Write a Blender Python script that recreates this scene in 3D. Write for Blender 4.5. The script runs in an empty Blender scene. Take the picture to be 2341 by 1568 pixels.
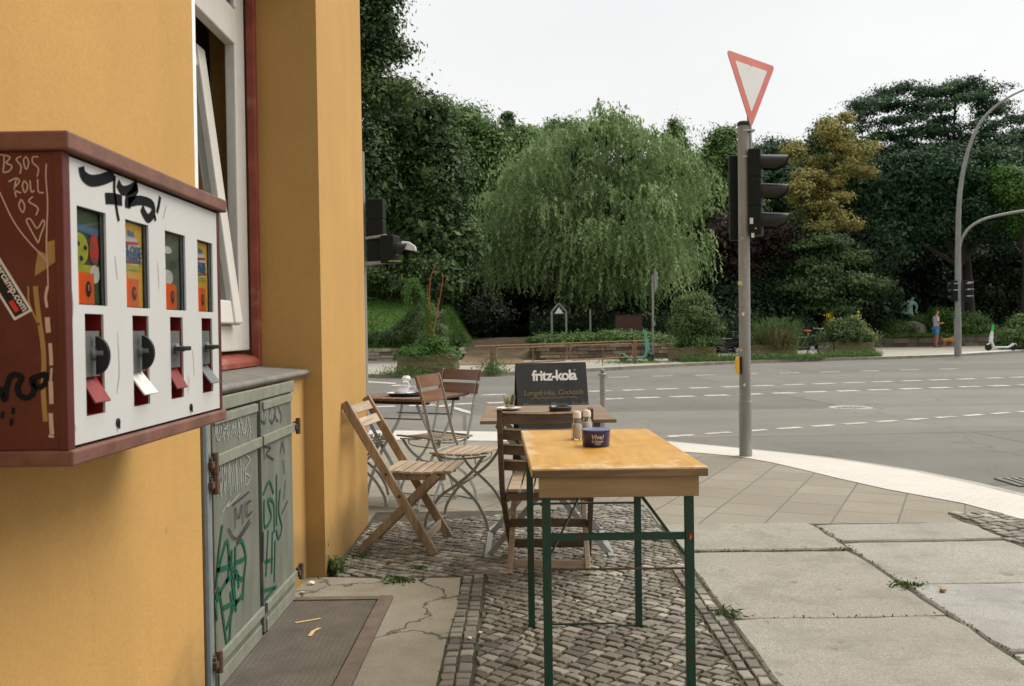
import bpy, bmesh, math, random
import numpy as np
from mathutils import Vector, Matrix, Euler
R = math.radians
sc = bpy.context.scene
COL = sc.collection
# ---------------------------------------------------------------- camera
CAM_H, FPX, CX, CY = 1.18, 2081.0, 1170.5, 784.2
PITCH, YAW, ROLL = R(-0.80), R(-0.38), R(0.85)
fw = Vector((math.sin(YAW)*math.cos(PITCH), math.cos(YAW)*math.cos(PITCH), math.sin(PITCH)))
rt0 = fw.cross(Vector((0, 0, 1))).normalized()
up0 = rt0.cross(fw)
rt = rt0*math.cos(ROLL) - up0*math.sin(ROLL)
up = up0*math.cos(ROLL) + rt0*math.sin(ROLL)
cd = bpy.data.cameras.new('camera'); cam = bpy.data.objects.new('camera', cd); COL.objects.link(cam)
m = Matrix((rt, up, -fw)).transposed().to_4x4(); m.translation = (0, 0, CAM_H)
cam.matrix_world = m
cd.sensor_width = 36; cd.lens = FPX/2341*36; cd.clip_start = 0.05; cd.clip_end = 1500
cd.dof.use_dof = True; cd.dof.focus_distance = 3.6; cd.dof.aperture_fstop = 9
sc.camera = cam
# ---------------------------------------------------------------- sky, sun, exposure
SUN_EL, SUN_AZ = R(52), R(62)          # azimuth from +Y towards +X
w = bpy.data.worlds.new("World"); sc.world = w; w.use_nodes = True
nt = w.node_tree; nt.nodes.clear()
out = nt.nodes.new('ShaderNodeOutputWorld'); bg = nt.nodes.new('ShaderNodeBackground')
sk = nt.nodes.new('ShaderNodeTexSky'); sk.sky_type = 'NISHITA'; sk.sun_disc = False
sk.sun_elevation = SUN_EL; sk.sun_rotation = SUN_AZ; sk.dust_density = 4; sk.air_density = 1
hs = nt.nodes.new('ShaderNodeHueSaturation'); hs.inputs['Saturation'].default_value = 0.1
mx = nt.nodes.new('ShaderNodeMix'); mx.data_type = 'RGBA'; mx.inputs[0].default_value = 0.85
mx.inputs[7].default_value = (6.2, 6.25, 6.2, 1)
nt.links.new(sk.outputs[0], hs.inputs['Color']); nt.links.new(hs.outputs[0], mx.inputs[6])
tcw = nt.nodes.new('ShaderNodeTexCoord'); mpw = nt.nodes.new('ShaderNodeMapping'); mpw.inputs['Scale'].default_value = (1, 1, 2.5); nt.links.new(tcw.outputs['Generated'], mpw.inputs[0])
nw = nt.nodes.new('ShaderNodeTexNoise'); nw.inputs['Scale'].default_value = 1.6; nw.inputs['Detail'].default_value = 5; nt.links.new(mpw.outputs[0], nw.inputs['Vector'])
rw = nt.nodes.new('ShaderNodeValToRGB'); rw.color_ramp.elements[0].position = .3; rw.color_ramp.elements[0].color = (.88, .89, .91, 1); rw.color_ramp.elements[1].position = .7; rw.color_ramp.elements[1].color = (1.0, 1.0, 1.0, 1); nt.links.new(nw.outputs[0], rw.inputs[0])
mw = nt.nodes.new('ShaderNodeMix'); mw.data_type = 'RGBA'; mw.blend_type = 'MULTIPLY'; mw.inputs[0].default_value = 1; nt.links.new(mx.outputs[2], mw.inputs[6]); nt.links.new(rw.outputs[0], mw.inputs[7])
nt.links.new(mw.outputs[2], bg.inputs[0]); bg.inputs[1].default_value = 0.10
nt.links.new(bg.outputs[0], out.inputs[0])
sd = bpy.data.lights.new('sun', 'SUN'); sd.energy = 2.4; sd.angle = R(48); sd.color = (1, .95, .86)
so = bpy.data.objects.new('sun', sd); COL.objects.link(so)
sdir = Vector((math.sin(SUN_AZ)*math.cos(SUN_EL), math.cos(SUN_AZ)*math.cos(SUN_EL), math.sin(SUN_EL)))
so.rotation_euler = sdir.to_track_quat('Z', 'Y').to_euler(); so.location = sdir*60
sc.view_settings.view_transform = 'Standard'; sc.view_settings.look = 'None'
sc.view_settings.exposure = 0.66; sc.view_settings.gamma = 1.0
sc.cycles.max_bounces = 6; sc.cycles.diffuse_bounces = 3; sc.cycles.glossy_bounces = 3
sc.cycles.transmission_bounces = 6; sc.cycles.transparent_max_bounces = 8

# ---------------------------------------------------------------- photo measuring helpers (survey points on real surfaces)
def ray(u, v):
    return fw + rt*((u-CX)/FPX) - up*((v-CY)/FPX)
def G(u, v, z=0.0):
    d = ray(u, v); t = (z-CAM_H)/d.z; return Vector((d.x*t, d.y*t, z))
def PY(u, v, Y):
    d = ray(u, v); t = Y/d.y; return Vector((d.x*t, Y, CAM_H+d.z*t))
def PX(u, v, X):
    d = ray(u, v); t = X/d.x; return Vector((X, d.y*t, CAM_H+d.z*t))
def crop(x0, y0, x1, W):
    s = (x1-x0)/W*0.65428
    return lambda x, y: (x0*0.65428+x*s, y0*0.65428+y*s)
C_cab = crop(0, 400, 900, 2341); C_cab2 = crop(0, 1000, 900, 2171); C_door = crop(700, 1300, 1100, 784)
C_side = crop(0, 850, 300, 1568)

# ---------------------------------------------------------------- materials
def new_mat(name):
    m = bpy.data.materials.new(name); m.use_nodes = True
    return m, m.node_tree, m.node_tree.nodes['Principled BSDF']
def N(nt, t, **kw):
    n = nt.nodes.new(t)
    for k, v in kw.items(): setattr(n, k, v)
    return n
def mixc(nt, fac, a, b, mode='MIX'):
    n = N(nt, 'ShaderNodeMix', data_type='RGBA', blend_type=mode)
    for i, x in ((0, fac), (6, a), (7, b)):
        if hasattr(x, 'links'): nt.links.new(x, n.inputs[i])
        else: n.inputs[i].default_value = (*x, 1) if isinstance(x, (tuple, list)) else x
    return n.outputs[2]
def ramp(nt, src, pts):
    n = N(nt, 'ShaderNodeValToRGB'); e = n.color_ramp.elements
    while len(e) < len(pts): e.new(0.5)
    for el, (p, c) in zip(e, pts):
        el.position = p; el.color = (c, c, c, 1) if isinstance(c, (int, float)) else (*c, 1)
    nt.links.new(src, n.inputs[0]); return n.outputs[0]
def noise(nt, scale, detail=4, rough=.6, stretch=(1, 1, 1), coord='Object', rot=(0, 0, 0), dist=0):
    tc = N(nt, 'ShaderNodeTexCoord'); mp = N(nt, 'ShaderNodeMapping')
    mp.inputs['Scale'].default_value = stretch; mp.inputs['Rotation'].default_value = rot
    nt.links.new(tc.outputs[coord], mp.inputs[0])
    n = N(nt, 'ShaderNodeTexNoise'); n.inputs['Scale'].default_value = scale
    n.inputs['Detail'].default_value = detail; n.inputs['Roughness'].default_value = rough
    n.inputs['Distortion'].default_value = dist
    nt.links.new(mp.outputs[0], n.inputs['Vector']); return n.outputs[0]
def bump(nt, bs, h, strength, dist=.01):
    b = N(nt, 'ShaderNodeBump'); b.inputs['Strength'].default_value = strength; b.inputs['Distance'].default_value = dist
    nt.links.new(h, b.inputs['Height']); nt.links.new(b.outputs[0], bs.inputs['Normal'])
def mul(c, k): return tuple(min(1, x*k) for x in c)
def M(name, c, rough=.6, metal=0, var=.18, scale=9, stretch=(1, 1, 1), dirt=None, dscale=3, dlo=.55, dhi=.75, bmp=.15, bscale=60, spec=.5, bd=.003):
    m, nt, bs = new_mat(name)
    n1 = noise(nt, scale, 5, .6, stretch)
    col = mixc(nt, ramp(nt, n1, [(.3, 0), (.7, 1)]), mul(c, 1-var), mul(c, 1+var))
    if dirt:
        n2 = noise(nt, dscale, 6, .65, stretch)
        col = mixc(nt, ramp(nt, n2, [(dlo, 0), (dhi, 1)]), col, dirt)
    nt.links.new(col, bs.inputs['Base Color'])
    bs.inputs['Roughness'].default_value = rough; bs.inputs['Metallic'].default_value = metal
    bs.inputs['Specular IOR Level'].default_value = spec
    if bmp: bump(nt, bs, noise(nt, bscale, 3, .6, stretch), bmp, bd)
    return m
def wood(name, c, dark, rough=.6, axis=0, grain=5.0, var=.25, dirt=.35):
    m, nt, bs = new_mat(name)
    st = [14, 14, 14]; st[axis] = 1.2
    g = noise(nt, grain, 6, .7, st, dist=.6)
    col = mixc(nt, ramp(nt, g, [(.32, 0), (.68, 1)]), dark, c)
    g2 = noise(nt, 3.5, 5, .7, (1, 1, 1))
    col = mixc(nt, ramp(nt, g2, [(.48, 0), (.72, dirt)]), col, mul(dark, .6))
    oi = N(nt, 'ShaderNodeTexCoord')
    nt.links.new(col, bs.inputs['Base Color']); bs.inputs['Roughness'].default_value = rough
    bump(nt, bs, g, .35, .002)
    return m
def plaster(name, c):
    m, nt, bs = new_mat(name)
    n1 = noise(nt, 1.1, 5, .6); n2 = noise(nt, 3.0, 6, .65, (1, 1, .15)); n3 = noise(nt, 260, 2, .5)
    col = mixc(nt, ramp(nt, n1, [(.3, 0), (.7, 1)]), mul(c, .90), mul(c, 1.07))
    col = mixc(nt, ramp(nt, n2, [(.46, 0), (.8, .36)]), col, mul(c, .68))
    # splash dirt close to the pavement (stains that stay put)
    tc = N(nt, 'ShaderNodeTexCoord'); sp = N(nt, 'ShaderNodeSeparateXYZ'); nt.links.new(tc.outputs['Object'], sp.inputs[0])
    ad = N(nt, 'ShaderNodeMath', operation='ADD'); nt.links.new(sp.outputs[2], ad.inputs[0])
    nn = N(nt, 'ShaderNodeMath', operation='MULTIPLY'); nn.inputs[1].default_value = -.35
    nt.links.new(noise(nt, 6, 6, .7), nn.inputs[0]); nt.links.new(nn.outputs[0], ad.inputs[1])
    col = mixc(nt, ramp(nt, ad.outputs[0], [(-.10, .6), (.14, 0)]), col, (.20, .135, .06))
    col = mixc(nt, ramp(nt, noise(nt, 110, 3, .75), [(.35, .0), (.68, .34)]), col, mul(c, .66))
    tcc = N(nt, 'ShaderNodeTexCoord'); nzz = N(nt, 'ShaderNodeTexNoise'); nzz.inputs['Scale'].default_value = 2.5; nzz.inputs['Detail'].default_value = 8; nt.links.new(tcc.outputs['Object'], nzz.inputs[0])
    vaa = N(nt, 'ShaderNodeVectorMath', operation='MULTIPLY_ADD'); vaa.inputs[1].default_value = (1.2, 1.2, 1.2); nt.links.new(nzz.outputs[1], vaa.inputs[0]); nt.links.new(tcc.outputs['Object'], vaa.inputs[2])
    voo = N(nt, 'ShaderNodeTexVoronoi', feature='DISTANCE_TO_EDGE'); voo.inputs['Scale'].default_value = .8; nt.links.new(vaa.outputs[0], voo.inputs['Vector'])
    col = mixc(nt, ramp(nt, voo.outputs[0], [(0, .16), (.0022, 0)]), col, mul(c, .45))
    # pits and scuffs
    v = noise(nt, 7, 2, .4)
    col = mixc(nt, ramp(nt, v, [(.80, 0), (.83, .35)]), col, (.2, .15, .1))
    nt.links.new(col, bs.inputs['Base Color']); bs.inputs['Roughness'].default_value = .92
    bs.inputs['Specular IOR Level'].default_value = .2
    mm = N(nt, 'ShaderNodeMath', operation='MULTIPLY_ADD'); mm.inputs[1].default_value = .5
    nt.links.new(n3, mm.inputs[0]); nt.links.new(noise(nt, 9, 4, .6), mm.inputs[2])
    bump(nt, bs, mm.outputs[0], .25, .006)
    return m
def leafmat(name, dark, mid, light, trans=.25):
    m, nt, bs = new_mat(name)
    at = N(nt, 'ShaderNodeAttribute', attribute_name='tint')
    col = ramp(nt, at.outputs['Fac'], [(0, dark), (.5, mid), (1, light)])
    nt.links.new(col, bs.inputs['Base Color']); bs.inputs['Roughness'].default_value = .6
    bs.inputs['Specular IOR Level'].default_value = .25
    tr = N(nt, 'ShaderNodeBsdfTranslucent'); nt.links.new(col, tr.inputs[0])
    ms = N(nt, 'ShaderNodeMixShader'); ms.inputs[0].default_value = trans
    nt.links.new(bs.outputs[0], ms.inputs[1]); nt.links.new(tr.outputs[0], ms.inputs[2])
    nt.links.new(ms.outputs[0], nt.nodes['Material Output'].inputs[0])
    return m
def glassmat(name, tint=(.95, .97, .97), rough=.03, alpha=None):
    m, nt, bs = new_mat(name)
    bs.inputs['Base Color'].default_value = (*tint, 1); bs.inputs['Roughness'].default_value = rough
    bs.inputs['Transmission Weight'].default_value = 1; bs.inputs['IOR'].default_value = 1.45
    return m
def flat(name, c, rough=.7, metal=0, spec=.3):
    return M(name, c, rough, metal, var=.08, scale=30, bmp=0, spec=spec)

# ---------------------------------------------------------------- mesh building
class MB:
    def __init__(s): s.v = []; s.f = []
    def add(s, vs, fs):
        o = len(s.v); s.v += [tuple(x) for x in vs]; s.f += [tuple(i+o for i in f) for f in fs]; return s
    def box(s, c, d, rot=None):
        c = Vector(c); hx, hy, hz = d[0]/2, d[1]/2, d[2]/2
        vs = [Vector((x, y, z)) for x in (-hx, hx) for y in (-hy, hy) for z in (-hz, hz)]
        if rot is not None: vs = [rot @ v for v in vs]
        return s.add([v+c for v in vs], [(0, 1, 3, 2), (4, 6, 7, 5), (0, 4, 5, 1), (2, 3, 7, 6), (0, 2, 6, 4), (1, 5, 7, 3)])
    def box2(s, a, b):
        a, b = Vector(a), Vector(b); return s.box((a+b)/2, [abs(x) for x in (b-a)])
    def bar(s, p, q, w, t, side=(0, 1, 0)):
        """flat bar from p to q: w wide along side, t thick across"""
        p, q = Vector(p), Vector(q); d = (q-p).normalized(); sd = Vector(side); sd = (sd-d*sd.dot(d)).normalized()
        n = d.cross(sd); vs = []
        for e in (p, q):
            for a, b in ((-1, -1), (1, -1), (1, 1), (-1, 1)): vs.append(e+sd*(a*w/2)+n*(b*t/2))
        return s.add(vs, [(3, 2, 1, 0), (4, 5, 6, 7), (0, 1, 5, 4), (1, 2, 6, 5), (2, 3, 7, 6), (3, 0, 4, 7)])
    def strip(s, pts, w, t, side=(0, 1, 0)):
        """flat bar swept along a polyline, w along side"""
        pts = [Vector(p) for p in pts]; sd = Vector(side).normalized(); vs = []; n = len(pts)
        for i, p in enumerate(pts):
            d = (pts[min(i+1, n-1)]-pts[max(i-1, 0)]).normalized(); nn = d.cross(sd).normalized()
            for a, b in ((-1, -1), (1, -1), (1, 1), (-1, 1)): vs.append(p+sd*(a*w/2)+nn*(b*t/2))
        fs = [(3, 2, 1, 0), tuple(4*(n-1)+k for k in range(4))]
        for i in range(n-1):
            for k in range(4): fs.append((4*i+k, 4*i+(k+1) % 4, 4*i+4+(k+1) % 4, 4*i+4+k))
        return s.add(vs, fs)
    def tube(s, pts, r, n=8, cap=True):
        pts = [Vector(p) for p in pts]; m_ = len(pts); rs = r if isinstance(r, (list, tuple)) else [r]*m_
        vs = []; prev = None
        for i, p in enumerate(pts):
            d = (pts[min(i+1, m_-1)]-pts[max(i-1, 0)]).normalized()
            if prev is None:
                a = Vector((0, 0, 1)) if abs(d.z) < .9 else Vector((1, 0, 0)); x = d.cross(a).normalized()
            else: x = (prev-d*prev.dot(d)).normalized()
            prev = x; y = d.cross(x)
            for k in range(n):
                th = 2*math.pi*k/n; vs.append(p+(x*math.cos(th)+y*math.sin(th))*rs[i])
        fs = []
        for i in range(m_-1):
            for k in range(n): fs.append((i*n+k, i*n+(k+1) % n, (i+1)*n+(k+1) % n, (i+1)*n+k))
        if cap: fs += [tuple(range(n-1, -1, -1)), tuple((m_-1)*n+k for k in range(n))]
        return s.add(vs, fs)
    def lathe(s, prof, c=(0, 0, 0), n=24, rot=None, sy=1):
        c = Vector(c); vs = []; fs = []
        for (r, z) in prof:
            for k in range(n):
                th = 2*math.pi*k/n; v = Vector((r*math.cos(th), sy*r*math.sin(th), z))
                vs.append((rot @ v if rot is not None else v)+c)
        for i in range(len(prof)-1):
            for k in range(n): fs.append((i*n+k, i*n+(k+1) % n, (i+1)*n+(k+1) % n, (i+1)*n+k))
        if prof[0][0] > 1e-5: fs.append(tuple(range(n-1, -1, -1)))
        if prof[-1][0] > 1e-5: fs.append(tuple((len(prof)-1)*n+k for k in range(n)))
        return s.add(vs, fs)
    def prism(s, poly, off):
        poly = [Vector(p) for p in poly]; off = Vector(off); n = len(poly)
        fs = [tuple(range(n)), tuple(range(2*n-1, n-1, -1))]+[(i, n+i, n+(i+1) % n, (i+1) % n) for i in range(n)]
        return s.add(poly+[p+off for p in poly], fs)
    def face(s, pts): return s.add(pts, [tuple(range(len(pts)))])
    def ribbon(s, pts, wd, nrm, lift=.001, taper=False):
        """paint stroke: a thin band laid on a surface whose normal is nrm"""
        pts = [Vector(p) for p in pts]; nn = Vector(nrm).normalized(); m_ = len(pts); vs = []
        if m_ < 2: return s
        for i, p in enumerate(pts):
            d = pts[min(i+1, m_-1)]-pts[max(i-1, 0)]
            if d.length < 1e-9: d = Vector((0, 0, 1))
            sd = d.normalized().cross(nn).normalized(); ww = wd[i] if isinstance(wd, (list, tuple)) else wd
            if taper: ww *= .55+.45*math.sin(math.pi*(i+.6)/(m_+.2))
            vs += [p+sd*ww/2+nn*lift, p-sd*ww/2+nn*lift]
        return s.add(vs, [(2*i, 2*i+1, 2*i+3, 2*i+2) for i in range(m_-1)])
    def build(s, name, mat, parent=None, smooth=False, bevel=0, world=True, fix=True):
        me = bpy.data.meshes.new(name); vs = s.v
        if parent is not None and world:
            root = parent
            while root.parent: root = root.parent
            l = root.location; vs = [(a-l.x, b-l.y, c-l.z) for a, b, c in vs]
        me.from_pydata(vs, [], s.f); me.update()
        if fix:
            bm = bmesh.new(); bm.from_mesh(me); bmesh.ops.recalc_face_normals(bm, faces=bm.faces); bm.to_mesh(me); bm.free()
        o = bpy.data.objects.new(name, me); COL.objects.link(o); me.materials.append(mat)
        if parent is not None: o.parent = parent
        if smooth:
            me.polygons.foreach_set('use_smooth', [True]*len(me.polygons))
            try: me.set_sharp_from_angle(angle=R(40))
            except Exception: pass
        if bevel:
            b = o.modifiers.new('bevel', 'BEVEL'); b.width = bevel; b.segments = 2; b.limit_method = 'ANGLE'; b.angle_limit = R(35)
        return o
def thing(name, label, cat, loc=(0, 0, 0), yaw=0, group=None):
    o = bpy.data.objects.new(name, None); COL.objects.link(o); o.location = loc; o.rotation_euler = (0, 0, yaw)
    o.empty_display_size = .1; o['label'] = label; o['category'] = cat
    if group: o['group'] = group
    return o
def tag(o, label, cat, group=None):
    o['label'] = label; o['category'] = cat
    if group: o['group'] = group
    return o
def struct(o, kind='structure'): o['kind'] = kind; return o
def dup(root, loc, yaw, label=None):
    r = root.copy(); COL.objects.link(r); r.location = loc; r.rotation_euler = (0, 0, yaw)
    if label: r['label'] = label
    for ch in list(root.children):
        c = ch.copy(); COL.objects.link(c); c.parent = r
        for g in list(ch.children):
            d = g.copy(); COL.objects.link(d); d.parent = c
    return r
def text_mesh(txt, size, mat, name, parent, M4, offset=0.0, shear=0.0, spacing=1.0, extrude=.0004):
    cu = bpy.data.curves.new(name, 'FONT'); cu.body = txt; cu.size = size; cu.offset = offset; cu.shear = shear
    cu.space_character = spacing; cu.extrude = extrude; cu.align_x = 'CENTER'; cu.align_y = 'CENTER'
    t = bpy.data.objects.new(name+'_tmp', cu); COL.objects.link(t)
    dg = bpy.context.evaluated_depsgraph_get(); me = bpy.data.meshes.new_from_object(t.evaluated_get(dg))
    bpy.data.objects.remove(t); bpy.data.curves.remove(cu)
    root = parent
    while root and root.parent: root = root.parent
    if root: M4 = Matrix.Translation(-root.location) @ M4
    me.transform(M4); me.name = name
    o = bpy.data.objects.new(name, me); COL.objects.link(o); me.materials.clear(); me.materials.append(mat)
    if parent: o.parent = parent
    return o
def frame4(o, x, y, z):
    m = Matrix((Vector(x).normalized(), Vector(y).normalized(), Vector(z).normalized())).transposed().to_4x4()
    m.translation = o; return m
def smoothpts(pts, k=4):
    """Catmull-Rom through points"""
    P = [Vector(p) for p in pts]
    if len(P) < 3: return P
    Q = [P[0]*2-P[1]]+P+[P[-1]*2-P[-2]]; o = []
    for i in range(1, len(Q)-2):
        a, b, c, d = Q[i-1:i+3]
        for j in range(k):
            t = j/k; o.append(.5*((2*b)+(c-a)*t+(2*a-5*b+4*c-d)*t*t+(3*b-a-3*c+d)*t**3))
    o.append(P[-1]); return o
# ================================================================ GROUND AND ROAD
rng = random.Random(7)
def asphalt(name, c, big=.12):
    m, nt, bs = new_mat(name)
    a = noise(nt, 260, 2, .5); b = noise(nt, .55, 5, .65); cc = noise(nt, 2.2, 5, .6, (1, .25, 1), rot=(0, 0, .3))
    col = mixc(nt, ramp(nt, a, [(.3, 0), (.7, 1)]), mul(c, .78), mul(c, 1.25))
    col = mixc(nt, ramp(nt, b, [(.35, 0), (.65, 1)]), mixc(nt, .7, col, mul(c, 1-big*2), 'MIX'), col)
    col = mixc(nt, ramp(nt, cc, [(.5, 0), (.75, .35)]), col, mul(c, .7))
    tr_ = noise(nt, 1.0, 3, .5, (.04, .9, 1), rot=(0, 0, .03)); col = mixc(nt, ramp(nt, tr_, [(.45, 0), (.62, .30)]), col, mul(c, .62))
    pa_ = N(nt, 'ShaderNodeTexBrick'); pa_.inputs['Scale'].default_value = 1; pa_.inputs['Brick Width'].default_value = 9; pa_.inputs['Row Height'].default_value = 3.3; pa_.inputs['Mortar Size'].default_value = .025; pa_.offset = .37
    tq = N(nt, 'ShaderNodeTexCoord'); mq = N(nt, 'ShaderNodeMapping'); mq.inputs['Rotation'].default_value = (0, 0, -.06); nt.links.new(tq.outputs['Object'], mq.inputs[0]); nt.links.new(mq.outputs[0], pa_.inputs[0])
    pa_.inputs['Color1'].default_value = (1, 1, 1, 1); pa_.inputs['Color2'].default_value = (.76, .76, .78, 1); pa_.inputs['Mortar'].default_value = (.55, .55, .55, 1)
    col = mixc(nt, 1.0, col, pa_.outputs[0], 'MULTIPLY')
    ol = noise(nt, .8, 3, .5); col = mixc(nt, ramp(nt, ol, [(.68, 0), (.74, .35)]), col, mul(c, .45))
    # fine cracks
    vo = N(nt, 'ShaderNodeTexVoronoi', feature='DISTANCE_TO_EDGE'); vo.inputs['Scale'].default_value = .35
    tc = N(nt, 'ShaderNodeTexCoord'); mp = N(nt, 'ShaderNodeMapping'); nt.links.new(tc.outputs['Object'], mp.inputs[0])
    nz = N(nt, 'ShaderNodeTexNoise'); nz.inputs['Scale'].default_value = 1.3; nz.inputs['Detail'].default_value = 6; nt.links.new(tc.outputs['Object'], nz.inputs[0])
    va = N(nt, 'ShaderNodeVectorMath', operation='MULTIPLY_ADD'); va.inputs[1].default_value = (1.5, 1.5, 0)
    nt.links.new(nz.outputs[1], va.inputs[0]); nt.links.new(mp.outputs[0], va.inputs[2]); nt.links.new(va.outputs[0], vo.inputs['Vector'])
    col = mixc(nt, ramp(nt, vo.outputs[0], [(.0, .6), (.006, 0)]), col, mul(c, .4))
    nt.links.new(col, bs.inputs['Base Color']); bs.inputs['Roughness'].default_value = .85
    bs.inputs['Specular IOR Level'].default_value = .35
    bump(nt, bs, a, .4, .004)
    return m
asphalt_m = asphalt('asphalt', (.195, .184, .158))
earth_m = M('earth', (.09, .075, .05), .95, var=.3, scale=2, bscale=20, bmp=.5, bd=.03)
ZR = -.035
def poly_sheet(name, pts, z, mat, thick=0, kind='structure'):
    b = MB(); P = [(p[0], p[1], z) for p in pts]
    if thick: b.prism(P, (0, 0, -thick))
    else: b.face(P)
    return struct(b.build(name, mat), kind)
g = MB(); g.face([(-700, -300, -.3), (700, -300, -.3), (700, 900, -.3), (-700, 900, -.3)])
struct(g.build('ground', earth_m))
rd = MB(); rd.face([(-120, -40, ZR), (120, -40, ZR), (120, 60, ZR), (-120, 60, ZR)]); struct(rd.build('road', asphalt_m))
# near kerb curve (outer edge = road side) and inner edge of the pale granite band
outer = [(-60, 12.2), (-14, 11.6)]+[tuple(G(u, v).xy) for u, v in ((846, 984), (990, 985), (1139, 987), (1330, 994), (1430, 1000), (1530, 1010), (1618, 1018), (1707, 1027), (1803, 1037), (1899, 1048), (1992, 1062), (2085, 1077), (2201, 1101), (2341, 1135), (2520, 1185))]+[(6.4, 3.6), (8.3, 0), (9.2, -6), (9.4, -30)]
inner = [(-60, 11.4), (-14, 10.7)]+[tuple(G(u, v).xy) for u, v in ((846, 1005), (990, 1006), (1139, 1008), (1330, 1016), (1430, 1022), (1539, 1031), (1611, 1036), (1684, 1043), (1765, 1057), (1838, 1074), (1911, 1092), (2027, 1118), (2114, 1134), (2201, 1150), (2330, 1185))]+[(5.2, 3.2), (6.6, 0), (7.4, -6), (7.6, -30)]
def paver_mat():
    m, nt, bs = new_mat('pavers'); tc = N(nt, 'ShaderNodeTexCoord'); mp = N(nt, 'ShaderNodeMapping')
    mp.inputs['Rotation'].default_value = (0, 0, R(-64)); nt.links.new(tc.outputs['Object'], mp.inputs[0])
    br = N(nt, 'ShaderNodeTexBrick'); br.inputs['Scale'].default_value = 1; br.inputs['Brick Width'].default_value = .36
    br.inputs['Row Height'].default_value = .36; br.inputs['Mortar Size'].default_value = .006; br.offset = .5
    br.inputs['Mortar Smooth'].default_value = .3
    br.inputs['Color1'].default_value = (.245, .222, .17, 1); br.inputs['Color2'].default_value = (.19, .172, .13, 1)
    br.inputs['Mortar'].default_value = (.085, .075, .055, 1)
    nt.links.new(mp.outputs[0], br.inputs[0])
    n1 = noise(nt, 1.3, 6, .65); n2 = noise(nt, 150, 2, .5)
    col = mixc(nt, ramp(nt, n1, [(.35, .0), (.7, .75)]), br.outputs[0], (.16, .14, .10))
    col = mixc(nt, ramp(nt, n2, [(.3, 0), (.7, .25)]), col, (.4, .36, .3))
    nt.links.new(col, bs.inputs['Base Color']); bs.inputs['Roughness'].default_value = .88
    s_ = N(nt, 'ShaderNodeMath', operation='MULTIPLY_ADD'); s_.inputs[1].default_value = -1
    nt.links.new(br.outputs['Fac'], s_.inputs[0]); nt.links.new(ramp(nt, n2, [(0, 0), (1, .25)]), s_.inputs[2])
    bump(nt, bs, s_.outputs[0], .8, .006)
    return m
side_pts = inner+[(-60, -30)]
poly_sheet('sidewalk', side_pts, -.004, paver_mat(), .03)
band_m = M('pale granite', (.66, .635, .585), .8, var=.12, scale=90, dirt=(.45, .41, .35), dscale=5, dlo=.5, dhi=.75, bscale=200, bmp=.3)
def small_setts(name, c1, c2, mort, sx, sy, rot=0, ms=.004):
    m, nt, bs = new_mat(name); tc = N(nt, 'ShaderNodeTexCoord'); mp = N(nt, 'ShaderNodeMapping')
    mp.inputs['Rotation'].default_value = (0, 0, rot); nt.links.new(tc.outputs['Object'], mp.inputs[0])
    nz = N(nt, 'ShaderNodeTexNoise'); nz.inputs['Scale'].default_value = 14; nt.links.new(tc.outputs['Object'], nz.inputs[0])
    va = N(nt, 'ShaderNodeVectorMath', operation='MULTIPLY_ADD'); va.inputs[1].default_value = (.03, .03, 0)
    nt.links.new(nz.outputs[1], va.inputs[0]); nt.links.new(mp.outputs[0], va.inputs[2])
    br = N(nt, 'ShaderNodeTexBrick'); br.inputs['Scale'].default_value = 1; br.inputs['Brick Width'].default_value = sx
    br.inputs['Row Height'].default_value = sy; br.inputs['Mortar Size'].default_value = ms
    br.inputs['Color1'].default_value = (*c1, 1); br.inputs['Color2'].default_value = (*c2, 1); br.inputs['Mortar'].default_value = (*mort, 1)
    nt.links.new(va.outputs[0], br.inputs[0])
    col = mixc(nt, ramp(nt, noise(nt, 1.4, 5, .6), [(.4, 0), (.7, .5)]), br.outputs[0], mul(mort, 1.3))
    nt.links.new(col, bs.inputs['Base Color']); bs.inputs['Roughness'].default_value = .85
    iv = N(nt, 'ShaderNodeMath', operation='SUBTRACT'); iv.inputs[0].default_value = 1; nt.links.new(br.outputs['Fac'], iv.inputs[1])
    bump(nt, bs, iv.outputs[0], .6, .01)
    return m
band_m = small_setts('pale setts', (.53, .50, .455), (.50, .475, .43), (.475, .45, .405), .085, .075, .2, .005)
kb = MB(); n = len(outer)
A = [(x, y, .0) for x, y in outer]; B = [(x, y, .0) for x, y in inner]; A2 = [(x, y, -.1) for x, y in outer]
kb.add(A+B+A2, [(i, i+1, n+i+1, n+i) for i in range(n-1)]+[(i, 2*n+i, 2*n+i+1, i+1) for i in range(n-1)])
struct(kb.build('pale_stone_band', band_m))
# grey granite kerb edge along the band, road side
ke = MB(); A3 = []
for i, (x, y) in enumerate(outer):
    a = Vector(outer[max(i-1, 0)]); b_ = Vector(outer[min(i+1, n-1)]); t = (b_-a).normalized(); nn = Vector((-t.y, t.x))
    A3.append((x+nn.x*.13, y+nn.y*.13))
ke.add([(x, y, -.006) for x, y in outer]+[(x, y, -.012) for x, y in A3]+[(x, y, -.1) for x, y in A3],
       [(i, i+1, n+i+1, n+i) for i in range(n-1)]+[(n+i, n+i+1, 2*n+i+1, 2*n+i) for i in range(n-1)])
struct(ke.build('kerb', M('kerb granite', (.33, .31, .28), .85, var=.2, scale=60, dirt=(.2, .19, .16), bscale=150)))
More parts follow.
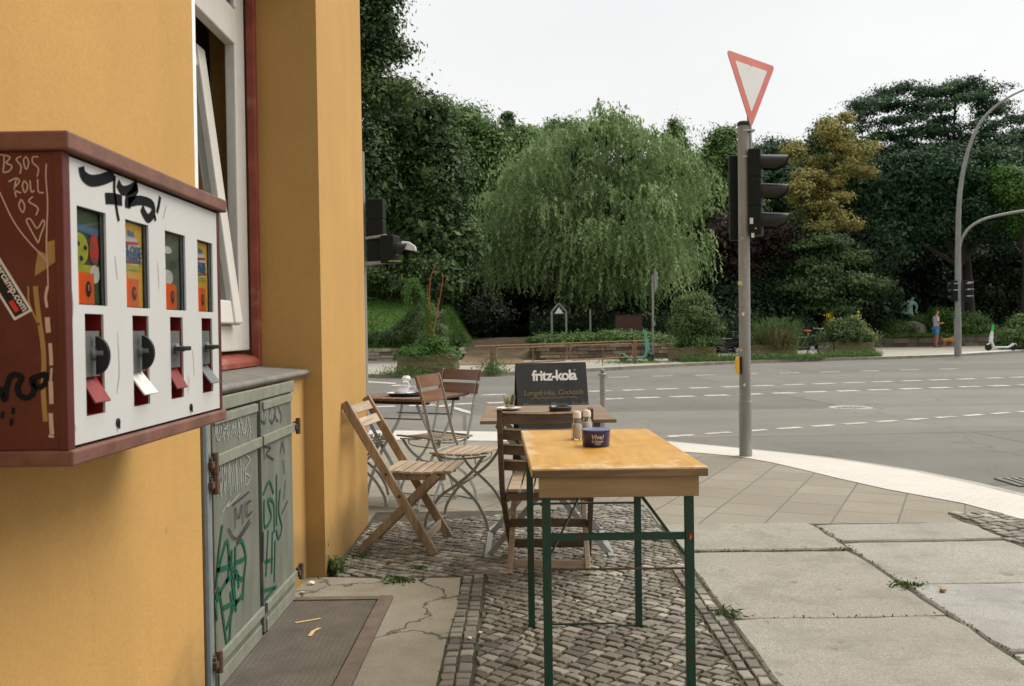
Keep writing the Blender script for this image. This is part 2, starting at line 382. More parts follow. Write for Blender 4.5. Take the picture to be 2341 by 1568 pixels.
# ---------------------------------------------------------------- small stone paving (real stones, one sheet of them)
def tintmesh(name, verts, faces, tint, mat, smooth=False):
    me = bpy.data.meshes.new(name); me.from_pydata(verts, [], faces); me.update()
    at = me.attributes.new('tint', 'FLOAT', 'FACE'); at.data.foreach_set('value', np.asarray(tint, dtype=np.float32))
    o = bpy.data.objects.new(name, me); COL.objects.link(o); me.materials.append(mat)
    return o
def stone_mat(name):
    m, nt, bs = new_mat(name); at = N(nt, 'ShaderNodeAttribute', attribute_name='tint')
    col = ramp(nt, at.outputs['Fac'], [(0, (.085, .075, .06)), (.3, (.17, .155, .122)), (.7, (.28, .257, .208)), (1, (.43, .395, .33))])
    a = noise(nt, 180, 3, .6); d = noise(nt, 1.7, 6, .7)
    col = mixc(nt, ramp(nt, a, [(.3, 0), (.75, .35)]), col, (.1, .09, .075))
    col = mixc(nt, ramp(nt, d, [(.40, 0), (.64, .75)]), col, (.080, .066, .042))
    nt.links.new(col, bs.inputs['Base Color']); bs.inputs['Roughness'].default_value = .75
    bump(nt, bs, noise(nt, 120, 4, .7), .5, .003)
    return m
stone_m = stone_mat('worn small granite setts')
joint_m = M('sandy joint', (.065, .055, .036), .95, var=.35, scale=9, dirt=(.055, .075, .025), dscale=4, dlo=.52, dhi=.68, bscale=120, bmp=.6)
V_, F_, T_ = [], [], []
def stone(q, z=0.0):
    c = sum((Vector(p) for p in q), Vector((0, 0)))/len(q); tint = min(1, max(0, rng.gauss(.5, .24)))
    if rng.random() < .06: tint = rng.random()*.25
    if rng.random() < .05: tint = .9+.1*rng.random()
    dz = rng.uniform(-.003, .003); tx, ty = rng.uniform(-.035, .035), rng.uniform(-.035, .035); o = len(V_); k = len(q)
    for ins, zz in ((.0048, -.02), (.0056, -.0045), (.0082, -.0006), (.014, .0003)):
        for p in q:
            d = Vector(p)-c; L = d.length; pp = c+d*max(.15, (L-ins*1.45)/L)
            V_.append((pp.x, pp.y, z+zz+dz+((pp-c).x*tx+(pp-c).y*ty)))
    for r_ in range(3):
        for i in range(k): F_.append((o+r_*k+i, o+r_*k+(i+1) % k, o+(r_+1)*k+(i+1) % k, o+(r_+1)*k+i)); T_.append(tint)
    F_.append(tuple(o+3*k+i for i in range(k))); T_.append(tint)
def band_curve_y(x, pts):
    for (x0, y0), (x1, y1) in zip(pts, pts[1:]):
        if x0 <= x <= x1 or x1 <= x <= x0: return y0+(y1-y0)*(x-x0)/(x1-x0+1e-9)
    return 1e9
SLAB_X0, SLAB_X1, SLAB_X2, SLAB_Y = .835, 1.725, 2.64, 5.42
def in_main(x, y):
    if y > 4.33 and x > -.93 and x < SLAB_X0-.01: return y < 5.85+.25*math.sin(x*2)
    if y <= 4.33 and x > -.185 and x < SLAB_X0-.10: return y > 1.0
    return False
def in_right(x, y):
    return x > 2.66 and x < 6.5 and y > 2.6 and y < 5.72+.05*math.sin(x*4) and y < band_curve_y(x, inner)-.06
def lattice(inside, ang, a, b, x0, x1, y0, y1, amp=.32):
    ca, sa = math.cos(ang), math.sin(ang); pts = {}
    def P(i, j):
        if (i, j) not in pts:
            r2 = random.Random(i*7919+j*104729+5); x = (i+(.5 if j % 2 else 0)*0)*a; y = j*b
            y += .02*math.sin(x*5.0)+.012*math.sin(x*13+j)
            pts[(i, j)] = (x+r2.uniform(-amp, amp)*a*.5, y+r2.uniform(-amp, amp)*b*.4)
        return pts[(i, j)]
    nmax = int(12/b)
    for j in range(-nmax, nmax):
        r3 = random.Random(j*31+3); x = -9.0+r3.random()*a; xs = []
        while x < 9: xs.append(x); x += a*r3.uniform(.7, 1.35)
        for k in range(len(xs)-1):
            xa, xb = xs[k], xs[k+1]; mxp = (xa+xb)/2; mx_, my_ = mxp*ca-(j+.5)*b*sa, mxp*sa+(j+.5)*b*ca
            if not (x0-.1 < mx_ < x1+.1 and y0-.1 < my_ < y1+.1): continue
            def warp(xx, jj):
                r4 = random.Random(int(xx*1000)*13+jj*7)
                yy = jj*b+.03*math.sin(xx*3.1+jj*.05)+.01*math.sin(xx*9+jj*.7); return (xx*ca-yy*sa, xx*sa+yy*ca)
            q = []
            for (xx, jj, sk_) in ((xa, j, 0), (xb, j, 0), (xb, j+1, 1), (xa, j+1, 1)):
                r5 = random.Random(hash((round(xx, 4), j, sk_)) & 0xffffff)
                w_ = warp(xx+r5.uniform(-.12, .12)*a+sk_*.004, jj); q.append((w_[0]+r5.uniform(-.003, .003), w_[1]+r5.uniform(-.003, .003)))
            c = (sum(p[0] for p in q)/4, sum(p[1] for p in q)/4)
            if inside(*c):
                if inside is in_main:
                    lo = -.925 if c[1] > 4.36 else -.172
                    q = [(min(max(p[0], lo), SLAB_X0-(.012 if c[1] > 4.4 else .112)), p[1]) for p in q]
                    if max(p[0] for p in q)-min(p[0] for p in q) < .025: continue
                stone(q)
lattice(in_main, R(-37), .062, .048, -1, 1, 1, 6.2)
lattice(in_right, R(22), .075, .065, 2.5, 6.5, 2.5, 6.2)
def rows(x0, x1, y0, y1, nx, L):
    w_ = (x1-x0)/nx
    for i in range(nx):
        y = y0+rng.random()*.03
        while y < y1:
            l = L*rng.uniform(.75, 1.3); j = lambda s=.004: rng.uniform(-s, s)
            stone([(x0+i*w_+j(), y+j()), (x0+(i+1)*w_+j(), y+j()), (x0+(i+1)*w_+j(), y+l+j()), (x0+i*w_+j(), y+l+j())]); y += l
rows(-.285, -.175, 1.0, 4.32, 2, .068); rows(SLAB_X0-.105, SLAB_X0-.012, 1.0, 4.4, 2, .07)
struct(tintmesh('cobble_pavement', V_, F_, T_, stone_m))
poly_sheet('cobble_bedding', [(-.945, 4.31), (-.945, 5.95), (SLAB_X0-.002, 5.95), (SLAB_X0-.002, .4), (-.30, .4), (-.30, 4.31)], -.0005, joint_m)
poly_sheet('cobble_bedding', [(2.645, 2.2), (2.645, 5.6), (3.2, 5.66), (3.6, 5.3), (4.2, 4.6), (5.0, 3.2), (5.1, 2.2)], -.0005, joint_m)
for i_ in range(0): pass
# raise the bedding just under the stone tops: stones stand 5 mm proud
for o in [o for o in COL.objects if o.name.startswith('cobble_bedding')]: o.location.z = 0
for o in [o for o in COL.objects if o.name.startswith('cobble_pavement')]: o.location.z = .0088
# ---------------------------------------------------------------- granite slabs
def granite(name, c):
    m, nt, bs = new_mat(name); a = noise(nt, 130, 3, .75); b = noise(nt, .9, 6, .65); d = noise(nt, 60, 3, .6)
    col = mixc(nt, ramp(nt, a, [(.36, 0), (.64, 1)]), mul(c, .62), mul(c, 1.32))
    col = mixc(nt, ramp(nt, d, [(.5, 0), (.72, .5)]), col, mul(c, .55))
    col = mixc(nt, ramp(nt, b, [(.42, 0), (.72, .55)]), col, (.2, .18, .14))
    e_ = noise(nt, 3.2, 7, .7); col = mixc(nt, ramp(nt, e_, [(.48, 0), (.7, .6)]), col, (.13, .12, .09))
    g_ = noise(nt, 9, 2, .4); col = mixc(nt, ramp(nt, g_, [(.70, 0), (.73, .55)]), col, (.10, .09, .075))
    at = N(nt, 'ShaderNodeAttribute', attribute_name='tint')
    col = mixc(nt, at.outputs['Fac'], col, mixc(nt, 1.0, col, (1.1, 1.16, 1.3), 'MULTIPLY'))
    nt.links.new(col, bs.inputs['Base Color']); bs.inputs['Roughness'].default_value = .8
    bump(nt, bs, a, .5, .003); return m
slab_m = granite('grey granite slab', (.285, .270, .222))
sv, sf, st = [], [], []
def slab(x0, x1, y0, y1, z, tint, jit=.006, cut=0):
    r_ = random.Random(int(x0*100+y0*1000)); P = []
    def edge(ax, ay, bx, by, n):
        for k in range(n):
            t = k/n; j = 0 if k == 0 else jit
            P.append((ax+(bx-ax)*t+r_.uniform(-j, j), ay+(by-ay)*t+r_.uniform(-j, j)))
    c = cut
    edge(x0+c, y0, x1-c, y0, 9); edge(x1, y0+c, x1, y1-c, 9); edge(x1-c, y1, x0+c, y1, 9); edge(x0, y1-c, x0, y0+c, 9)
    cx_, cy_ = (x0+x1)/2, (y0+y1)/2; o = len(sv); k = len(P)
    tz = (r_.uniform(-.004, .004), r_.uniform(-.004, .004))
    for ins, zz in ((0, -.04), (0, -.008), (.010, 0)):
        for (x, y) in P:
            dx, dy = x-cx_, y-cy_; L = math.hypot(dx, dy); f = (L-ins)/L
            sv.append((cx_+dx*f, cy_+dy*f, z+zz+dx*tz[0]+dy*tz[1]))
    for r2 in range(2):
        for i in range(k): sf.append((o+r2*k+i, o+r2*k+(i+1) % k, o+(r2+1)*k+(i+1) % k, o+(r2+1)*k+i)); st.append(tint)
    sf.append(tuple(o+2*k+i for i in range(k))); st.append(tint)
gp = .003
for (x0, x1, y0, y1, z, t) in ((SLAB_X0, SLAB_X1, 4.77, 5.42, .012, 0), (SLAB_X0, SLAB_X1, 3.66, 4.745, .004, .0), (SLAB_X0, SLAB_X1, 2.55, 3.65, .008, .1), (SLAB_X0, SLAB_X1, 1.3, 2.54, .006, 0),
                               (SLAB_X1+.004, SLAB_X2, 4.95, 5.36, .01, .3), (SLAB_X1+.004, SLAB_X2, 4.12, 4.935, .003, .5), (SLAB_X1+.004, SLAB_X2, 3.26, 4.11, .007, 1), (SLAB_X1+.004, SLAB_X2, 2.2, 3.25, .004, .8)):
    slab(x0+gp, x1-gp, y0+gp, y1-gp, z, t, cut=.02)
struct(tintmesh('granite_slabs', sv, sf, st, slab_m))
poly_sheet('slab_bedding', [(SLAB_X0, 1.0), (SLAB_X0, 5.46), (SLAB_X2, 5.40), (SLAB_X2, 1.0)], -.0005, joint_m)
# concrete strip in front of the cellar door, with cracks
def concrete_mat():
    m, nt, bs = new_mat('cracked concrete'); a = noise(nt, 160, 3, .6); b = noise(nt, 2.2, 6, .7)
    col = mixc(nt, ramp(nt, b, [(.35, 0), (.65, 1)]), (.17, .145, .10), (.27, .24, .18))
    col = mixc(nt, ramp(nt, a, [(.3, 0), (.7, .3)]), col, (.36, .33, .27))
    tc = N(nt, 'ShaderNodeTexCoord'); nz = N(nt, 'ShaderNodeTexNoise'); nz.inputs['Scale'].default_value = 5; nz.inputs['Detail'].default_value = 6
    nt.links.new(tc.outputs['Object'], nz.inputs[0]); va = N(nt, 'ShaderNodeVectorMath', operation='MULTIPLY_ADD'); va.inputs[1].default_value = (.35, .35, 0)
    nt.links.new(nz.outputs[1], va.inputs[0]); nt.links.new(tc.outputs['Object'], va.inputs[2])
    vo = N(nt, 'ShaderNodeTexVoronoi', feature='DISTANCE_TO_EDGE'); vo.inputs['Scale'].default_value = 1.9; nt.links.new(va.outputs[0], vo.inputs['Vector'])
    cr = ramp(nt, vo.outputs[0], [(0, 1), (.018, 0)]); col = mixc(nt, cr, col, (.045, .045, .025))
    nt.links.new(col, bs.inputs['Base Color']); bs.inputs['Roughness'].default_value = .9
    inv = N(nt, 'ShaderNodeMath', operation='MULTIPLY_ADD'); inv.inputs[1].default_value = -1.5; nt.links.new(cr, inv.inputs[0]); nt.links.new(a, inv.inputs[2])
    bump(nt, bs, inv.outputs[0], .6, .006); return m
poly_sheet('concrete_strip', [(-1.04, .4), (-1.04, 4.36), (-.60, 4.30), (-.29, 4.31), (-.275, 3.9), (-.29, 3.4), (-.285, .4)], .009, concrete_mat(), .02)
# painted road marks
paint_m = M('worn road paint', (.52, .505, .455), .8, var=.1, scale=60, dirt=(.27, .255, .22), dscale=5, dlo=.42, dhi=.66, bscale=200)
mk = MB()
def dashes(p0, p1, dash, gap, wid, z=ZR+.004):
    a, b = Vector(p0).xy, Vector(p1).xy; L = (b-a).length; t = (b-a)/L; nn = Vector((-t.y, t.x)); s_ = 0
    while s_ < L:
        e = min(L, s_+dash)*1.0; q = [a+t*s_-nn*wid/2, a+t*e-nn*wid/2, a+t*e+nn*wid/2, a+t*s_+nn*wid/2]
        mk.face([(p.x, p.y, z) for p in q]); s_ += dash+gap
dashes(G(842, 912, ZR), G(2345, 862, ZR), .47, .24, .22); dashes(G(842, 931, ZR), G(2345, 880, ZR), .44, .22, .24)
dashes(G(1436, 1005, ZR), G(2345, 941, ZR), .34, .17, .12)
dashes(G(1390, 863, ZR), G(2200, 843, ZR), .55, .6, .2)
for a_, b_, c_, d_ in (((1034, 935), (1075, 948), (1081, 943), (1040, 931)), ((996, 928), (1030, 926), (1031, 930), (997, 932)), ((842, 872), (905, 876), (905, 879), (842, 875))):
    mk.face([tuple(G(p[0], p[1], ZR)+Vector((0, 0, .008))) for p in (a_, b_, c_, d_)])
struct(mk.build('road_markings', paint_m))
# manhole cover in the road
mc = G(1944, 932, ZR); t = thing('manhole_cover', 'pale round manhole cover set in the asphalt road', 'manhole cover', mc)
b = MB(); b.lathe([(0, .002), (.24, .002), (.25, .006), (.31, .006), (.315, .001)], mc, 32); b.build('ring', M('pale cast iron', (.33, .315, .28), .7, var=.2, scale=40), t, smooth=True)
b = MB()
for i in range(-3, 4): b.box((mc.x+i*.06, mc.y, mc.z+.006), (.025, .36-abs(i)*.06, .006))
b.build('grip_ribs', M('dark cast iron', (.3, .29, .27), .6), t)
# darker patched drain strip at the right edge
dg_ = G(2318, 1104, ZR); dr = thing('street_drain', 'dark iron street drain in the gutter by the pale kerb', 'drain', dg_)
b = MB(); b.box(dg_+Vector((.25, 0, .006)), (.62, .36, .01)); b.build('frame', M('drain iron', (.1, .095, .09), .6), dr)
b = MB()
for i in range(9): b.box(dg_+Vector((.01+i*.06, 0, .015)), (.025, .3, .008))
b.build('grate', M('drain bars', (.16, .15, .14), .55), dr)

# ================================================================ YELLOW BUILDING
YEL = plaster('ochre plaster', (.515, .302, .100))
WX = -.94; NX = -1.03; FX = -1.27
bld = thing('corner_building', 'ochre yellow rendered corner building with tilted window and grey cellar door', 'building', (0, 0, 0))
b = MB(); H = 11
b.box2((-1.45, -4, 0), (WX, 2.67, H)); b.box2((-1.45, 4.35, 0), (WX, 5.60, H))
b.box2((-1.45, 2.67, 3.05), (WX, 4.35, H)); b.box2((-1.45, 2.67, 0), (NX, 4.35, .985))
b.box2((-9, 5.3, 0), (-1.45, 5.6, H)); b.box2((-9, -4, 0), (-8.7, 5.3, H)); b.box2((-8.7, -4, 0), (-1.45, -3.7, H))
b.build('wall', YEL, bld)
b = MB(); b.box2((-9.3, -4.3, H), (-.8, 5.9, H+.25)); b.build('roof', flat('roof sheet', (.2, .19, .18)), bld)
# room behind the window
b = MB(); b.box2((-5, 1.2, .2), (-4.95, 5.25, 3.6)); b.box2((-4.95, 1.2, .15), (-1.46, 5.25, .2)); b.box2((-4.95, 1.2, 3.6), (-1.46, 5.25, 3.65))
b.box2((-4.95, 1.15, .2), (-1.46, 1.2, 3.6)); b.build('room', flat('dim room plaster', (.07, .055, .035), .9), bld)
# stone sill
b = MB(); pr = [(-1.24, 1.03), (-1.005, 1.008), (-.996, 1.002), (-.993, .992), (-1.0, .981), (-1.035, .979), (-1.24, .985)]
b.prism([(x, 2.68, z) for x, z in pr], (0, 1.655, 0))
b.build('stone_sill', M('worn grey sill stone', (.15, .138, .12), .7, var=.25, scale=8, dirt=(.27, .245, .21), dscale=5, bscale=90, bmp=.4), bld, bevel=.004)
redm = M('weathered red paint', (.235, .045, .026), .65, var=.25, scale=12, dirt=(.30, .15, .09), dscale=6, dlo=.56, dhi=.72, bscale=60)
b = MB(); b.box2((-1.264, 4.302, 1.035), (-1.225, 4.349, 3.05)); b.build('red_jamb_trim', redm, bld, bevel=.004)
b = MB(); b.prism([(-1.33, 2.69, 1.10), (-1.235, 2.69, 1.075), (-1.215, 2.69, 1.055), (-1.215, 2.69, 1.032), (-1.33, 2.69, 1.032)], (0, 1.58, 0)); b.build('red_window_board', redm, bld, bevel=.003)
b = MB(); b.box2((-.985, 2.668, 1.035), (-.9445, 2.712, 3.05)); b.build('white_corner_bead', flat('bead white', (.78, .8, .82), .4), bld, bevel=.002)
whm = M('white window paint', (.60, .58, .53), .45, var=.06, scale=6, dirt=(.5, .46, .38), dscale=9, dlo=.6, dhi=.8, bscale=40, bmp=.08)
b = MB(); y0, y1 = 2.72, 4.30; zb, zt = 1.105, 3.05
b.box2((-1.318, y1-.145, zb), (FX, y1, zt)); b.box2((-1.318, y0, zb), (FX, y0+.1, zt)); b.box2((-1.318, y0+.1, zb), (FX+.001, y1-.145, zb+.115))
b.box2((-1.318, y0+.1, 2.50), (FX+.002, y1-.145, 2.66)); b.box2((-1.318, y0+.1, 2.97), (FX, y1-.145, zt))
b.box2((FX-.012, y1-.175, 2.66), (FX+.012, y1-.145, 2.97))
win = b.build('window_frame', whm, bld, bevel=.006)
# tilted inner sash (hinged at its foot, top leaning into the room)
sx0, sx1, sz0, sz1 = -1.258, -1.405, 1.225, 2.44; ys0, ys1 = 2.85, 4.05
b = MB(); W_ = .10; tz = Vector((sx1-sx0, 0, sz1-sz0)); L = tz.length; tn = tz.normalized(); nn = Vector((tn.z, 0, -tn.x))
def sq(y, s_): return Vector((sx0, y, sz0))+tn*s_
b.bar(sq(ys1-W_/2, 0), sq(ys1-W_/2, L), W_, .07); b.bar(sq(ys0+W_/2, 0), sq(ys0+W_/2, L), W_, .055)
b.bar(sq(ys0+W_, W_/2), sq(ys1-W_, W_/2), .053, W_, side=nn); b.bar(sq(ys0+W_, L-W_/2), sq(ys1-W_, L-W_/2), .053, W_, side=nn)
b.build('tilted_sash', whm, win, bevel=.006)
b = MB(); P = [sq(ys0+W_, W_), sq(ys1-W_, W_), sq(ys1-W_, L-W_), sq(ys0+W_, L-W_)]; b.prism(P, nn*.005); b.build('pane', glassmat('window glass', (.9, .94, .92)), win)
b = MB(); b.prism([(-1.31, y0+.1, 2.66), (-1.31, y1-.145, 2.66), (-1.31, y1-.145, 2.97), (-1.31, y0+.1, 2.97)], (.005, 0, 0)); b.build('upper_pane', glassmat('upper glass', (.85, .88, .86)), win)
# cellar door
grm = M('weathered grey green door paint', (.125, .135, .105), .6, var=.25, scale=5, stretch=(1, 1, .3), dirt=(.215, .22, .18), dscale=7, dlo=.45, dhi=.8, bscale=40, bmp=.25)
grm2 = M('grey rail paint', (.20, .205, .16), .6, var=.16, scale=14, dirt=(.14, .13, .09), dscale=11, dlo=.58, dhi=.7, bscale=40, bmp=.2)
rust = M('rusty iron', (.085, .05, .03), .8, var=.4, scale=30, dirt=(.2, .09, .035), dscale=25, bscale=80, bmp=.5)
dkm = flat('black print and gap shade', (.03, .03, .03), .7)
DX = -1.0
b = MB(); b.box2((NX, 2.93, .925), (DX+.004, 4.03, .972)); b.box2((NX, 4.0, .01), (DX-.01, 4.03, .925)); b.box2((NX, 2.90, .01), (DX+.0, 2.94, .925))
door = b.build('cellar_door', grm2, bld, bevel=.004)
b = MB(); b.box2((NX, 2.94, .012), (DX-.022, 4.0, .925)); b.build('backing', dkm, door)  # near-black sheet stands in for the shade in the door gaps
b = MB(); b.box2((DX-.02, 2.955, .02), (DX, 3.462, .918)); b.build('door_leaf', grm, door, bevel=.003)
b = MB(); b.box2((DX-.02, 3.508, .02), (DX+.001, 3.980, .92)); b.build('door_leaf', grm, door, bevel=.003)
def straps(ya, yb):
    x = DX+.001
    for (p, q) in (((x, ya, .885), (x+.007, yb, .915)), ((x, ya-.02, .748), (x+.012, yb+.03, .785)), ((x, ya-.01, .10), (x+.012, yb+.02, .135)), ((x, ya, .02), (x+.006, yb, .07))):
        b = MB(); b.box2(p, q); z = (p[2]+q[2])/2
        o = b.build('strap_rail', grm2, door, bevel=.002)
straps(2.96, 3.455); straps(3.53, 3.975)
for (y, z) in ((2.925, .765), (2.925, .70), (2.93, .12), (4.03, .77), (4.04, .12)):
    b = MB(); b.tube([(DX+.018, y, z-.035), (DX+.018, y, z+.035)], .011, 8); b.box2((DX, y-.025, z-.02), (DX+.014, y+.03, z+.02))
    b.box2((DX+.002, y-.035, z-.012), (DX+.02, y+.0, z+.008)); b.build('hinge', rust, door, smooth=True)
b = MB(); b.tube([(-1.005, 2.893, .01), (-1.005, 2.893, .95)], .012, 8); b.build('blue_grey_pipe', flat('blue grey', (.18, .22, .25), .4), bld, smooth=True)
def strokes(name, mat, mp, lst, wid, nrm, parent, lift=.0015, k=4, taper=False):
    b = MB()
    for L_ in lst:
        wd = wid
        if isinstance(L_, tuple) and isinstance(L_[0], (int, float)) and isinstance(L_[1], list): wd, L_ = L_
        b.ribbon(smoothpts([mp(*p) for p in L_], k), wd, nrm, lift, taper)
    return b.build(name, mat, parent, fix=False)
gd = lambda x, y: PX(*C_door(x, y), DX+.0015)
green_p = flat('green marker', (.005, .085, .045), .6); dark_p = flat('dark marker', (.035, .03, .05), .5); pale_p = flat('pale chalky marker', (.34, .35, .34), .8)
strokes('green_scrawl', green_p, gd, [[(150, 1045), (125, 1250), (108, 1480)], [(115, 1400), (160, 1210), (185, 1160), (195, 1260), (190, 1400), (150, 1480), (115, 1568)], [(110, 1360), (200, 1330)], [(215, 1215), (215, 1400), (232, 1560)], [(240, 1190), (238, 1350), (233, 1500)], [(250, 1170), (285, 1160), (312, 1270), (300, 1400), (290, 1560)], [(230, 1310), (300, 1280)], [(105, 1560), (130, 1500), (190, 1900), (215, 1650), (290, 1520)],
  [(195, 1230), (205, 1330), (255, 1380), (262, 1480)], [(170, 1440), (225, 1400), (290, 1420)], [(205, 1500), (215, 1620), (180, 1760)], [(100, 1560), (115, 1700)], [(235, 1500), (245, 1640)], [(150, 1620), (265, 1560)]], .016, (1, 0, 0), door)
strokes('green_scrawl', green_p, gd, [[(428, 840), (470, 750), (500, 830)], [(435, 870), (440, 1060), (485, 990), (460, 880), (500, 900), (505, 1100)], [(520, 700), (520, 1050)], [(545, 800), (535, 950), (557, 1060), (535, 1140), (518, 1080)], [(430, 1090), (430, 1300)], [(462, 1080), (448, 1400)], [(492, 1090), (487, 1380)], [(440, 1300), (492, 1280)], [(510, 1150), (505, 1440)], [(425, 1500), (520, 1470)], [(440, 1560), (505, 1480)]], .013, (1, 0, 0), door, .0025)
strokes('dark_scrawl', dark_p, gd, [[(220, 910), (330, 820)], [(235, 920), (240, 1070)], [(240, 930), (262, 1000), (283, 905), (290, 1040)], [(303, 880), (312, 1000)], [(345, 880), (318, 900), (322, 980), (350, 955)], [(188, 1070), (245, 1140), (335, 1010)], [(250, 1165), (340, 1030)],
  [(430, 240), (442, 350), (415, 330)], [(482, 215), (470, 300), (490, 350), (512, 260), (490, 215)], [(530, 235), (552, 300), (545, 350)], [(500, 290), (530, 340)], [(430, 500), (440, 600)], [(440, 510), (480, 520), (450, 560), (500, 600)], [(545, 560), (560, 480), (575, 560)], [(565, 600), (575, 700)], [(580, 740), (570, 870)], [(597, 880), (555, 970)]], .007, (1, 0, 0), door, .0028)
strokes('pale_scrawl', pale_p, gd, [[(95+k*14+(k%3)*4, 340+(k*37)%40), (100+k*14, 400), (92+k*14, 450-(k*23)%30)] for k in range(18)]+[[(105+k*13, 620+(k*29)%40), (112+k*13, 720), (106+k*13, 820-(k*31)%60)] for k in range(16)]+[[(420+k*11, 260+(k*17)%20), (424+k*11, 330)] for k in range(10)]+[[(125, 320), (105, 400), (120, 470), (140, 420)], [(152, 300), (160, 470)], [(182, 310), (187, 470)], [(155, 390), (187, 380)], [(210, 385), (240, 370)], [(257, 300), (265, 450)], [(265, 300), (300, 420), (312, 300)], [(322, 300), (345, 420)], [(110, 640), (115, 850)], [(135, 630), (140, 860)], [(162, 620), (167, 840)], [(192, 610), (202, 850)], [(242, 590), (250, 830)], [(272, 590), (277, 800)], [(312, 570), (337, 600), (300, 680), (340, 720), (310, 780)], [(145, 960), (200, 880), (180, 925), (270, 830)]], .004, (1, 0, 0), door, .0022)

# metal hatch plate in the pavement before the cellar door
def checker_mat():
    m, nt, bs = new_mat('worn checker plate'); tc = N(nt, 'ShaderNodeTexCoord'); mp = N(nt, 'ShaderNodeMapping'); mp.inputs['Rotation'].default_value = (0, 0, R(45))
    nt.links.new(tc.outputs['Object'], mp.inputs[0]); ch = N(nt, 'ShaderNodeTexBrick'); ch.inputs['Scale'].default_value = 1; ch.inputs['Brick Width'].default_value = .03; ch.inputs['Row Height'].default_value = .014; ch.inputs['Mortar Size'].default_value = .0035
    nt.links.new(mp.outputs[0], ch.inputs[0]); c0 = mixc(nt, ramp(nt, noise(nt, 5, 6, .7), [(.35, 0), (.65, 1)]), (.10, .085, .065), (.17, .145, .115))
    nt.links.new(mixc(nt, ramp(nt, ch.outputs['Fac'], [(0, 0), (1, .45)]), c0, (.05, .04, .03)), bs.inputs['Base Color'])
    bs.inputs['Roughness'].default_value = .6; bs.inputs['Metallic'].default_value = .25
    iv = N(nt, 'ShaderNodeMath', operation='SUBTRACT'); iv.inputs[0].default_value = 1; nt.links.new(ch.outputs['Fac'], iv.inputs[1]); bump(nt, bs, iv.outputs[0], .8, .004)
    return m
t = thing('hatch_plate', 'rusty brown checker plate hatch let into the pavement by the cellar door', 'hatch', (-.8, 3.1, 0))
b = MB(); b.box2((-.998, 2.0, .006), (-.632, 3.93, .018)); b.build('plate', checker_mat(), t)
hm = M('brown iron frame', (.125, .09, .065), .7, var=.25, scale=20, bscale=60)
b = MB(); b.box2((-.624, 2.0, .008), (-.565, 3.985, .024)); b.box2((-.998, 3.938, .008), (-.624, 3.985, .022)); b.build('frame', hm, t, bevel=.002)
# ================================================================ VENDING BOX ON THE WALL
MX = -.72; Y0 = 1.446; Y1 = 2.2
zt = (PY(148, 345, Y0).z+PX(500, 492, MX).z)/2; zb = (PY(148, 1015, Y0).z+PX(500, 940, MX).z)/2
redh = M('faded dark red enamel', (.075, .008, .006), .5, var=.22, scale=5, dirt=(.115, .028, .02), dscale=4, dlo=.5, dhi=.75, bscale=50, bmp=.15)
redl = M('sun bleached red brown lid', (.15, .062, .042), .65, var=.3, scale=14, dirt=(.11, .03, .02), dscale=9, bscale=60, bmp=.3)
vm = thing('gumball_machine', 'old red gum vending box with white front and four windows on yellow wall', 'vending machine', (-.83, 1.82, 0))
b = MB(); ww = .016
b.box2((WX+.003, Y0, zb-.004), (MX-.003, Y0+.006, zt+.004)); b.box2((WX+.003, Y1-.006, zb-.004), (MX-.003, Y1, zt+.004)); b.box2((WX+.003, Y0+.006, zb), (WX+.01, Y1-.006, zt))
b.box2((MX-.014, Y0-.003, zb-.004), (MX+.002, Y0+.020, zt+.004)); b.box2((MX-.014, Y1-.016, zb-.004), (MX+.002, Y1+.001, zt+.004))
b.box2((WX+.01, Y0+.006, zb-.003), (MX-.01, Y1-.006, zb+.003))
hous = b.build('housing', redh, vm, bevel=.002)
b = MB(); b.box2((WX+.003, Y0-.012, zt+.004), (MX+.016, Y1+.018, zt+.034)); b.build('lid', redl, vm, bevel=.004)
b = MB(); b.box2((WX+.003, Y0-.004, zb-.030), (MX+.010, Y1+.006, zb-.004)); b.build('bottom_rail', redl, vm, bevel=.004)
yy = lambda u: PX(u, 700, MX).y
dY = [(yy(180), yy(246)), (yy(290), yy(343)), (yy(380), yy(426)), (yy(453.5), yy(488))]
sY = [(yy(193), yy(236)), (yy(302), yy(339)), (yy(388), yy(417)), (yy(460), yy(484))]
sp = [(dY[i][0]+dY[i][1])/2 for i in range(4)]
dzt = (PX(180, 467, MX).z+PX(453, 550, MX).z)/2; dzb = (PX(180, 692, MX).z+PX(453, 715, MX).z)/2
szt = (PX(193, 713, MX).z+PX(460, 730, MX).z)/2; szb = (PX(193, 950, MX).z+PX(460, 902, MX).z)/2
ye = sorted({Y0+.020, Y1-.016, *[q for p in dY for q in p], *[q for p in sY for q in p]}); ze = [zb+.001, szb, szt, dzb, dzt, zt-.001]
b = MB(); th = .004
for i in range(len(ye)-1):
    for j in range(5):
        yc = (ye[i]+ye[i+1])/2
        if j == 3 and any(p[0] < yc < p[1] for p in dY): continue
        if j == 1 and any(p[0] < yc < p[1] for p in sY): continue
        b.face([(MX, ye[i], ze[j]), (MX, ye[i+1], ze[j]), (MX, ye[i+1], ze[j+1]), (MX, ye[i], ze[j+1])])
def lip(p, z0, z1, d):
    y0_, y1_ = p
    for a, c in (((y0_, z0), (y1_, z0)), ((y1_, z0), (y1_, z1)), ((y1_, z1), (y0_, z1)), ((y0_, z1), (y0_, z0))):
        b.face([(MX, *a), (MX, *c), (MX-d, *c), (MX-d, *a)])
for p in dY: lip(p, dzb, dzt, th)
for p in sY: lip(p, szb, szt, th)
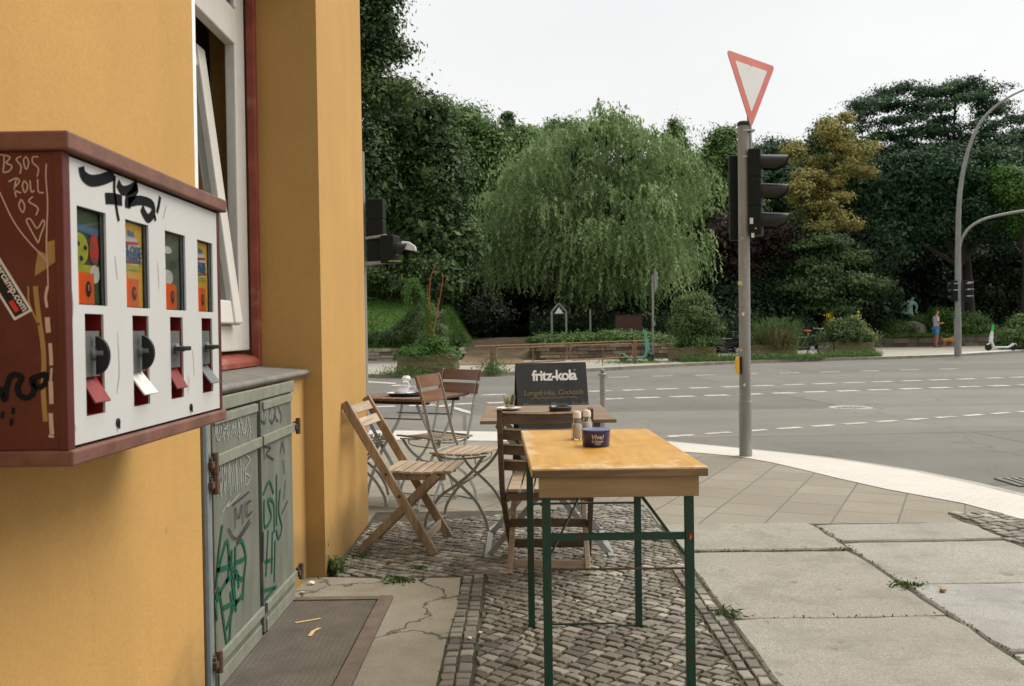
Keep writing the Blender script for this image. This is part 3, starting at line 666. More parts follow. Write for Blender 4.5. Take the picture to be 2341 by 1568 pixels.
def panel_mat():
    m, nt, bs = new_mat('scuffed white enamel'); c = (.52, .515, .50)
    col = mixc(nt, ramp(nt, noise(nt, 3, 6, .7), [(.45, 0), (.8, .5)]), c, (.42, .41, .38))
    col = mixc(nt, ramp(nt, noise(nt, 9, 4, .7, (1, 1, .4)), [(.66, 0), (.7, .6)]), col, (.33, .27, .18))
    nt.links.new(col, bs.inputs['Base Color']); bs.inputs['Roughness'].default_value = .45; bump(nt, bs, noise(nt, 200, 2, .5), .1, .001); return m
b.build('front_panel', panel_mat(), vm, fix=False)
inn = flat('dark recess', (.02, .018, .016), .6)
redi = M('bright red plastic', (.20, .012, .008), .4, var=.15, scale=20, bmp=0)
greyp = M('cast grey metal', (.17, .175, .17), .4, .5, var=.15, scale=15, bscale=100)
blk = flat('black plastic', (.012, .012, .012), .45, spec=.25); ink = flat('black marker ink', (.012, .012, .014), .8, spec=.05)
orng = flat('orange price label', (.72, .11, .008), .6); ylw = flat('yellow card', (.72, .40, .04), .6); lime = flat('lime card print', (.40, .42, .03), .6)
dgr = flat('dark green card', (.05, .085, .03), .6); wht = flat('print white', (.62, .6, .56), .6); rdp = flat('print red', (.5, .04, .03), .6); blu = flat('print blue', (.07, .16, .26), .6); gry = flat('grey green card', (.10, .115, .09), .6)
pgl = glassmat('display glass', (1, 1, 1), .02)
for i in range(4):
    a, c = dY[i]; D = .034; xb = MX-.004-D
    b = MB()
    for (p, q) in (((a, dzb), (c, dzb)), ((c, dzb), (c, dzt)), ((c, dzt), (a, dzt)), ((a, dzt), (a, dzb))): b.face([(MX-.004, *p), (MX-.004, *q), (xb, *q), (xb, *p)])
    b.face([(xb-.001, a, dzb), (xb-.001, c, dzb), (xb-.001, c, dzt), (xb-.001, a, dzt)])
    dsp = b.build('display_window', inn, vm, fix=False)
    # the card stands obliquely in its box, nearer the glass at the near side
    w_ = c-a; h_ = dzt-dzb; base = Vector((MX-.008, a+.001, dzb+.002)); ex = Vector((-.004, w_*.93, 0)); ez = Vector((0, 0, h_*(.97 if i != 2 else .97)))
    nrm = ex.cross(ez).normalized()
    if nrm.x < 0: nrm = -nrm
    def P3(s_, t_, k=0): return base+ex*s_+ez*t_+nrm*(.0006*k)
    b = MB(); b.prism([P3(0, 0), P3(1, 0), P3(1, 1), P3(0, 1)], nrm*-.002); b.build('picture_card', (dgr, ylw, gry, ylw)[i], dsp)
    def patch(pts, mat, k, nm='print'): bb = MB(); bb.face([P3(s_, t_, k) for s_, t_ in pts]); bb.build(nm, mat, dsp, fix=False)
    def ell(cs, ct, rs, rt_, mat, k, nm='print', n_=20): patch([(cs+rs*math.cos(6.2832*q/n_), ct+rt_*math.sin(6.2832*q/n_)) for q in range(n_)], mat, k, nm)
    if i == 0:
        patch([(0, .30), (1, .30), (1, .42), (0, .42)], lime, 1); patch([(0, .78), (1, .74), (1, .84), (0, .84)], blu, 1)
        ell(.22, .58, .34, .17, lime, 2); ell(.78, .6, .2, .165, rdp, 3)
        for (x_, y_, r_) in ((.14, .63, .06), (.42, .6, .06), (.25, .48, .07)): ell(x_, y_, r_, r_*.42, dkm, 4)
        for (x_, y_, r_) in ((.7, .64, .06), (.8, .48, .07)): ell(x_, y_, r_, r_*.42, gry, 4)
        ell(.8, .33, .2, .1, wht, 2)
    elif i in (1, 3):
        ell(.42, .66, .5, .22, wht, 1); patch([(0, .72), (.8, .76), (.8, .79), (0, .76)], rdp, 2); patch([(0, .50), (.9, .53), (.9, .56), (0, .53)], rdp, 2)
        patch([(.05, .44), (.85, .44), (.85, .50), (.05, .50)], lime, 3)
        M4 = frame4(P3(.44, .655, 4), ex, ez, nrm); M4b = frame4(P3(.44, .595, 4), ex, ez, nrm)
        text_mesh('GLOBE', .030*(1 if i == 1 else .7), blu, 'print_lettering', dsp, M4, .0006); text_mesh('BUBBLE', .028*(1 if i == 1 else .7), blu, 'print_lettering', dsp, M4b, .0006)
        patch([(.25, .84), (.6, .84), (.55, .92), (.43, .88), (.3, .92)], blu, 3)
    else:
        ell(.3, .78, .25, .05, wht, 1); ell(.3, .42, .3, .10, wht, 1); ell(.6, .6, .2, .06, dgr, 2)
    # price label and coin disc
    ll = base+nrm*.0035; ex2 = Vector((-.003, w_*.66, 0))
    b = MB(); b.face([ll, ll+ex2, ll+ex2+ez*.335, ll+ez*.335]); b.build('price_label', orng, dsp, fix=False)
    cc_ = ll+ex2*.66+ez*.16+nrm*.0006; b = MB(); b.face([cc_+ex2.normalized()*(.0115*math.cos(6.2832*q/20))+Vector((0, 0, .0135*math.sin(6.2832*q/20))) for q in range(20)]); b.build('coin_disc', dkm, dsp, fix=False)
    text_mesh('1', .014, orng, 'price_lettering', dsp, frame4(cc_+nrm*.0006+Vector((0, 0, .002)), ex2, ez, nrm), .0004)
    b = MB(); b.prism([(MX-.006, a, dzb), (MX-.006, c, dzb), (MX-.006, c, dzt), (MX-.006, a, dzt)], (.001, 0, 0)); b.build('glass', pgl, dsp)
    # crank slot
    a, c = sY[i]; D = .035; xb = MX-.004-D; b = MB()
    for (p, q) in (((a, szb), (c, szb)), ((c, szb), (c, szt)), ((c, szt), (a, szt)), ((a, szt), (a, szb))): b.face([(MX-.004, *p), (MX-.004, *q), (xb, *q), (xb, *p)])
    b.face([(xb, a, szb), (xb, c, szb), (xb, c, szt), (xb, a, szt)])
    sl = b.build('crank_slot', redi, vm, fix=False); hh = szt-szb; w_ = c-a
    b = MB(); b.box2((MX-.020, a+.001, szb+hh*.38), (MX-.003, c-w_*.16, szt-hh*.17)); b.box2((MX-.003, a+w_*.38, szt-hh*.28), (MX-.0025, a+w_*.46, szt-hh*.20)); b.build('coin_plate', greyp, sl, bevel=.001)
    zc = szb+hh*.61; yc = a+w_*.5
    b = MB(); b.lathe([(.012, 0), (.012, .006), (.006, .009), (.006, .02)], (MX-.004, yc, zc), 14, rot=Matrix.Rotation(R(90), 3, 'Y')); b.build('spindle', greyp, sl, smooth=True)
    b = MB(); r0 = .036
    arc = [(r0*.66*math.sin(math.pi*q/14), r0*math.cos(math.pi*q/14)) for q in range(15)]
    if i < 2: b.prism([(MX+.002+x_, yc-.004, zc-.004+z_*.92) for x_, z_ in arc], (0, .008, 0))
    else: b.prism([(MX+.004+x_, yc+z_*.85, zc-.004) for x_, z_ in arc], (0, 0, .009))
    b.build('crank_handle', blk, sl, bevel=.0015)
    # outlet flap
    zf = szb+hh*.36
    kick = (.010, .016, .008, .016)[i]; fm_ = (redi, wht, redi, greyp)[i]
    b = MB(); b.prism([(MX-.014, a+w_*.10, zf), (MX-.014, c-w_*.1, zf), (MX+kick, c-w_*.05, zf-hh*.24), (MX+kick, a+w_*.12, zf-hh*.24)], (.002, 0, .002)); b.build('outlet_flap', fm_, sl)
    b = MB(); b.prism([(MX-.02, a+.001, zf), (MX-.002, a+.001, zf), (MX-.002, a+.001, zf-hh*.28), (MX-.02, a+.001, zf-hh*.2)], (0, .002, 0)); b.build('chute_cheek', redi, sl)
for (u, v) in ((269, 966), (436, 931)):
    p = PX(u, v, MX); b = MB(); b.lathe([(.008, 0), (.008, .002), (.005, .003)], p, 14, rot=Matrix.Rotation(R(90), 3, 'Y')); b.box(p+Vector((.003, 0, -.004)), (.002, .004, .014)); b.build('lock', blk, vm)
gf = lambda x, y: PX(*C_cab(x, y), MX)
strokes('black_scrawl', ink, gf, [(.020, [(735, 475), (752, 550), (820, 600), (920, 590), (1030, 548)]), (.0085, [(1038, 555), (1036, 700), (1060, 880), (1077, 968)]), (.020, [(955, 762), (1030, 765), (1105, 782)]), (.018, [(1066, 622), (1110, 690), (1180, 680), (1245, 640)]), (.022, [(1238, 655), (1205, 720), (1160, 780), (1158, 850)]), (.018, [(1160, 800), (1270, 780), (1375, 815), (1390, 890), (1345, 945), (1308, 900), (1285, 845)]), (.010, [(1452, 748), (1440, 820), (1424, 890)]), (.009, [(1402, 915), (1410, 968)])], .01, (1, 0, 0), vm, .0012)
gs = lambda x, y: PY(*C_cab(x, y), Y0); gs2 = lambda x, y: PY(*C_cab2(x, y), Y0); gs3 = lambda x, y: PY(*C_side(x, y), Y0)
palep = flat('pale pink marker', (.50, .36, .28), .6); ochp = flat('ochre glue', (.33, .20, .07), .5)
strokes('pale_side_scrawl', palep, gs, [[(38, 370), (40, 450), (30, 525)], [(0, 365), (60, 375), (95, 395), (60, 440), (112, 470), (85, 515), (35, 530)], [(195, 380), (150, 410), (195, 470), (185, 540)], [(240, 380), (217, 420), (240, 500), (265, 440), (240, 380)], [(352, 385), (300, 390), (302, 440), (352, 490), (340, 567)],
  [(150, 590), (135, 670), (150, 752)], [(80, 612), (150, 580), (180, 610), (130, 680), (195, 715)], [(225, 600), (207, 650), (230, 712), (255, 650), (225, 600)], [(275, 600), (287, 702), (318, 692)], [(345, 588), (352, 700), (402, 712)], [(195, 768), (176, 830), (210, 892), (227, 830), (195, 768)], [(302, 748), (265, 790), (347, 850), (330, 917)],
  [(350, 1172), (290, 1060), (242, 965), (280, 952), (340, 1035), (395, 960), (407, 1000), (375, 1090), (350, 1172)], [(425, 450), (420, 560), (436, 800), (430, 1000), (425, 1200), (435, 1400), (440, 1561)], [(0, 705), (120, 960), (250, 1140), (400, 1300), (440, 1360)]], .0022, (0, -1, 0), vm, .001)
strokes('pale_side_dashes', palep, gs2, [(.0045, [(405, 0), (388, 90), (400, 180)]), (.008, [(402, 262), (405, 320), (412, 392)]), (.006, [(425, 480), (432, 570), (436, 668)]), (.004, [(438, 690), (430, 800)]), (.007, [(430, 800), (434, 900), (437, 992)]), (.007, [(430, 1070), (436, 1170), (442, 1250)]), (.004, [(412, 1262), (458, 1268)])], .005, (0, -1, 0), vm, .0012)
strokes('ochre_drip', ochp, gs2, [(.008, [(300, 0), (315, 150), (335, 300), (362, 480), (372, 640), (368, 900), (385, 1140)]), (.003, [(240, 0), (250, 150), (330, 330)])], .005, (0, -1, 0), vm, .0007)
b = MB(); b.face([gs3(x, y)+Vector((0, -.0006, 0)) for x, y in ((640, 600), (830, 480), (900, 420), (1160, 250), (1160, 0), (1040, -80), (870, -20), (860, 200), (700, 130), (650, 420))]); b.build('glue_patch', ochp, vm, fix=False)
strokes('black_side_tag', ink, gs2, [(.009, [(0, 850), (40, 960), (60, 850), (100, 752), (185, 765), (150, 850), (170, 920), (240, 940), (290, 880), (270, 790), (330, 760), (390, 745), (380, 825), (320, 850), (262, 765)])]+[(.011, [(x_-12, y_), (x_+14, y_+2)]) for x_, y_ in ((112, 1050), (97, 1143), (22, 1085))], .01, (0, -1, 0), vm, .0014)
strokes('worn_scratches', flat('rusty scratch', (.25, .13, .08), .8), lambda x, y: PX(x, y, MX), [[(160, 640), (166, 700), (161, 760)], [(262, 585), (268, 640)], [(268, 760), (272, 850), (266, 900)], [(360, 600), (363, 660)], [(440, 800), (444, 860)], [(165, 940), (172, 985)], [(380, 470), (372, 500)]], .0016, (1, 0, 0), vm, .0009, taper=True)
# sticker
p0, p1, p2 = gs3(600, 1230), gs3(268, 1412), gs3(600-.527*1650, 1230-.85*1650); ax = (p0-p2).normalized(); ay = (p0-p1); hgt = ay.length; ay = ay.normalized(); L = (p0-p2).length
nz_ = Vector((0, -1, 0)); b = MB(); b.prism([p0, p1, p1-ax*L, p0-ax*L], nz_*.0008); stk = b.build('sticker', wht, vm)
i0 = p1+ax*-.004+ay*.004+nz_*.0012; b = MB(); b.face([i0, i0+ay*(hgt-.008), i0+ay*(hgt-.008)-ax*(L-.008), i0-ax*(L-.008)]); b.build('black_field', blk, stk, fix=False)
text_mesh('boardercamp.com', .0165, wht, 'lettering', stk, frame4(i0+ay*(hgt*.62)-ax*.062+nz_*.0006, ax, ay, nz_), .0003)
c_ = i0+ay*.004-ax*.006+nz_*.0006; b = MB(); b.face([c_, c_+ay*.008, c_+ay*.008-ax*.02, c_-ax*.02]); b.build('red_tab', rdp, stk, fix=False)

# ================================================================ FURNITURE
w_grey = wood('weathered chair wood', (0.416, 0.302, 0.187), (0.163, 0.106, 0.058), .7, axis=2, grain=2.2)
w_seat = wood('weathered slat wood', (0.489, 0.385, 0.276), (0.211, 0.154, 0.096), .7, axis=1, grain=2.2, dirt=.3)
w_dark = wood('dark brown chair wood', (.135, .082, .048), (.055, .032, .018), .6, axis=1, grain=2.2)
w_brown = wood('varnished brown slat', (0.212, 0.089, 0.030), (0.111, 0.043, 0.014), .42, axis=1, grain=2.0, dirt=.2)
w_table = wood('slatted table wood', (0.272, 0.188, 0.112), (0.120, 0.076, 0.040), .65, axis=0, grain=2.2)
galv = M('galvanised strip', (.30, .31, .29), .5, .35, var=.2, scale=20, bscale=100)
bolt = flat('bolt metal', (.6, .6, .56), .35, .6)

def folding_wood_chair(label, loc, yaw):
    t = thing('wooden_folding_chair', label, 'chair', loc, yaw); W = .40
    P = [Vector((-.26, 0, .80)), Vector((.215, 0, .0))]; d = (P[1]-P[0])
    for s_ in (-1, 1):
        y = s_*(W/2); b = MB(); b.bar(P[0]+Vector((0, y, 0)), P[1]+Vector((0, y, 0)), .024, .048); b.build('long_leg', w_grey, t, bevel=.006, world=False)
        y = s_*(W/2-.03); b = MB(); b.bar((.23, y, .415), (-.20, y, 0), .022, .042); b.build('short_leg', w_grey, t, bevel=.005, world=False)
        b = MB(); b.bar((-.05, s_*(W/2-.055), .40), (.27, s_*(W/2-.055), .40), .02, .04); b.build('seat_rail', w_grey, t, bevel=.003, world=False)
    b = MB(); n_ = 7
    for i in range(n_):
        x = -.035+i*(.325/(n_-1)); z = .426+.004*math.cos(i*1.0); b.box((x, 0, z), (.043, W-.03, .014), Matrix.Rotation(R(1.5*(3-i)*.3), 3, 'Y'))
    b.build('seat', w_seat, t, bevel=.003, world=False)
    b = MB()
    for s_ in (.055, .145):
        p = P[0]+d*s_; ang = math.atan2(d.x, -d.z); b.box(p+Vector((.004, 0, 0)), (.012, W-.022, .052), Matrix.Rotation(-ang, 3, 'Y'))
    b.build('backrest', w_seat, t, bevel=.003, world=False)
    b = MB(); p = P[0]+d*.90; b.box(p, (.014, W-.03, .045)); b.build('foot_stretcher', w_seat, t, bevel=.003, world=False)
    b = MB(); b.box((-.155, 0, .045), (.014, W-.09, .03)); b.build('rear_stretcher', w_grey, t, bevel=.003, world=False)
    for s_ in (-1, 1):
        for q in (P[0]+d*.475, P[0]+d*.62):
            b = MB(); b.lathe([(.009, 0), (.009, .002), (.004, .004)], q+Vector((0, s_*(W/2+.012), 0)), 10, rot=Matrix.Rotation(R(-90*s_), 3, 'X')); b.build('bolt', rust, t, world=False)
    return t
folding_wood_chair('pale weathered wooden folding chair leaning near the yellow corner pillar', (-.645, 4.98, .012), R(-7))

def slat_back_chair(label, loc, yaw):
    t = thing('slat_back_chair', label, 'chair', loc, yaw); W = .40
    post = smoothpts([(-.40, 0, .825), (-.385, 0, .70), (-.345, 0, .56), (-.29, 0, .44), (-.14, 0, .33), (.10, 0, .17), (.36, 0, 0)], 4)
    for s_ in (-1, 1):
        b = MB(); b.strip([p+Vector((0, s_*(W/2), 0)) for p in post], .024, .038); b.build('back_post', w_dark, t, bevel=.004, world=False)
        b = MB(); b.bar((.12, s_*(W/2-.035), .43), (-.06, s_*(W/2-.012), 0), .026, .036); b.build('leg', w_seat, t, bevel=.004, world=False)
        b = MB(); b.bar((-.27, s_*(W/2-.02), .41), (.22, s_*(W/2-.02), .41), .02, .045); b.build('seat_rail', w_dark, t, bevel=.003, world=False)
    b = MB()
    for (x, z, h) in ((-.395, .785, .052), (-.375, .710, .050), (-.350, .640, .048), (-.318, .565, .048)):
        pts = [(x-.028*(1-(q/6*2-1)**2), -W/2+.01+q*(W-.02)/6, z-.004*(1-(q/6*2-1)**2)) for q in range(7)]
        b.strip(pts, h, .014, side=(.25, 0, 1))
    b.build('backrest', w_dark, t, bevel=.002, world=False)
    b = MB()
    for (x, z, h) in ((-.395, .785, .052), (-.375, .710, .050), (-.350, .640, .048), (-.318, .565, .048)):
        pts = [(x-.028*(1-(q/6*2-1)**2)-.001, -W/2+.014+q*(W-.028)/6, z+h/2-.0025-.004*(1-(q/6*2-1)**2)) for q in range(7)]
        b.strip(pts, .0085, .0158, side=(.25, 0, 1))
    b.build('worn_slat_edges', M('worn bare wood', (.50, .39, .27), .8, var=.25, scale=20, dirt=(.2, .13, .08), dscale=14), t, world=False)
    b = MB(); n_ = 6
    for i in range(n_): y = -W/2+.05+i*(W-.10)/(n_-1); b.bar((-.30, y, .445), (.22, y, .45), .052, .014)
    b.build('seat', w_seat, t, bevel=.003, world=False)
    for xa_ in (-.285, .21): b = MB(); b.box((xa_, 0, .415), (.016, W-.03, .035)); b.build('seat_apron', w_dark, t, bevel=.003, world=False)
    b = MB(); b.box((.0, 0, .235), (.015, W-.03, .04)); b.build('upper_stretcher', w_dark, t, bevel=.003, world=False)
    b = MB(); b.box((.22, 0, .085), (.015, W-.03, .045)); b.build('lower_stretcher', w_dark, t, bevel=.003, world=False)
    b = MB(); b.box((-.04, 0, .045), (.014, W-.05, .04)); b.build('leg_stretcher', w_seat, t, bevel=.003, world=False)
    return t
slat_back_chair('dark brown slatted wooden chair with pale legs, pushed between the two tables', (.135, 4.40, .010), R(87))

def bistro_chair_proto(label, loc, yaw):
    t = thing('bistro_chair', label, 'chair', loc, yaw, 'bistro folding chairs'); W = .38
    post = smoothpts([(-.235, 0, .91), (-.19, 0, .74), (-.13, 0, .50), (-.05, 0, .34), (.05, 0, .25), (.13, 0, .17), (.185, 0, .07), (.20, 0, 0)], 4)
    leg = smoothpts([(.17, 0, .43), (.10, 0, .34), (.0, 0, .26), (-.10, 0, .19), (-.18, 0, .08), (-.20, 0, 0)], 4)
    for s_ in (-1, 1):
        b = MB(); b.strip([p+Vector((0, s_*W/2, 0)) for p in post], .005, .018, side=(0, 1, 0)); b.build('back_post', galv, t, world=False)
        b = MB(); b.strip([p+Vector((0, s_*(W/2-.015), 0)) for p in leg], .005, .018, side=(0, 1, 0)); b.build('leg', galv, t, world=False)
        b = MB(); b.tube(smoothpts([(-.14, s_*(W/2-.015), .435), (0, s_*(W/2-.015), .415), (.19, s_*(W/2-.015), .435)], 4), .006, 6); b.build('seat_rail', galv, t, world=False)
    b = MB(); b.bar((.20, -W/2, .004), (.20, W/2, .004), .02, .005, side=(1, 0, 0)); b.build('foot_bar', galv, t, world=False); b = MB(); b.bar((-.20, -W/2, .004), (-.20, W/2, .004), .02, .005, side=(1, 0, 0)); b.build('foot_bar', galv, t, world=False)
    b = MB(); b.tube([(-.12, -W/2, .46), (-.12, W/2, .46)], .005, 6); b.build('cross_rod', galv, t, world=False); b = MB(); b.tube([(.0, -W/2+.015, .26), (.0, W/2-.015, .26)], .005, 6); b.build('cross_rod', galv, t, world=False)
    b = MB(); b.tube(smoothpts([(.12, -W/2+.02, .425), (.12, -W/2+.05, .385), (.12, W/2-.05, .385), (.12, W/2-.02, .425)], 3), .004, 6); b.build('cross_rod', galv, t, world=False)
    b = MB(); n_ = 7
    for i in range(n_):
        x = -.135+i*.0535; z = .452-.010*math.sin(math.pi*(i+.5)/n_)+(.006 if i == n_-1 else 0); b.box((x, 0, z), (.042, W+.02, .012), Matrix.Rotation(R(2*(3-i)), 3, 'Y'))
    b.build('seat', w_seat, t, bevel=.003, world=False)
    for (x, z) in ((-.222, .868), (-.198, .775)):
        pts = [(x-.022*(1-(q/8*2-1)**2)*0+.0-.02*(1-(q/8*2-1)**2), -W/2-.022+q*(W+.044)/8, z) for q in range(9)]
        b = MB(); b.strip(pts, .075, .011, side=(-.25, 0, 1)); sl = b.build('back_slat', w_brown, t, bevel=.002, world=False)
        for s_ in (-1, 1):
            b = MB(); b.lathe([(.008, 0), (.008, .002), (.003, .004)], (x-.012, s_*W/2*.93, z), 10, rot=Matrix.Rotation(R(-90), 3, 'Y')); b.build('bolt', bolt, sl, world=False)
    return t
bc = bistro_chair_proto('brown and steel bistro chair with two bolted back slats, nearest of three, beside folding chair', (-.335, 5.54, .008), R(-15))
dup(bc, (-.575, 6.36, .0), R(225), 'brown and steel bistro chair behind the nearest one, facing the table with the coffee cup')
dup(bc, (-1.13, 6.33, .0), R(6), 'bistro chair mostly hidden between the yellow corner pillar and the folding chair')

# square bistro table with coffee things
a_ = R(65); ct = Vector((-.76, 6.27, 0)); ex = Vector((math.cos(a_), math.sin(a_), 0)); ey = Vector((-math.sin(a_), math.cos(a_), 0)); S = .62
t = thing('bistro_table', 'square dark slatted bistro table with cups next to the yellow pillar', 'table', ct)
w_dt = wood('dark tabletop', (.22, .12, .06), (.09, .045, .02), .5, axis=0, grain=2.2)
b = MB()
for i in range(8): o_ = -S/2+S/16+i*S/8; b.bar(ct+ey*o_-ex*S/2+Vector((0, 0, .735)), ct+ey*o_+ex*S/2+Vector((0, 0, .735)), S/8-.006, .018, side=ey)
b.build('tabletop', w_dt, t, bevel=.003)
b = MB()
for s_ in (-1, 1): b.bar(ct+ex*s_*S*.33-ey*S*.45+Vector((0, 0, .712)), ct+ex*s_*S*.33+ey*S*.45+Vector((0, 0, .712)), .03, .028, side=ex)
b.build('batten', dkm, t)
for s_ in (-1, 1):
    o_ = ey*s_*S*.36
    b = MB(); b.strip([p+ct+o_ for p in smoothpts([ex*-.26+Vector((0, 0, .70)), ex*-.14+Vector((0, 0, .55)), ex*.0+Vector((0, 0, .38)), ex*.15+Vector((0, 0, .2)), ex*.25], 4)], .006, .026, side=ey); b.build('leg', galv, t)
    b = MB(); b.strip([p+ct+o_*.94 for p in smoothpts([ex*.26+Vector((0, 0, .70)), ex*.2+Vector((0, 0, .55)), ex*.0+Vector((0, 0, .38)), ex*-.15+Vector((0, 0, .2)), ex*-.25], 4)], .006, .026, side=ey); b.build('leg', galv, t)
for (q, z) in ((.2, .6), (-.25, .01), (.25, .01), (-.2, .6)): b = MB(); b.tube([ct+ex*q-ey*S*.36+Vector((0, 0, z)), ct+ex*q+ey*S*.36+Vector((0, 0, z))], .006, 6); b.build('cross_rod', galv, t)
porc = flat('white porcelain', (.74, .74, .76), .2, spec=.5)
def cup_on_saucer(p, label, k=1.0, name='coffee_cup'):
    t = thing(name, label, 'cup', p)
    b = MB(); b.lathe([(.0, .003), (.035*k, .003), (.07*k, .012), (.074*k, .016), (.068*k, .011), (.03*k, .007), (0, .007)], p, 28); b.build('saucer', porc, t, smooth=True)
    b = MB(); b.lathe([(.022*k, .008), (.03*k, .012), (.046*k, .04), (.050*k, .066), (.047*k, .066), (.042*k, .04), (.0, .014)], p, 24); b.build('bowl', porc, t, smooth=True)
    b = MB(); b.tube(smoothpts([p+Vector((.046*k, 0, .055)), p+Vector((.072*k, 0, .055)), p+Vector((.068*k, 0, .03)), p+Vector((.04*k, 0, .024))], 4), .0045, 6); b.build('handle', porc, t, smooth=True)
    return t
pt = PY(922, 912, 6.18); pt.z = .745
b = MB(); b.lathe([(0, .0), (.125, .0), (.135, .014), (.13, .014), (.12, .004), (0, .004)], pt+Vector((.03, .02, 0)), 36); tag(b.build('serving_tray', blk, smooth=True), 'flat round black tray under the white coffee cup', 'tray')
cup_on_saucer(pt+Vector((-.02, .03, .005)), 'large white coffee cup on saucer on black tray by the pillar', 1.35)
sp_ = Vector((PY(928, 890, 6.33).x, 6.36, .745)); t = thing('sugar_shaker', 'small glass sugar shaker with a white cap behind the coffee cup', 'shaker', sp_)
b = MB(); b.lathe([(.03, 0), (.032, .01), (.03, .09), (.027, .10)], sp_, 18); b.build('jar', glassmat('shaker glass', (.9, .9, .9)), t, smooth=True)
b = MB(); b.lathe([(.031, .10), (.032, .112), (.02, .128), (0, .13)], sp_, 18); b.build('cap', porc, t, smooth=True)

# slatted table behind the chair
X0, X1, YA, YB = -.195, .485, 4.52, 5.40
t = thing('slatted_table', 'weathered slatted wooden table with a saucer and ashtray, in front of chalkboard', 'table', ((X0+X1)/2, (YA+YB)/2, 0))
b = MB(); n_ = 10; dd = (YB-YA)/n_
for i in range(n_): b.box(((X0+X1)/2, YA+dd*(i+.5), .722), (X1-X0, dd-.008, .018))
b.build('tabletop', w_table, t, bevel=.003)
b = MB(); b.box((X0+.10, (YA+YB)/2, .70), (.04, YB-YA-.04, .024)); b.box((X1-.10, (YA+YB)/2, .70), (.04, YB-YA-.04, .024)); b.build('batten', w_dark, t, bevel=.002)
for y, s_ in ((YA+.20, 1), (YB-.16, 1)):
    b = MB(); b.strip([(X0+.02, y, .0), (.13, y, .36), (X1-.08, y, .69)], .007, .03, side=(0, 1, 0)); b.build('leg', galv, t)
    b = MB(); b.strip([(X1-.02, y+.012, .0), (.16, y+.012, .36), (X0+.08, y+.012, .69)], .007, .03, side=(0, 1, 0)); b.build('leg', galv, t)
for x in (X0+.02, X1-.02): b = MB(); b.box((x, (YA+YB)/2, .012), (.03, YB-YA-.28, .01)); b.build('foot_rail', galv, t)
gl = glassmat('tumbler glass', (.96, .93, .8))
p = PY(1164.5, 931, 5.12); p.z = .7315
t = thing('latte_glass', 'ribbed latte glass on a white saucer at the left of the slatted table', 'glass', p)
b = MB(); b.lathe([(0, .002), (.04, .002), (.068, .010), (.072, .014), (.066, .009), (.03, .006), (0, .006)], p, 30); b.build('saucer', porc, t, smooth=True)
b = MB(); b.lathe([(.026, .008), (.028, .012), (.035, .085), (.033, .085), (.026, .016), (0, .014)], p, 20); b.build('tumbler', gl, t, smooth=True)
b = MB(); b.lathe([(.0245, .017), (.027, .03), (.0245, .03), (0, .03)], p, 16); b.build('milk_dregs', flat('milk', (.6, .48, .33), .4), t, smooth=True)
b = MB(); b.tube([p+Vector((-.01, 0, .018)), p+Vector((.02, .01, .10))], .0022, 6); b.build('spoon', bolt, t, smooth=True)
p = PY(1281, 941, 4.98); p.z = .7315
t = thing('black_ashtray', 'round black glass ashtray on the slatted table behind the slat back chair', 'ashtray', p)
b = MB(); b.lathe([(.056, 0), (.062, .006), (.064, .026), (.056, .030), (.05, .024), (.046, .008), (0, .006)], p, 30); b.build('bowl', M('black glass', (.02, .02, .025), .12, bmp=0, spec=.6), t, smooth=True)

# beer table
bt = thing('beer_table', 'short beer garden table with worn yellow top and green folding legs', 'table', (.28, 3.2, 0))
def beer_mat():
    m, nt, bs = new_mat('worn varnished beer table top')
    g_ = noise(nt, 2.2, 6, .7, (14, 1.1, 14), dist=.5); wr = noise(nt, 16, 8, .75, (1, .55, 1)); sc_ = noise(nt, 14, 6, .85, (3, .6, 2))
    col = mixc(nt, ramp(nt, g_, [(.3, 0), (.7, 1)]), (.43, .205, .020), (.55, .300, .036))
    tc = N(nt, 'ShaderNodeTexCoord'); sx = N(nt, 'ShaderNodeSeparateXYZ'); nt.links.new(tc.outputs['Object'], sx.inputs[0])
    w1 = N(nt, 'ShaderNodeMapRange'); w1.inputs[1].default_value = -.36; w1.inputs[2].default_value = -.55; nt.links.new(sx.outputs[1], w1.inputs[0])
    w2 = N(nt, 'ShaderNodeMapRange'); w2.inputs[1].default_value = -.21; w2.inputs[2].default_value = -.27; nt.links.new(sx.outputs[0], w2.inputs[0])
    mxm = N(nt, 'ShaderNodeMath', operation='MAXIMUM'); nt.links.new(w1.outputs[0], mxm.inputs[0]); nt.links.new(w2.outputs[0], mxm.inputs[1])
    sm = N(nt, 'ShaderNodeMath', operation='MULTIPLY_ADD'); sm.inputs[1].default_value = .24; nt.links.new(mxm.outputs[0], sm.inputs[0]); nt.links.new(wr, sm.inputs[2])
    col = mixc(nt, ramp(nt, noise(nt, 4, 7, .7, (1.2, .6, 1)), [(.46, 0), (.75, .5)]), col, (.55, .36, .12))
    col = mixc(nt, ramp(nt, sm.outputs[0], [(.60, 0), (.74, .85)]), col, (.56, .43, .25))
    col = mixc(nt, ramp(nt, sc_, [(.62, 0), (.67, .6)]), col, (.58, .45, .27))
    nt.links.new(col, bs.inputs['Base Color']); bs.inputs['Roughness'].default_value = .38; bs.inputs['Specular IOR Level'].default_value = .45
    nt.links.new(ramp(nt, wr, [(.4, .34), (.7, .55)]), bs.inputs['Roughness']); bump(nt, bs, g_, .15, .001); return m
beer = beer_mat(); edge_m = wood('dirty table edge', (0.247, 0.165, 0.090), (0.090, 0.056, 0.026), .7, axis=0, grain=2.4)
edge_s = wood('pale table side', (0.345, 0.247, 0.128), (0.188, 0.128, 0.060), .6, axis=1, grain=2.4)
apr_m = wood('pale apron board', (.36, .25, .125), (.25, .165, .08), .65, axis=0, grain=2.2, dirt=.2)
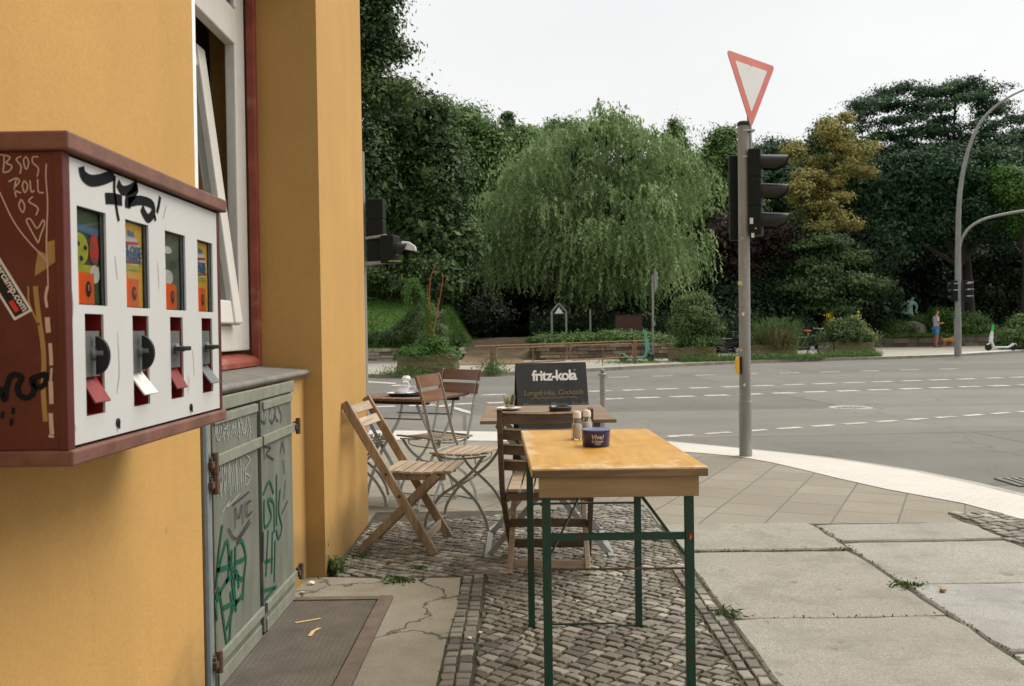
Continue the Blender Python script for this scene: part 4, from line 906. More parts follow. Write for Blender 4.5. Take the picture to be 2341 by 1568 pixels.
n0l, n0r = PY(1214, 1074, 2.67), PY(1620, 1071, 2.67); f0l, f0r = PY(1190, 980, 3.70), PY(1481, 983, 3.70)
ZT = .772; xs = dict(nl=n0l.x, nr=n0r.x, fl=f0l.x, fr=f0r.x); YN, YF = 2.67, 3.70
b = MB(); b.prism([(xs['nl'], YN, ZT), (xs['nr'], YN, ZT), (xs['fr'], YF, ZT), (xs['fl'], YF, ZT)], (0, 0, -.0265))
o = b.build('tabletop', beer, bt, bevel=.005)
b = MB(); b.box2((xs['nl']+.004, YN-.006, ZT-.0275), (xs['nr']-.002, YN-.0005, ZT-.004)); b.build('front_edge', edge_m, bt, bevel=.0028)
b = MB(); b.prism([(xs['nl']+.022, YN+.012, ZT-.027), (xs['nr']-.026, YN+.012, ZT-.027), (xs['nr']-.026, YN+.030, ZT-.027), (xs['nl']+.022, YN+.030, ZT-.027)], (0, 0, -.062)); b.build('apron', apr_m, bt, bevel=.002)
b = MB(); b.box2((xs['fl']+.03, YF-.05, ZT-.085), (xs['fr']-.03, YF-.03, ZT-.0275)); b.build('apron', apr_m, bt, bevel=.002)
grn = M('chipped dark green paint', (.004, .044, .025), .4, var=.2, scale=12, dirt=(.035, .022, .015), dscale=16, dlo=.55, dhi=.66, bscale=60, bmp=.2)
def legset(Y, xl, xr, z1, zbar, wob=0):
    for x in (xl, xr):
        b = MB(); b.box2((x-.013, Y-.013, .006), (x+.013, Y+.013, z1)); b.build('leg', grn, bt, bevel=.002)
    b = MB()
    for (z, r_) in zbar: b.box2((xl+.013, Y-.008, z-r_), (xr-.013, Y+.004, z+r_))
    b.build('crossbar', grn, bt); b = MB()
    b.tube([(xl, Y+.0, .008), (xl+.05, Y, .006), (xl+.06, Y, .016), (xr-.10, Y, .018), (xr-.07, Y, .008), (xr, Y, .008)], .004, 6)
    b.build('foot_rod', grn, bt)
legset(2.715, .077, .503, .74, ((.560, .0105),)); legset(3.58, PY(1214, 1300, 3.58).x, PY(1459, 1300, 3.58).x, .74, ((.495, .0035),))
b = MB(); b.tube([(.088, 2.74, .455), (.492, 2.74, .455)], .0035, 6); b.build('rusty_rod', rust, bt)
for x, xm in ((.082, .262), (.498, .318)):
    b = MB(); b.bar((x, 2.722, .492), (xm, 3.05, .742), .004, .013, side=(1, 0, 0)); b.build('brace', grn, bt)
    b = MB(); b.bar((x-.002, 3.574, .492), (xm-.01, 3.30, .742), .004, .013, side=(1, 0, 0)); b.build('brace', grn, bt)
b = MB(); b.box2((.245, 2.95, .738), (.335, 3.40, .7448)); b.build('fitting_plate', grn, bt)
b = MB(); b.ribbon(smoothpts([(.505, 2.7005, .566), (.500, 2.7005, .570), (.506, 2.7005, .560), (.501, 2.7005, .552)], 3), .0055, (0, -1, 0), .001); b.build('orange_mark', orng, bt, fix=False)
# blue ashtray with lettering
pa = PY(1363, 1006, 3.16); pa.z = ZT; pa.y = 3.17
t = thing('blue_ashtray', 'cobalt blue ashtray with pale script lettering on the yellow beer table', 'ashtray', pa)
cob = M('cobalt glaze', (.012, .014, .10), .15, bmp=0, var=.05, spec=.6)
b = MB(); b.lathe([(.044, 0), (.047, .004), (.0495, .052), (.050, .058), (.046, .060), (.042, .056), (.038, .02), (0, .012)], pa, 40); b.build('bowl', cob, t, smooth=True)
b = MB(); b.lathe([(.0505, .0565), (.0508, .0595), (.044, .0615), (.041, .060), (.032, .058), (.018, .052)], pa, 40); b.build('rim_plate', M('pale blue rim', (.10, .12, .24), .25, bmp=0), t, smooth=True)
gold = flat('pale lettering', (.50, .46, .42), .4)
def wraptext(txt, size, z, mat, parent, c, r, th0, off=0, shear=.2):
    o = text_mesh(txt, size, mat, 'lettering', None, Matrix.Identity(4), off, shear)
    for v in o.data.vertices:
        th_ = th0+v.co.x/r; rr = r+.0006+v.co.z; v.co = Vector((rr*math.sin(th_), -rr*math.cos(th_), z+v.co.y))
    o.parent = parent; return o
wraptext('Vive!', .022, .036, gold, t, pa, .049, .02, .0004); wraptext('la Havane', .010, .022, gold, t, pa, .0485, .03, .0003); wraptext('Bière', .009, .012, gold, t, pa, .048, .06, .0003)
b = MB(); b.ribbon([(-.012+pa.x, pa.y-.0475, ZT+.0165), (.016+pa.x, pa.y-.0475, ZT+.0165)], .0012, (0, -1, 0), .001); b.build('lettering_rule', gold, t, fix=False)
sg = glassmat('bottle glass', (.97, .95, .93), .05)
for (dx, y, col_, lab) in ((-.052, 3.37, (.78, .68, .60), 'small glass pepper shaker, left of the pair behind the blue ashtray'), (-.012, 3.42, (.80, .77, .76), 'small glass salt shaker with a white cap, right behind the blue ashtray')):
    q = Vector((pa.x+dx, y, ZT)); t = thing('condiment_shaker', lab, 'shaker', q, 0, 'shakers on the beer table')
    b = MB(); b.lathe([(.017, 0), (.021, .006), (.021, .055), (.014, .075), (.014, .082), (.012, .082), (.012, .075), (.018, .054), (.018, .008), (0, .006)], q, 20); b.build('bottle', sg, t, smooth=True)
    b = MB(); b.lathe([(.0172, .008), (.0172, .050), (.013, .058), (0, .060)], q, 16); b.build('contents', flat('shaker fill', col_, .8), t, smooth=True)
    b = MB(); b.lathe([(.0155, .080), (.0155, .096), (.012, .104), (0, .106)], q, 18); b.build('cap', flat('cap', (.72, .66, .62), .3), t, smooth=True)

# chalk board
pb = Vector((.235, 6.62, 0)); a_ = R(11); ex = Vector((math.cos(a_), math.sin(a_), 0)); en = Vector((math.sin(a_), -math.cos(a_), 0)); ZB = .945
t = thing('chalkboard_sign', 'black folding chalkboard with white cola lettering standing behind the slatted table', 'sign', pb)
chalk = M('smudged black board', (.018, .02, .018), .6, var=.3, scale=6, dirt=(.045, .048, .042), dscale=5, dlo=.4, dhi=.8, bmp=.05)
Wb = .525; spread = .20
def fp(s_, q, side=1, off=0): # s along width -1..1, q 0 top..1 bottom
    z = ZB*(1-q); o_ = en*side*(.006+spread*q); return pb+ex*(s_*Wb/2)+o_+Vector((0, 0, z))
tn = (fp(0, 1)-fp(0, 0)).normalized(); fn = ex.cross(-tn).normalized(); fn = fn if fn.dot(en) > 0 else -fn
rt_n = (fp(0, 1, -1)-fp(0, 0, -1)).normalized(); rn = -Vector((en.x, en.y, -.2)).normalized()
b = MB(); b.prism([fp(-1, .005), fp(1, .005), fp(1.0, .86), fp(-1.0, .86)], -fn*.010); pf = b.build('front_board', chalk, t, bevel=.002)
b = MB(); b.prism([fp(-1, .005, -1), fp(1, .005, -1), fp(1.0, .86, -1), fp(-1.0, .86, -1)], Vector((en.x, en.y, 0))*.010); b.build('rear_board', chalk, t, bevel=.002)
for side in (1, -1):
    for s_ in (-1, 1): b = MB(); b.bar(fp(s_*.93, .84, side)-en*side*.008, fp(s_*.93, 1.0, side)-en*side*.008, .035, .014, side=ex); b.build('foot', blk, t)
wt = flat('sign white', (.82, .82, .79), .5)
sgx = (fp(1, 0)-fp(-1, 0)).normalized(); upv = -tn
text_mesh('fritz-kola', .105, wt, 'lettering', pf, frame4(fp(.08, .105)+fn*.0015, sgx, upv, fn), .0028, 0, .90)
b = MB(); q0 = fp(.66, .065)+fn*.0015; b.ribbon([q0+sgx*.006*math.cos(k*.7)+upv*.006*math.sin(k*.7) for k in range(10)], .0015, fn, .0008); b.build('registered_mark', wt, pf, fix=False)
ck1 = flat('orange chalk', (.40, .27, .13), .9); ck2 = flat('grey chalk', (.28, .30, .27), .9)
text_mesh('Longdrinks, Cocktails', .052, ck1, 'chalk_line', pf, frame4(fp(.02, .232)+fn*.0015, sgx, upv, fn), -.0008, .25, .98)
text_mesh('Nespresso, Mousse, Strudel', .043, ck2, 'chalk_line', pf, frame4(fp(.05, .322)+fn*.0015, sgx, upv, fn), -.0006, .25, .98)
b = MB(); b.ribbon([fp(-.62+k*.04, .270+.006*math.sin(k*1.4))+fn*.0015 for k in range(34)], .0028, fn, .0005); b.build('chalk_wave', ck1, pf, fix=False)
# ================================================================ FAR SIDE OF THE JUNCTION
ZF = .05
kl = [tuple(G(u, v, ZR).xy) for u, v in ((842, 864), (920, 864), (1000, 863), (1100, 861), (1200, 857), (1290, 853), (1380, 848), (1470, 843), (1560, 838), (1670, 833), (1780, 829), (1900, 825), (2010, 822), (2180, 816), (2341, 806))]
kl = [(-70, kl[0][1]-1), (-20, kl[0][1]-.2)]+kl+[(40, kl[-1][1]+4), (90, kl[-1][1]+14)]
conc_f = M('far pavement', (.34, .315, .26), .9, var=.16, scale=1.2, dirt=(.22, .20, .15), dscale=.6, dlo=.5, dhi=.7, bscale=30)
b = MB(); n = len(kl)
b.add([(x, y+.16, ZF) for x, y in kl]+[(x, 62, ZF) for x, y in kl], [(i, i+1, n+i+1, n+i) for i in range(n-1)]); struct(b.build('far_pavement', conc_f))
b = MB(); b.add([(x, y, ZR) for x, y in kl]+[(x, y, ZF+.01) for x, y in kl]+[(x, y+.16, ZF+.01) for x, y in kl]+[(x, y+.16, ZR) for x, y in kl], [(k*n+i, k*n+i+1, (k+1)*n+i+1, (k+1)*n+i) for k in range(3) for i in range(n-1)])
struct(b.build('far_kerb', M('far kerb stone', (.24, .215, .17), .9, var=.3, scale=3, bscale=40)))
ks = [(x, y) for x, y in kl if 12.6 < x < 30]
b = MB(); m_ = len(ks)
b.add([(x, y+.17, ZF+.004) for x, y in ks]+[(x, y+.17+(.25+1.0*min(1, i/2)), ZF+.004) for i, (x, y) in enumerate(ks)], [(i, i+1, m_+i+1, m_+i) for i in range(m_-1)]); struct(b.build('crossing_strip', band_m))
def yw(x):
    if x < .5: return 36.0
    if x < 6: return 34.0
    if x < 17: return 36+(x-6)*.85
    return 45.8
def sstep(a, b_, x): t = min(1, max(0, (x-a)/(b_-a))); return t*t*(3-2*t)
def terr(x, y):
    d = y-yw(x)
    h = .52+.035*max(0, min(d, 10))+.12*max(0, d-10)+.03*math.sin(x*.7)*math.sin(y*.5)
    hl = .50+.30*max(0, min(d, 7))+.10*max(0, d-7)
    k = 1-sstep(-3.2, -1.9, x); h = hl*k+h*(1-k)
    hp = .06+.085*max(0, min(y, 43)-34)
    kp = sstep(-2.6, -2.0, x)*(1-sstep(.2, .7, x))*(1-sstep(54, 64, y)); h = hp*kp+h*(1-kp)
    if d < 0 and kp < .5: h = min(h, .0)
    return h if y < 95 else h
def grid(name, x0, x1, y0f, y1, nx, ny, mat, kind='structure'):
    b = MB(); vs = []; 
    for j in range(ny+1):
        for i in range(nx+1):
            x = x0+(x1-x0)*i/nx; ya = y0f(x) if callable(y0f) else y0f; y = ya+(y1-ya)*(j/ny)**1.4; vs.append((x, y, terr(x, y+.01)))
    b.add(vs, [(j*(nx+1)+i, j*(nx+1)+i+1, (j+1)*(nx+1)+i+1, (j+1)*(nx+1)+i) for j in range(ny) for i in range(nx)])
    return struct(b.build(name, mat, smooth=True), kind)
lawn_m = M('lawn', (.09, .17, .028), .95, var=.25, scale=2, dirt=(.14, .10, .055), dscale=.5, dlo=.56, dhi=.66, bscale=40, bmp=.6, bd=.03)
soil_m = M('park soil', (.055, .045, .03), .95, var=.35, scale=1.5, dirt=(.03, .045, .015), dscale=.7, bscale=20, bmp=.6, bd=.04)
path_m = M('dirt path', (.21, .145, .085), .95, var=.25, scale=1.2, dirt=(.10, .075, .04), dscale=.9, dlo=.45, dhi=.65, bscale=30, bmp=.3, bd=.02)
grid('park_lawn', -60, -2.1, 36.02, 110, 60, 40, lawn_m); grid('park_path', -2.1, .45, 30.0, 47, 8, 40, path_m); grid('park_ground', -2.1, .45, 47.0, 110, 8, 30, soil_m)
grid('park_ground', .45, 95, lambda x: yw(x)+.02, 110, 110, 40, soil_m)
# ---------------------------------------------------------------- leaves
def leafmesh(name, C, size, tint, mat, parent=None, asp=.5, hang=0.0, seed=1, loc=(0, 0, 0), kind=None, NR=None):
    r = np.random.default_rng(seed); C = np.asarray(C, dtype=np.float64)-np.asarray(loc)[None]; n = len(C)
    u = r.normal(size=(n, 3)); u[:, 2] = u[:, 2]*(1-hang)-hang*2.5; u /= np.linalg.norm(u, axis=1)[:, None]
    if NR is not None:
        nr = NR/np.linalg.norm(NR, axis=1)[:, None]; u = u-nr*np.sum(u*nr, axis=1)[:, None]; u /= np.linalg.norm(u, axis=1)[:, None]
    w_ = np.cross(u, r.normal(size=(n, 3)) if NR is None else nr); w_ /= np.linalg.norm(w_, axis=1)[:, None]
    s = (np.asarray(size)*r.uniform(.65, 1.35, n))[:, None]
    V = np.stack([C-u*s*.5, C+w_*s*asp*.5+u*s*.05, C+u*s*.5, C-w_*s*asp*.5+u*s*.05], axis=1).reshape(-1, 3)
    me = bpy.data.meshes.new(name); me.vertices.add(4*n); me.vertices.foreach_set('co', V.astype(np.float32).ravel())
    me.loops.add(4*n); me.loops.foreach_set('vertex_index', np.arange(4*n, dtype=np.int32)); me.polygons.add(n)
    me.polygons.foreach_set('loop_start', np.arange(0, 4*n, 4, dtype=np.int32)); me.polygons.foreach_set('loop_total', np.full(n, 4, dtype=np.int32))
    me.update(); at = me.attributes.new('tint', 'FLOAT', 'FACE'); at.data.foreach_set('value', np.clip(tint, 0, 1).astype(np.float32))
    o = bpy.data.objects.new(name, me); COL.objects.link(o); me.materials.append(mat)
    if parent: o.parent = parent
    if kind: o['kind'] = kind
    return o
LK = 1.5
def clumps(lobes, ncl, per, crad, seed, flatten=1.0, inner=.5, lumpy=.16):
    """leaf positions in clumps spread over and through ellipsoid lobes; returns points and tint"""
    r = np.random.default_rng(seed); A = np.array([l[3]*l[5] for l in lobes])**1.0; A = A/A.sum(); pts = []; tin = []; nrm = []
    for L_, a in zip(lobes, A):
        k = max(3, int(ncl*a)); d = r.normal(size=(k, 3)); d /= np.linalg.norm(d, axis=1)[:, None]
        rad = inner+(1.03-inner)*r.random(k)**.45; rad *= 1+lumpy*np.sin(d[:, 0]*5+seed)*np.sin(d[:, 2]*6+seed*2)+lumpy*.6*r.normal(size=k)*.5
        c = d*rad[:, None]*np.array(L_[3:6])+np.array(L_[:3]); t = .48+.23*r.normal(size=k)
        for q in range(k):
            m_ = int(per*LK*r.uniform(.5, 1.5)); g_ = r.normal(size=(m_, 3))*crad*r.uniform(.6, 1.4)*np.array([1, 1, .55*flatten])
            nrm.append(g_/crad*.7+d[q][None]*.5+np.array([0, 0, .75])+r.normal(size=(m_, 3))*.55)
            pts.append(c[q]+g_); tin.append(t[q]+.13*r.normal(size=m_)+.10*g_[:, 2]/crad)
    return np.concatenate(pts), np.concatenate(tin), np.concatenate(nrm)
def satellites(lobes, seed, n_=7):
    r = random.Random(seed+500); o = []
    for l in lobes:
        o.append((l[0], l[1], l[2], l[3]*.9, l[4]*.9, l[5]*.9))
        for k in range(n_):
            th, ph = r.uniform(0, 6.283), math.asin(r.uniform(-.3, 1)); s_ = r.uniform(.25, .42); q = r.uniform(.78, .92)
            o.append((l[0]+l[3]*q*math.cos(th)*math.cos(ph), l[1]+l[4]*q*math.sin(th)*math.cos(ph), l[2]+l[5]*q*math.sin(ph), l[3]*s_, l[4]*s_, l[5]*s_))
    return o
def px_lobes(px, Y, dy=0, depth=.9, jit=1.0, seed=0):
    r = random.Random(seed); o = []
    for l in px:
        u, v, ru = l[0], l[1], l[2]; rv = l[3] if len(l) > 3 else ru; yy_ = Y+dy+r.uniform(-jit, jit); c = PY(u, v, yy_); k = yy_/FPX
        o.append((c.x, c.y, c.z, ru*k, ru*k*depth, rv*k))
    return o
bark = M('bark', (.032, .025, .018), .95, var=.3, scale=6, stretch=(1, 1, .2), bscale=20, bmp=.8, bd=.03)
bark2 = M('grey bark', (.07, .06, .048), .95, var=.3, scale=6, stretch=(1, 1, .2), bscale=20, bmp=.8, bd=.03)
def trunk_obj(base, lobes, r0, parent, mat=bark, fork=.45, seed=0, maxl=8):
    r = random.Random(seed); b = MB(); top = max(l[2] for l in lobes); cx_ = sum(l[0] for l in lobes)/len(lobes); cy_ = sum(l[1] for l in lobes)/len(lobes)
    fk = Vector((base[0]*.6+cx_*.4, base[1]*.6+cy_*.4, base[2]+(top-base[2])*fork))
    pts = smoothpts([Vector(base), Vector(base)*.6+fk*.4+Vector((r.uniform(-.2, .2), 0, 0)), fk], 3); n_ = len(pts)
    b.tube(pts, [r0*(1.25-.6*i/(n_-1)) for i in range(n_)], 9)
    for l in sorted(lobes, key=lambda l: -l[3])[:maxl]:
        e = Vector(l[:3])+Vector((0, 0, l[5]*.55)); mid = fk*.5+e*.5+Vector((r.uniform(-.5, .5), r.uniform(-.4, .4), .3))
        pp = smoothpts([fk-Vector((0, 0, .3)), mid, e], 3); b.tube(pp, [r0*.55*(1-.85*i/(len(pp)-1)) for i in range(len(pp))], 6)
        for q in range(3):
            s_ = mid*.5+e*.5; t_ = Vector(l[:3])+Vector((r.uniform(-.8, .8)*l[3], r.uniform(-.8, .8)*l[4], r.uniform(-.2, .8)*l[5])); b.tube([s_, s_*.5+t_*.5+Vector((0, 0, .15)), t_], [r0*.22, r0*.14, r0*.05], 5)
    return b.build('trunk', mat, parent, smooth=True)
def tree(name, label, Y, px, mat, ncl, per, crad, leaf, seed, base_u=None, dy=0, r0=.25, asp=.55, flatten=1, inner=.45, group='trees in the park', bmat=bark, fork=.45, lumpy=.16, core=True, depth=.9):
    lobes = px_lobes(px, Y, dy, depth, seed=seed); bu = base_u if base_u is not None else px[0][0]
    bp = PY(bu, 700, Y+dy); base = (bp.x, Y+dy, terr(bp.x, Y+dy)-.15)
    t = thing(name, label, 'tree', base, 0, group)
    leaf *= .85; big = core and max(l[3] for l in lobes) > .7; P, T, NR = clumps(satellites(lobes, seed) if big else lobes, ncl, per, crad*(.8 if big else 1), seed, flatten, inner, lumpy); S_ = np.full(len(P), leaf)
    if core:
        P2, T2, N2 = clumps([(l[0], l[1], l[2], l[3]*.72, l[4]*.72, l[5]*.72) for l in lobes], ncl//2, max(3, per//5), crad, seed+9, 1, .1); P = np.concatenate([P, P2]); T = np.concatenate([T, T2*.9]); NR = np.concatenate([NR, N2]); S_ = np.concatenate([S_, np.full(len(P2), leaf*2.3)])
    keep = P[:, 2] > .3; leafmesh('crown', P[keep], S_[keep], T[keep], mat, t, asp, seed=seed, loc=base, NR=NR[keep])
    trunk_obj(base, lobes, r0, t, bmat, fork, seed); return t
L_dark = leafmat('dark foliage', (.013, .036, .011), (.052, .100, .030), (.17, .24, .08))
L_vdark = leafmat('understory shade foliage', (.005, .015, .006), (.018, .040, .015), (.055, .095, .034))  # near-black leaves: understory shade is put into their colour
L_mid = leafmat('mid foliage', (.03, .070, .016), (.085, .16, .038), (.21, .31, .085))
L_willow = leafmat('willow foliage', (.09, .155, .052), (.20, .295, .110), (.37, .46, .22), .3)
L_blue = leafmat('blue green foliage', (.011, .038, .017), (.034, .085, .036), (.105, .19, .075))
L_gold = leafmat('turning golden foliage', (.06, .11, .028), (.30, .265, .070), (.46, .38, .13))
L_red = leafmat('purple brown foliage', (.016, .009, .007), (.04, .022, .015), (.075, .045, .025))
L_light = leafmat('fresh green foliage', (.03, .085, .012), (.07, .165, .028), (.14, .26, .05))
L_shrub = leafmat('shrub foliage', (.03, .065, .018), (.085, .145, .042), (.19, .26, .09))
L_dry = leafmat('dry grassy stems', (.07, .07, .02), (.14, .13, .045), (.22, .19, .08))
L_yel = leafmat('yellow flowers', (.5, .34, .01), (.68, .48, .02), (.75, .6, .05), .1)
# far left: tall oak cut by the building edge
tree('oak_tree', 'tall dark oak rising past the top of the picture beside the yellow wall', 30, [(862, 40, 40, 60), (905, 110, 28, 25), (850, 190, 42, 55), (900, 215, 45, 26), (780, 100, 80, 120), (870, -30, 45, 40), (935, 205, 22, 15), (850, 130, 30, 30), (800, -120, 90, 90), (700, 30, 120, 200)], L_dark, 1300, 40, .30, .17, 3, base_u=560, dy=0, r0=.4, core=False, inner=.15)
tree('chestnut_tree', 'large dark chestnut filling the left of the park behind the oak', 35, [(880, 330, 75, 95), (960, 300, 70, 80), (1010, 400, 65, 110), (880, 480, 80, 110), (960, 520, 85, 120), (1030, 560, 55, 90), (830, 420, 70, 120), (990, 640, 70, 60), (905, 590, 60, 40)], L_dark, 1500, 40, .32, .17, 5, base_u=1015, r0=.17)
tree('lime_tree', 'rounded mid green lime tree between the chestnut and the willow', 46, [(1050, 310, 70, 65), (1090, 400, 65, 110), (1020, 290, 55, 50), (1110, 340, 40, 60), (1060, 500, 70, 90)], L_mid, 1100, 36, .36, .19, 7, base_u=1060)
tree('spruce_tree', 'small pointed spruce tip showing left above the willow', 62, [(1160, 275, 7, 16), (1160, 300, 15, 22), (1160, 340, 24, 34), (1160, 400, 36, 50)], L_dark, 360, 30, .22, .24, 11, base_u=1160, r0=.12)
tree('background_lime', 'dull green tree directly behind the left shoulder of the willow', 56, [(1215, 350, 55, 55), (1260, 330, 35, 35), (1180, 420, 60, 90), (1300, 330, 50, 50)], L_mid, 700, 32, .4, .22, 13, base_u=1215)
# willow of hanging strands
def willow():
    Y = 41.0; px = [(1385, 320, 75, 60), (1390, 290, 40, 42), (1290, 360, 80, 60), (1215, 420, 75, 75), (1460, 350, 80, 65), (1530, 420, 80, 75), (1160, 500, 70, 75), (1568, 495, 50, 62), (1340, 440, 130, 90), (1450, 480, 120, 90), (1260, 510, 110, 80), (1120, 560, 38, 55), (1592, 555, 22, 32), (1400, 560, 130, 70), (1240, 335, 30, 38), (1232, 300, 12, 16), (1262, 312, 14, 18), (1375, 262, 16, 22), (1400, 270, 16, 20), (1440, 285, 20, 26), (1345, 300, 20, 24), (1500, 325, 26, 32), (1555, 372, 24, 28), (1520, 345, 16, 20), (1605, 455, 22, 26), (1175, 390, 24, 24), (1135, 460, 26, 26), (1110, 600, 26, 36), (1300, 600, 70, 45), (1380, 620, 60, 40), (1200, 590, 60, 50), (1480, 590, 70, 45), (1555, 590, 34, 40)]
    lobes = px_lobes(px, Y, 0, 1.0, 1.6, 4); bp = PY(1370, 700, Y); base = (bp.x, Y, terr(bp.x, Y)-.1)
    t = thing('willow_tree', 'big pale green weeping willow in the middle of the park edge', 'tree', base, 0, 'trees in the park')
    r = np.random.default_rng(21); A = np.array([l[3]*l[4] for l in lobes]); A /= A.sum(); P = []; T = []; S = []
    for L_, a in zip(lobes, A):
        for q in range(int(680*a)+1):
            d = r.normal(size=3); d /= np.linalg.norm(d); d[2] = abs(d[2])*.9+.02 if r.random() < .75 else d[2]
            tc = d*np.array(L_[3:6])*r.uniform(.6, 1.12)+np.array(L_[:3]); tl = r.uniform(.45, 1.25)*(1.9 if tc[2] < 6.3 else 1.0); tt = .5+.27*r.normal(); tw = r.uniform(.18, .42)
            for q2 in range(9):
                c = tc+r.normal(size=3)*np.array([tw, tw, .16]); ln = tl*r.uniform(.55, 1.15); m_ = int(ln/.085)+1; s_ = np.arange(m_)/max(1, m_)
                out = np.array([d[0], d[1], 0])*.55+(c-tc)*.6; sway = r.normal(size=2)*.10
                xs_ = c[0]+out[0]*np.sqrt(s_)+sway[0]*s_+r.normal(size=m_)*.035; ys_ = c[1]+out[1]*np.sqrt(s_)+sway[1]*s_+r.normal(size=m_)*.035; zs = c[2]-ln*s_**1.15+.14*np.sin(s_*3.1)
                k = zs > 1.9+.45*math.sin(c[0]*1.7)+.5*math.sin(c[0]*.6+1); P.append(np.stack([xs_, ys_, zs], 1)[k]); T.append((tt+.10*r.normal(size=m_))[k]); S.append(np.full(int(k.sum()), .19))
    P = np.concatenate(P); T = np.concatenate(T); S = np.concatenate(S)
    leafmesh('crown', P, S, T, L_willow, t, .40, .62, 5, base)
    trunk_obj(base, lobes, .34, t, bark, .33, 4, 8)
willow()
# centre right background, skyline in front of the pole
tree('poplar_tree', 'narrow pale poplar tip rising right behind the willow', 58, [(1545, 310, 16, 32), (1550, 370, 32, 50), (1580, 430, 50, 60), (1510, 400, 40, 50)], L_mid, 520, 30, .32, .2, 17, base_u=1550, r0=.15)
tree('park_oak', 'dark olive oak left of the signal pole with a knobbly top', 56, [(1655, 320, 32, 30), (1640, 380, 55, 60), (1690, 390, 50, 60), (1620, 460, 50, 70), (1680, 470, 60, 60), (1600, 400, 35, 45)], L_mid, 900, 32, .36, .2, 19, base_u=1650)
tree('maple_tree', 'mid green maple showing right of the signal pole below the sky', 58, [(1775, 345, 32, 30), (1805, 360, 28, 38), (1740, 380, 45, 50), (1780, 440, 60, 70), (1820, 500, 55, 70), (1800, 400, 40, 50)], L_blue, 800, 32, .36, .2, 23, base_u=1780)
tree('copper_beech', 'purple brown beech partly hidden by the signal pole', 47, [(1660, 540, 48, 60), (1700, 600, 60, 60), (1640, 600, 40, 55), (1760, 560, 60, 50), (1790, 610, 50, 45), (1700, 520, 45, 35)], L_red, 900, 32, .34, .18, 29, base_u=1690)
rg = random.Random(8); gl_ = []
while len(gl_) < 46:
    u, v = rg.uniform(1812, 2020), rg.uniform(262, 530)
    if v < 330 and not 1850 < u < 1985: continue
    if v < 300 and not 1880 < u < 1960: continue
    if u > 1960 and v > 400 and rg.random() < .8: continue
    if v > 440 and u > 1945 or v > 470 and u < 1845: continue
    gl_.append((u, v, rg.uniform(12, 24), rg.uniform(8, 16)))
tree('golden_chestnut', 'tree with turning golden orange leaves beside the big dark right tree', 46, gl_, L_gold, 420, 44, .20, .17, 31, base_u=1890, dy=-1.0, inner=.2, core=False, lumpy=.25, depth=1.6)
tree('golden_crown_core', 'dark green core added behind the golden leaves to darken their gaps', 50, [(1900, 400, 70, 110), (1960, 430, 80, 100), (1870, 530, 70, 90)], L_dark, 900, 32, .4, .22, 33, base_u=1900)  # core added behind the golden clumps so their gaps look shaded
# big layered tree on the right
prof = [(1950, 232), (1990, 212), (2030, 203), (2080, 196), (2150, 202), (2185, 192), (2225, 178), (2262, 192), (2300, 236), (2345, 285), (2400, 300)]; ll_ = []
for tier, (du, cnt, skip) in enumerate(((0, 22, .0), (34, 17, .12), (62, 16, .25), (92, 17, .2), (126, 18, .05))):
    for q in range(cnt):
        u = 1955+(2400-1955)*(q+rg.uniform(.1, .9))/cnt
        if rg.random() < skip: continue
        v = band_curve_y(min(2399, max(1951, u)), prof)+du+rg.uniform(-9, 9)+10; ll_.append((u, v, rg.uniform(18, 36), rg.uniform(7, 13)))
tree('layered_tree', 'broad dark blue green tree with flat layered branches against the sky at right', 50, ll_, L_blue, 900, 40, .26, .17, 37, base_u=2215, r0=.3, flatten=.6, inner=.1, lumpy=.3, core=False, fork=.5, depth=1.3)
tree('dark_oak', 'dark heavy oak under the layered tree behind the street lamp', 49, [(2050, 410, 90, 60), (2150, 400, 95, 60), (2250, 400, 90, 60), (2100, 490, 110, 80), (2220, 490, 110, 80), (2320, 470, 90, 90), (2000, 450, 70, 80), (2340, 380, 70, 50), (2010, 560, 90, 70), (2420, 430, 90, 120)], L_blue, 2300, 34, .42, .2, 41, base_u=2196, r0=.26)
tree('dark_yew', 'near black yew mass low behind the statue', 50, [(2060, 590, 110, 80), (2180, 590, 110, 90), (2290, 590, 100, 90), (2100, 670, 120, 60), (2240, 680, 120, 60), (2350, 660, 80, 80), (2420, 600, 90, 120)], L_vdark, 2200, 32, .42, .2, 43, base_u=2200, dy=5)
tree('fresh_green_tree', 'lighter fresh green tree at the right picture edge', 46, [(2325, 430, 38, 36), (2300, 400, 22, 18), (2350, 480, 40, 50), (2380, 430, 40, 50)], L_light, 420, 32, .3, .17, 47, base_u=2350, core=False)
tree('spreading_maple', 'green maple with flat spreading sprays behind the yellow flowers', 44, [(1880, 560, 60, 22), (1930, 590, 60, 20), (1860, 610, 50, 20), (1910, 640, 70, 22), (1960, 650, 60, 24), (1850, 660, 60, 30), (1900, 700, 60, 25)], L_dark, 640, 34, .30, .17, 53, base_u=1900, flatten=.5, inner=.1, core=False, r0=.12)
tree('dark_holly', 'dark holly filling the gap between pole and spreading maple', 46, [(1760, 680, 80, 80), (1830, 620, 70, 90), (1850, 720, 80, 60), (1680, 700, 60, 70), (1960, 600, 70, 90), (1990, 690, 60, 70)], L_vdark, 1500, 32, .4, .19, 59, base_u=1800, dy=1)
tree('yew_thicket', 'yew thicket coloured near black for the shade under the willow', 47, [(1100, 680, 90, 80), (1220, 660, 100, 90), (1340, 660, 100, 90), (1460, 670, 100, 80), (1570, 680, 90, 90), (1010, 700, 70, 70), (1170, 560, 90, 80), (1420, 580, 120, 80), (1640, 700, 60, 80)], L_vdark, 2400, 32, .42, .2, 61, base_u=1300, dy=1.5)
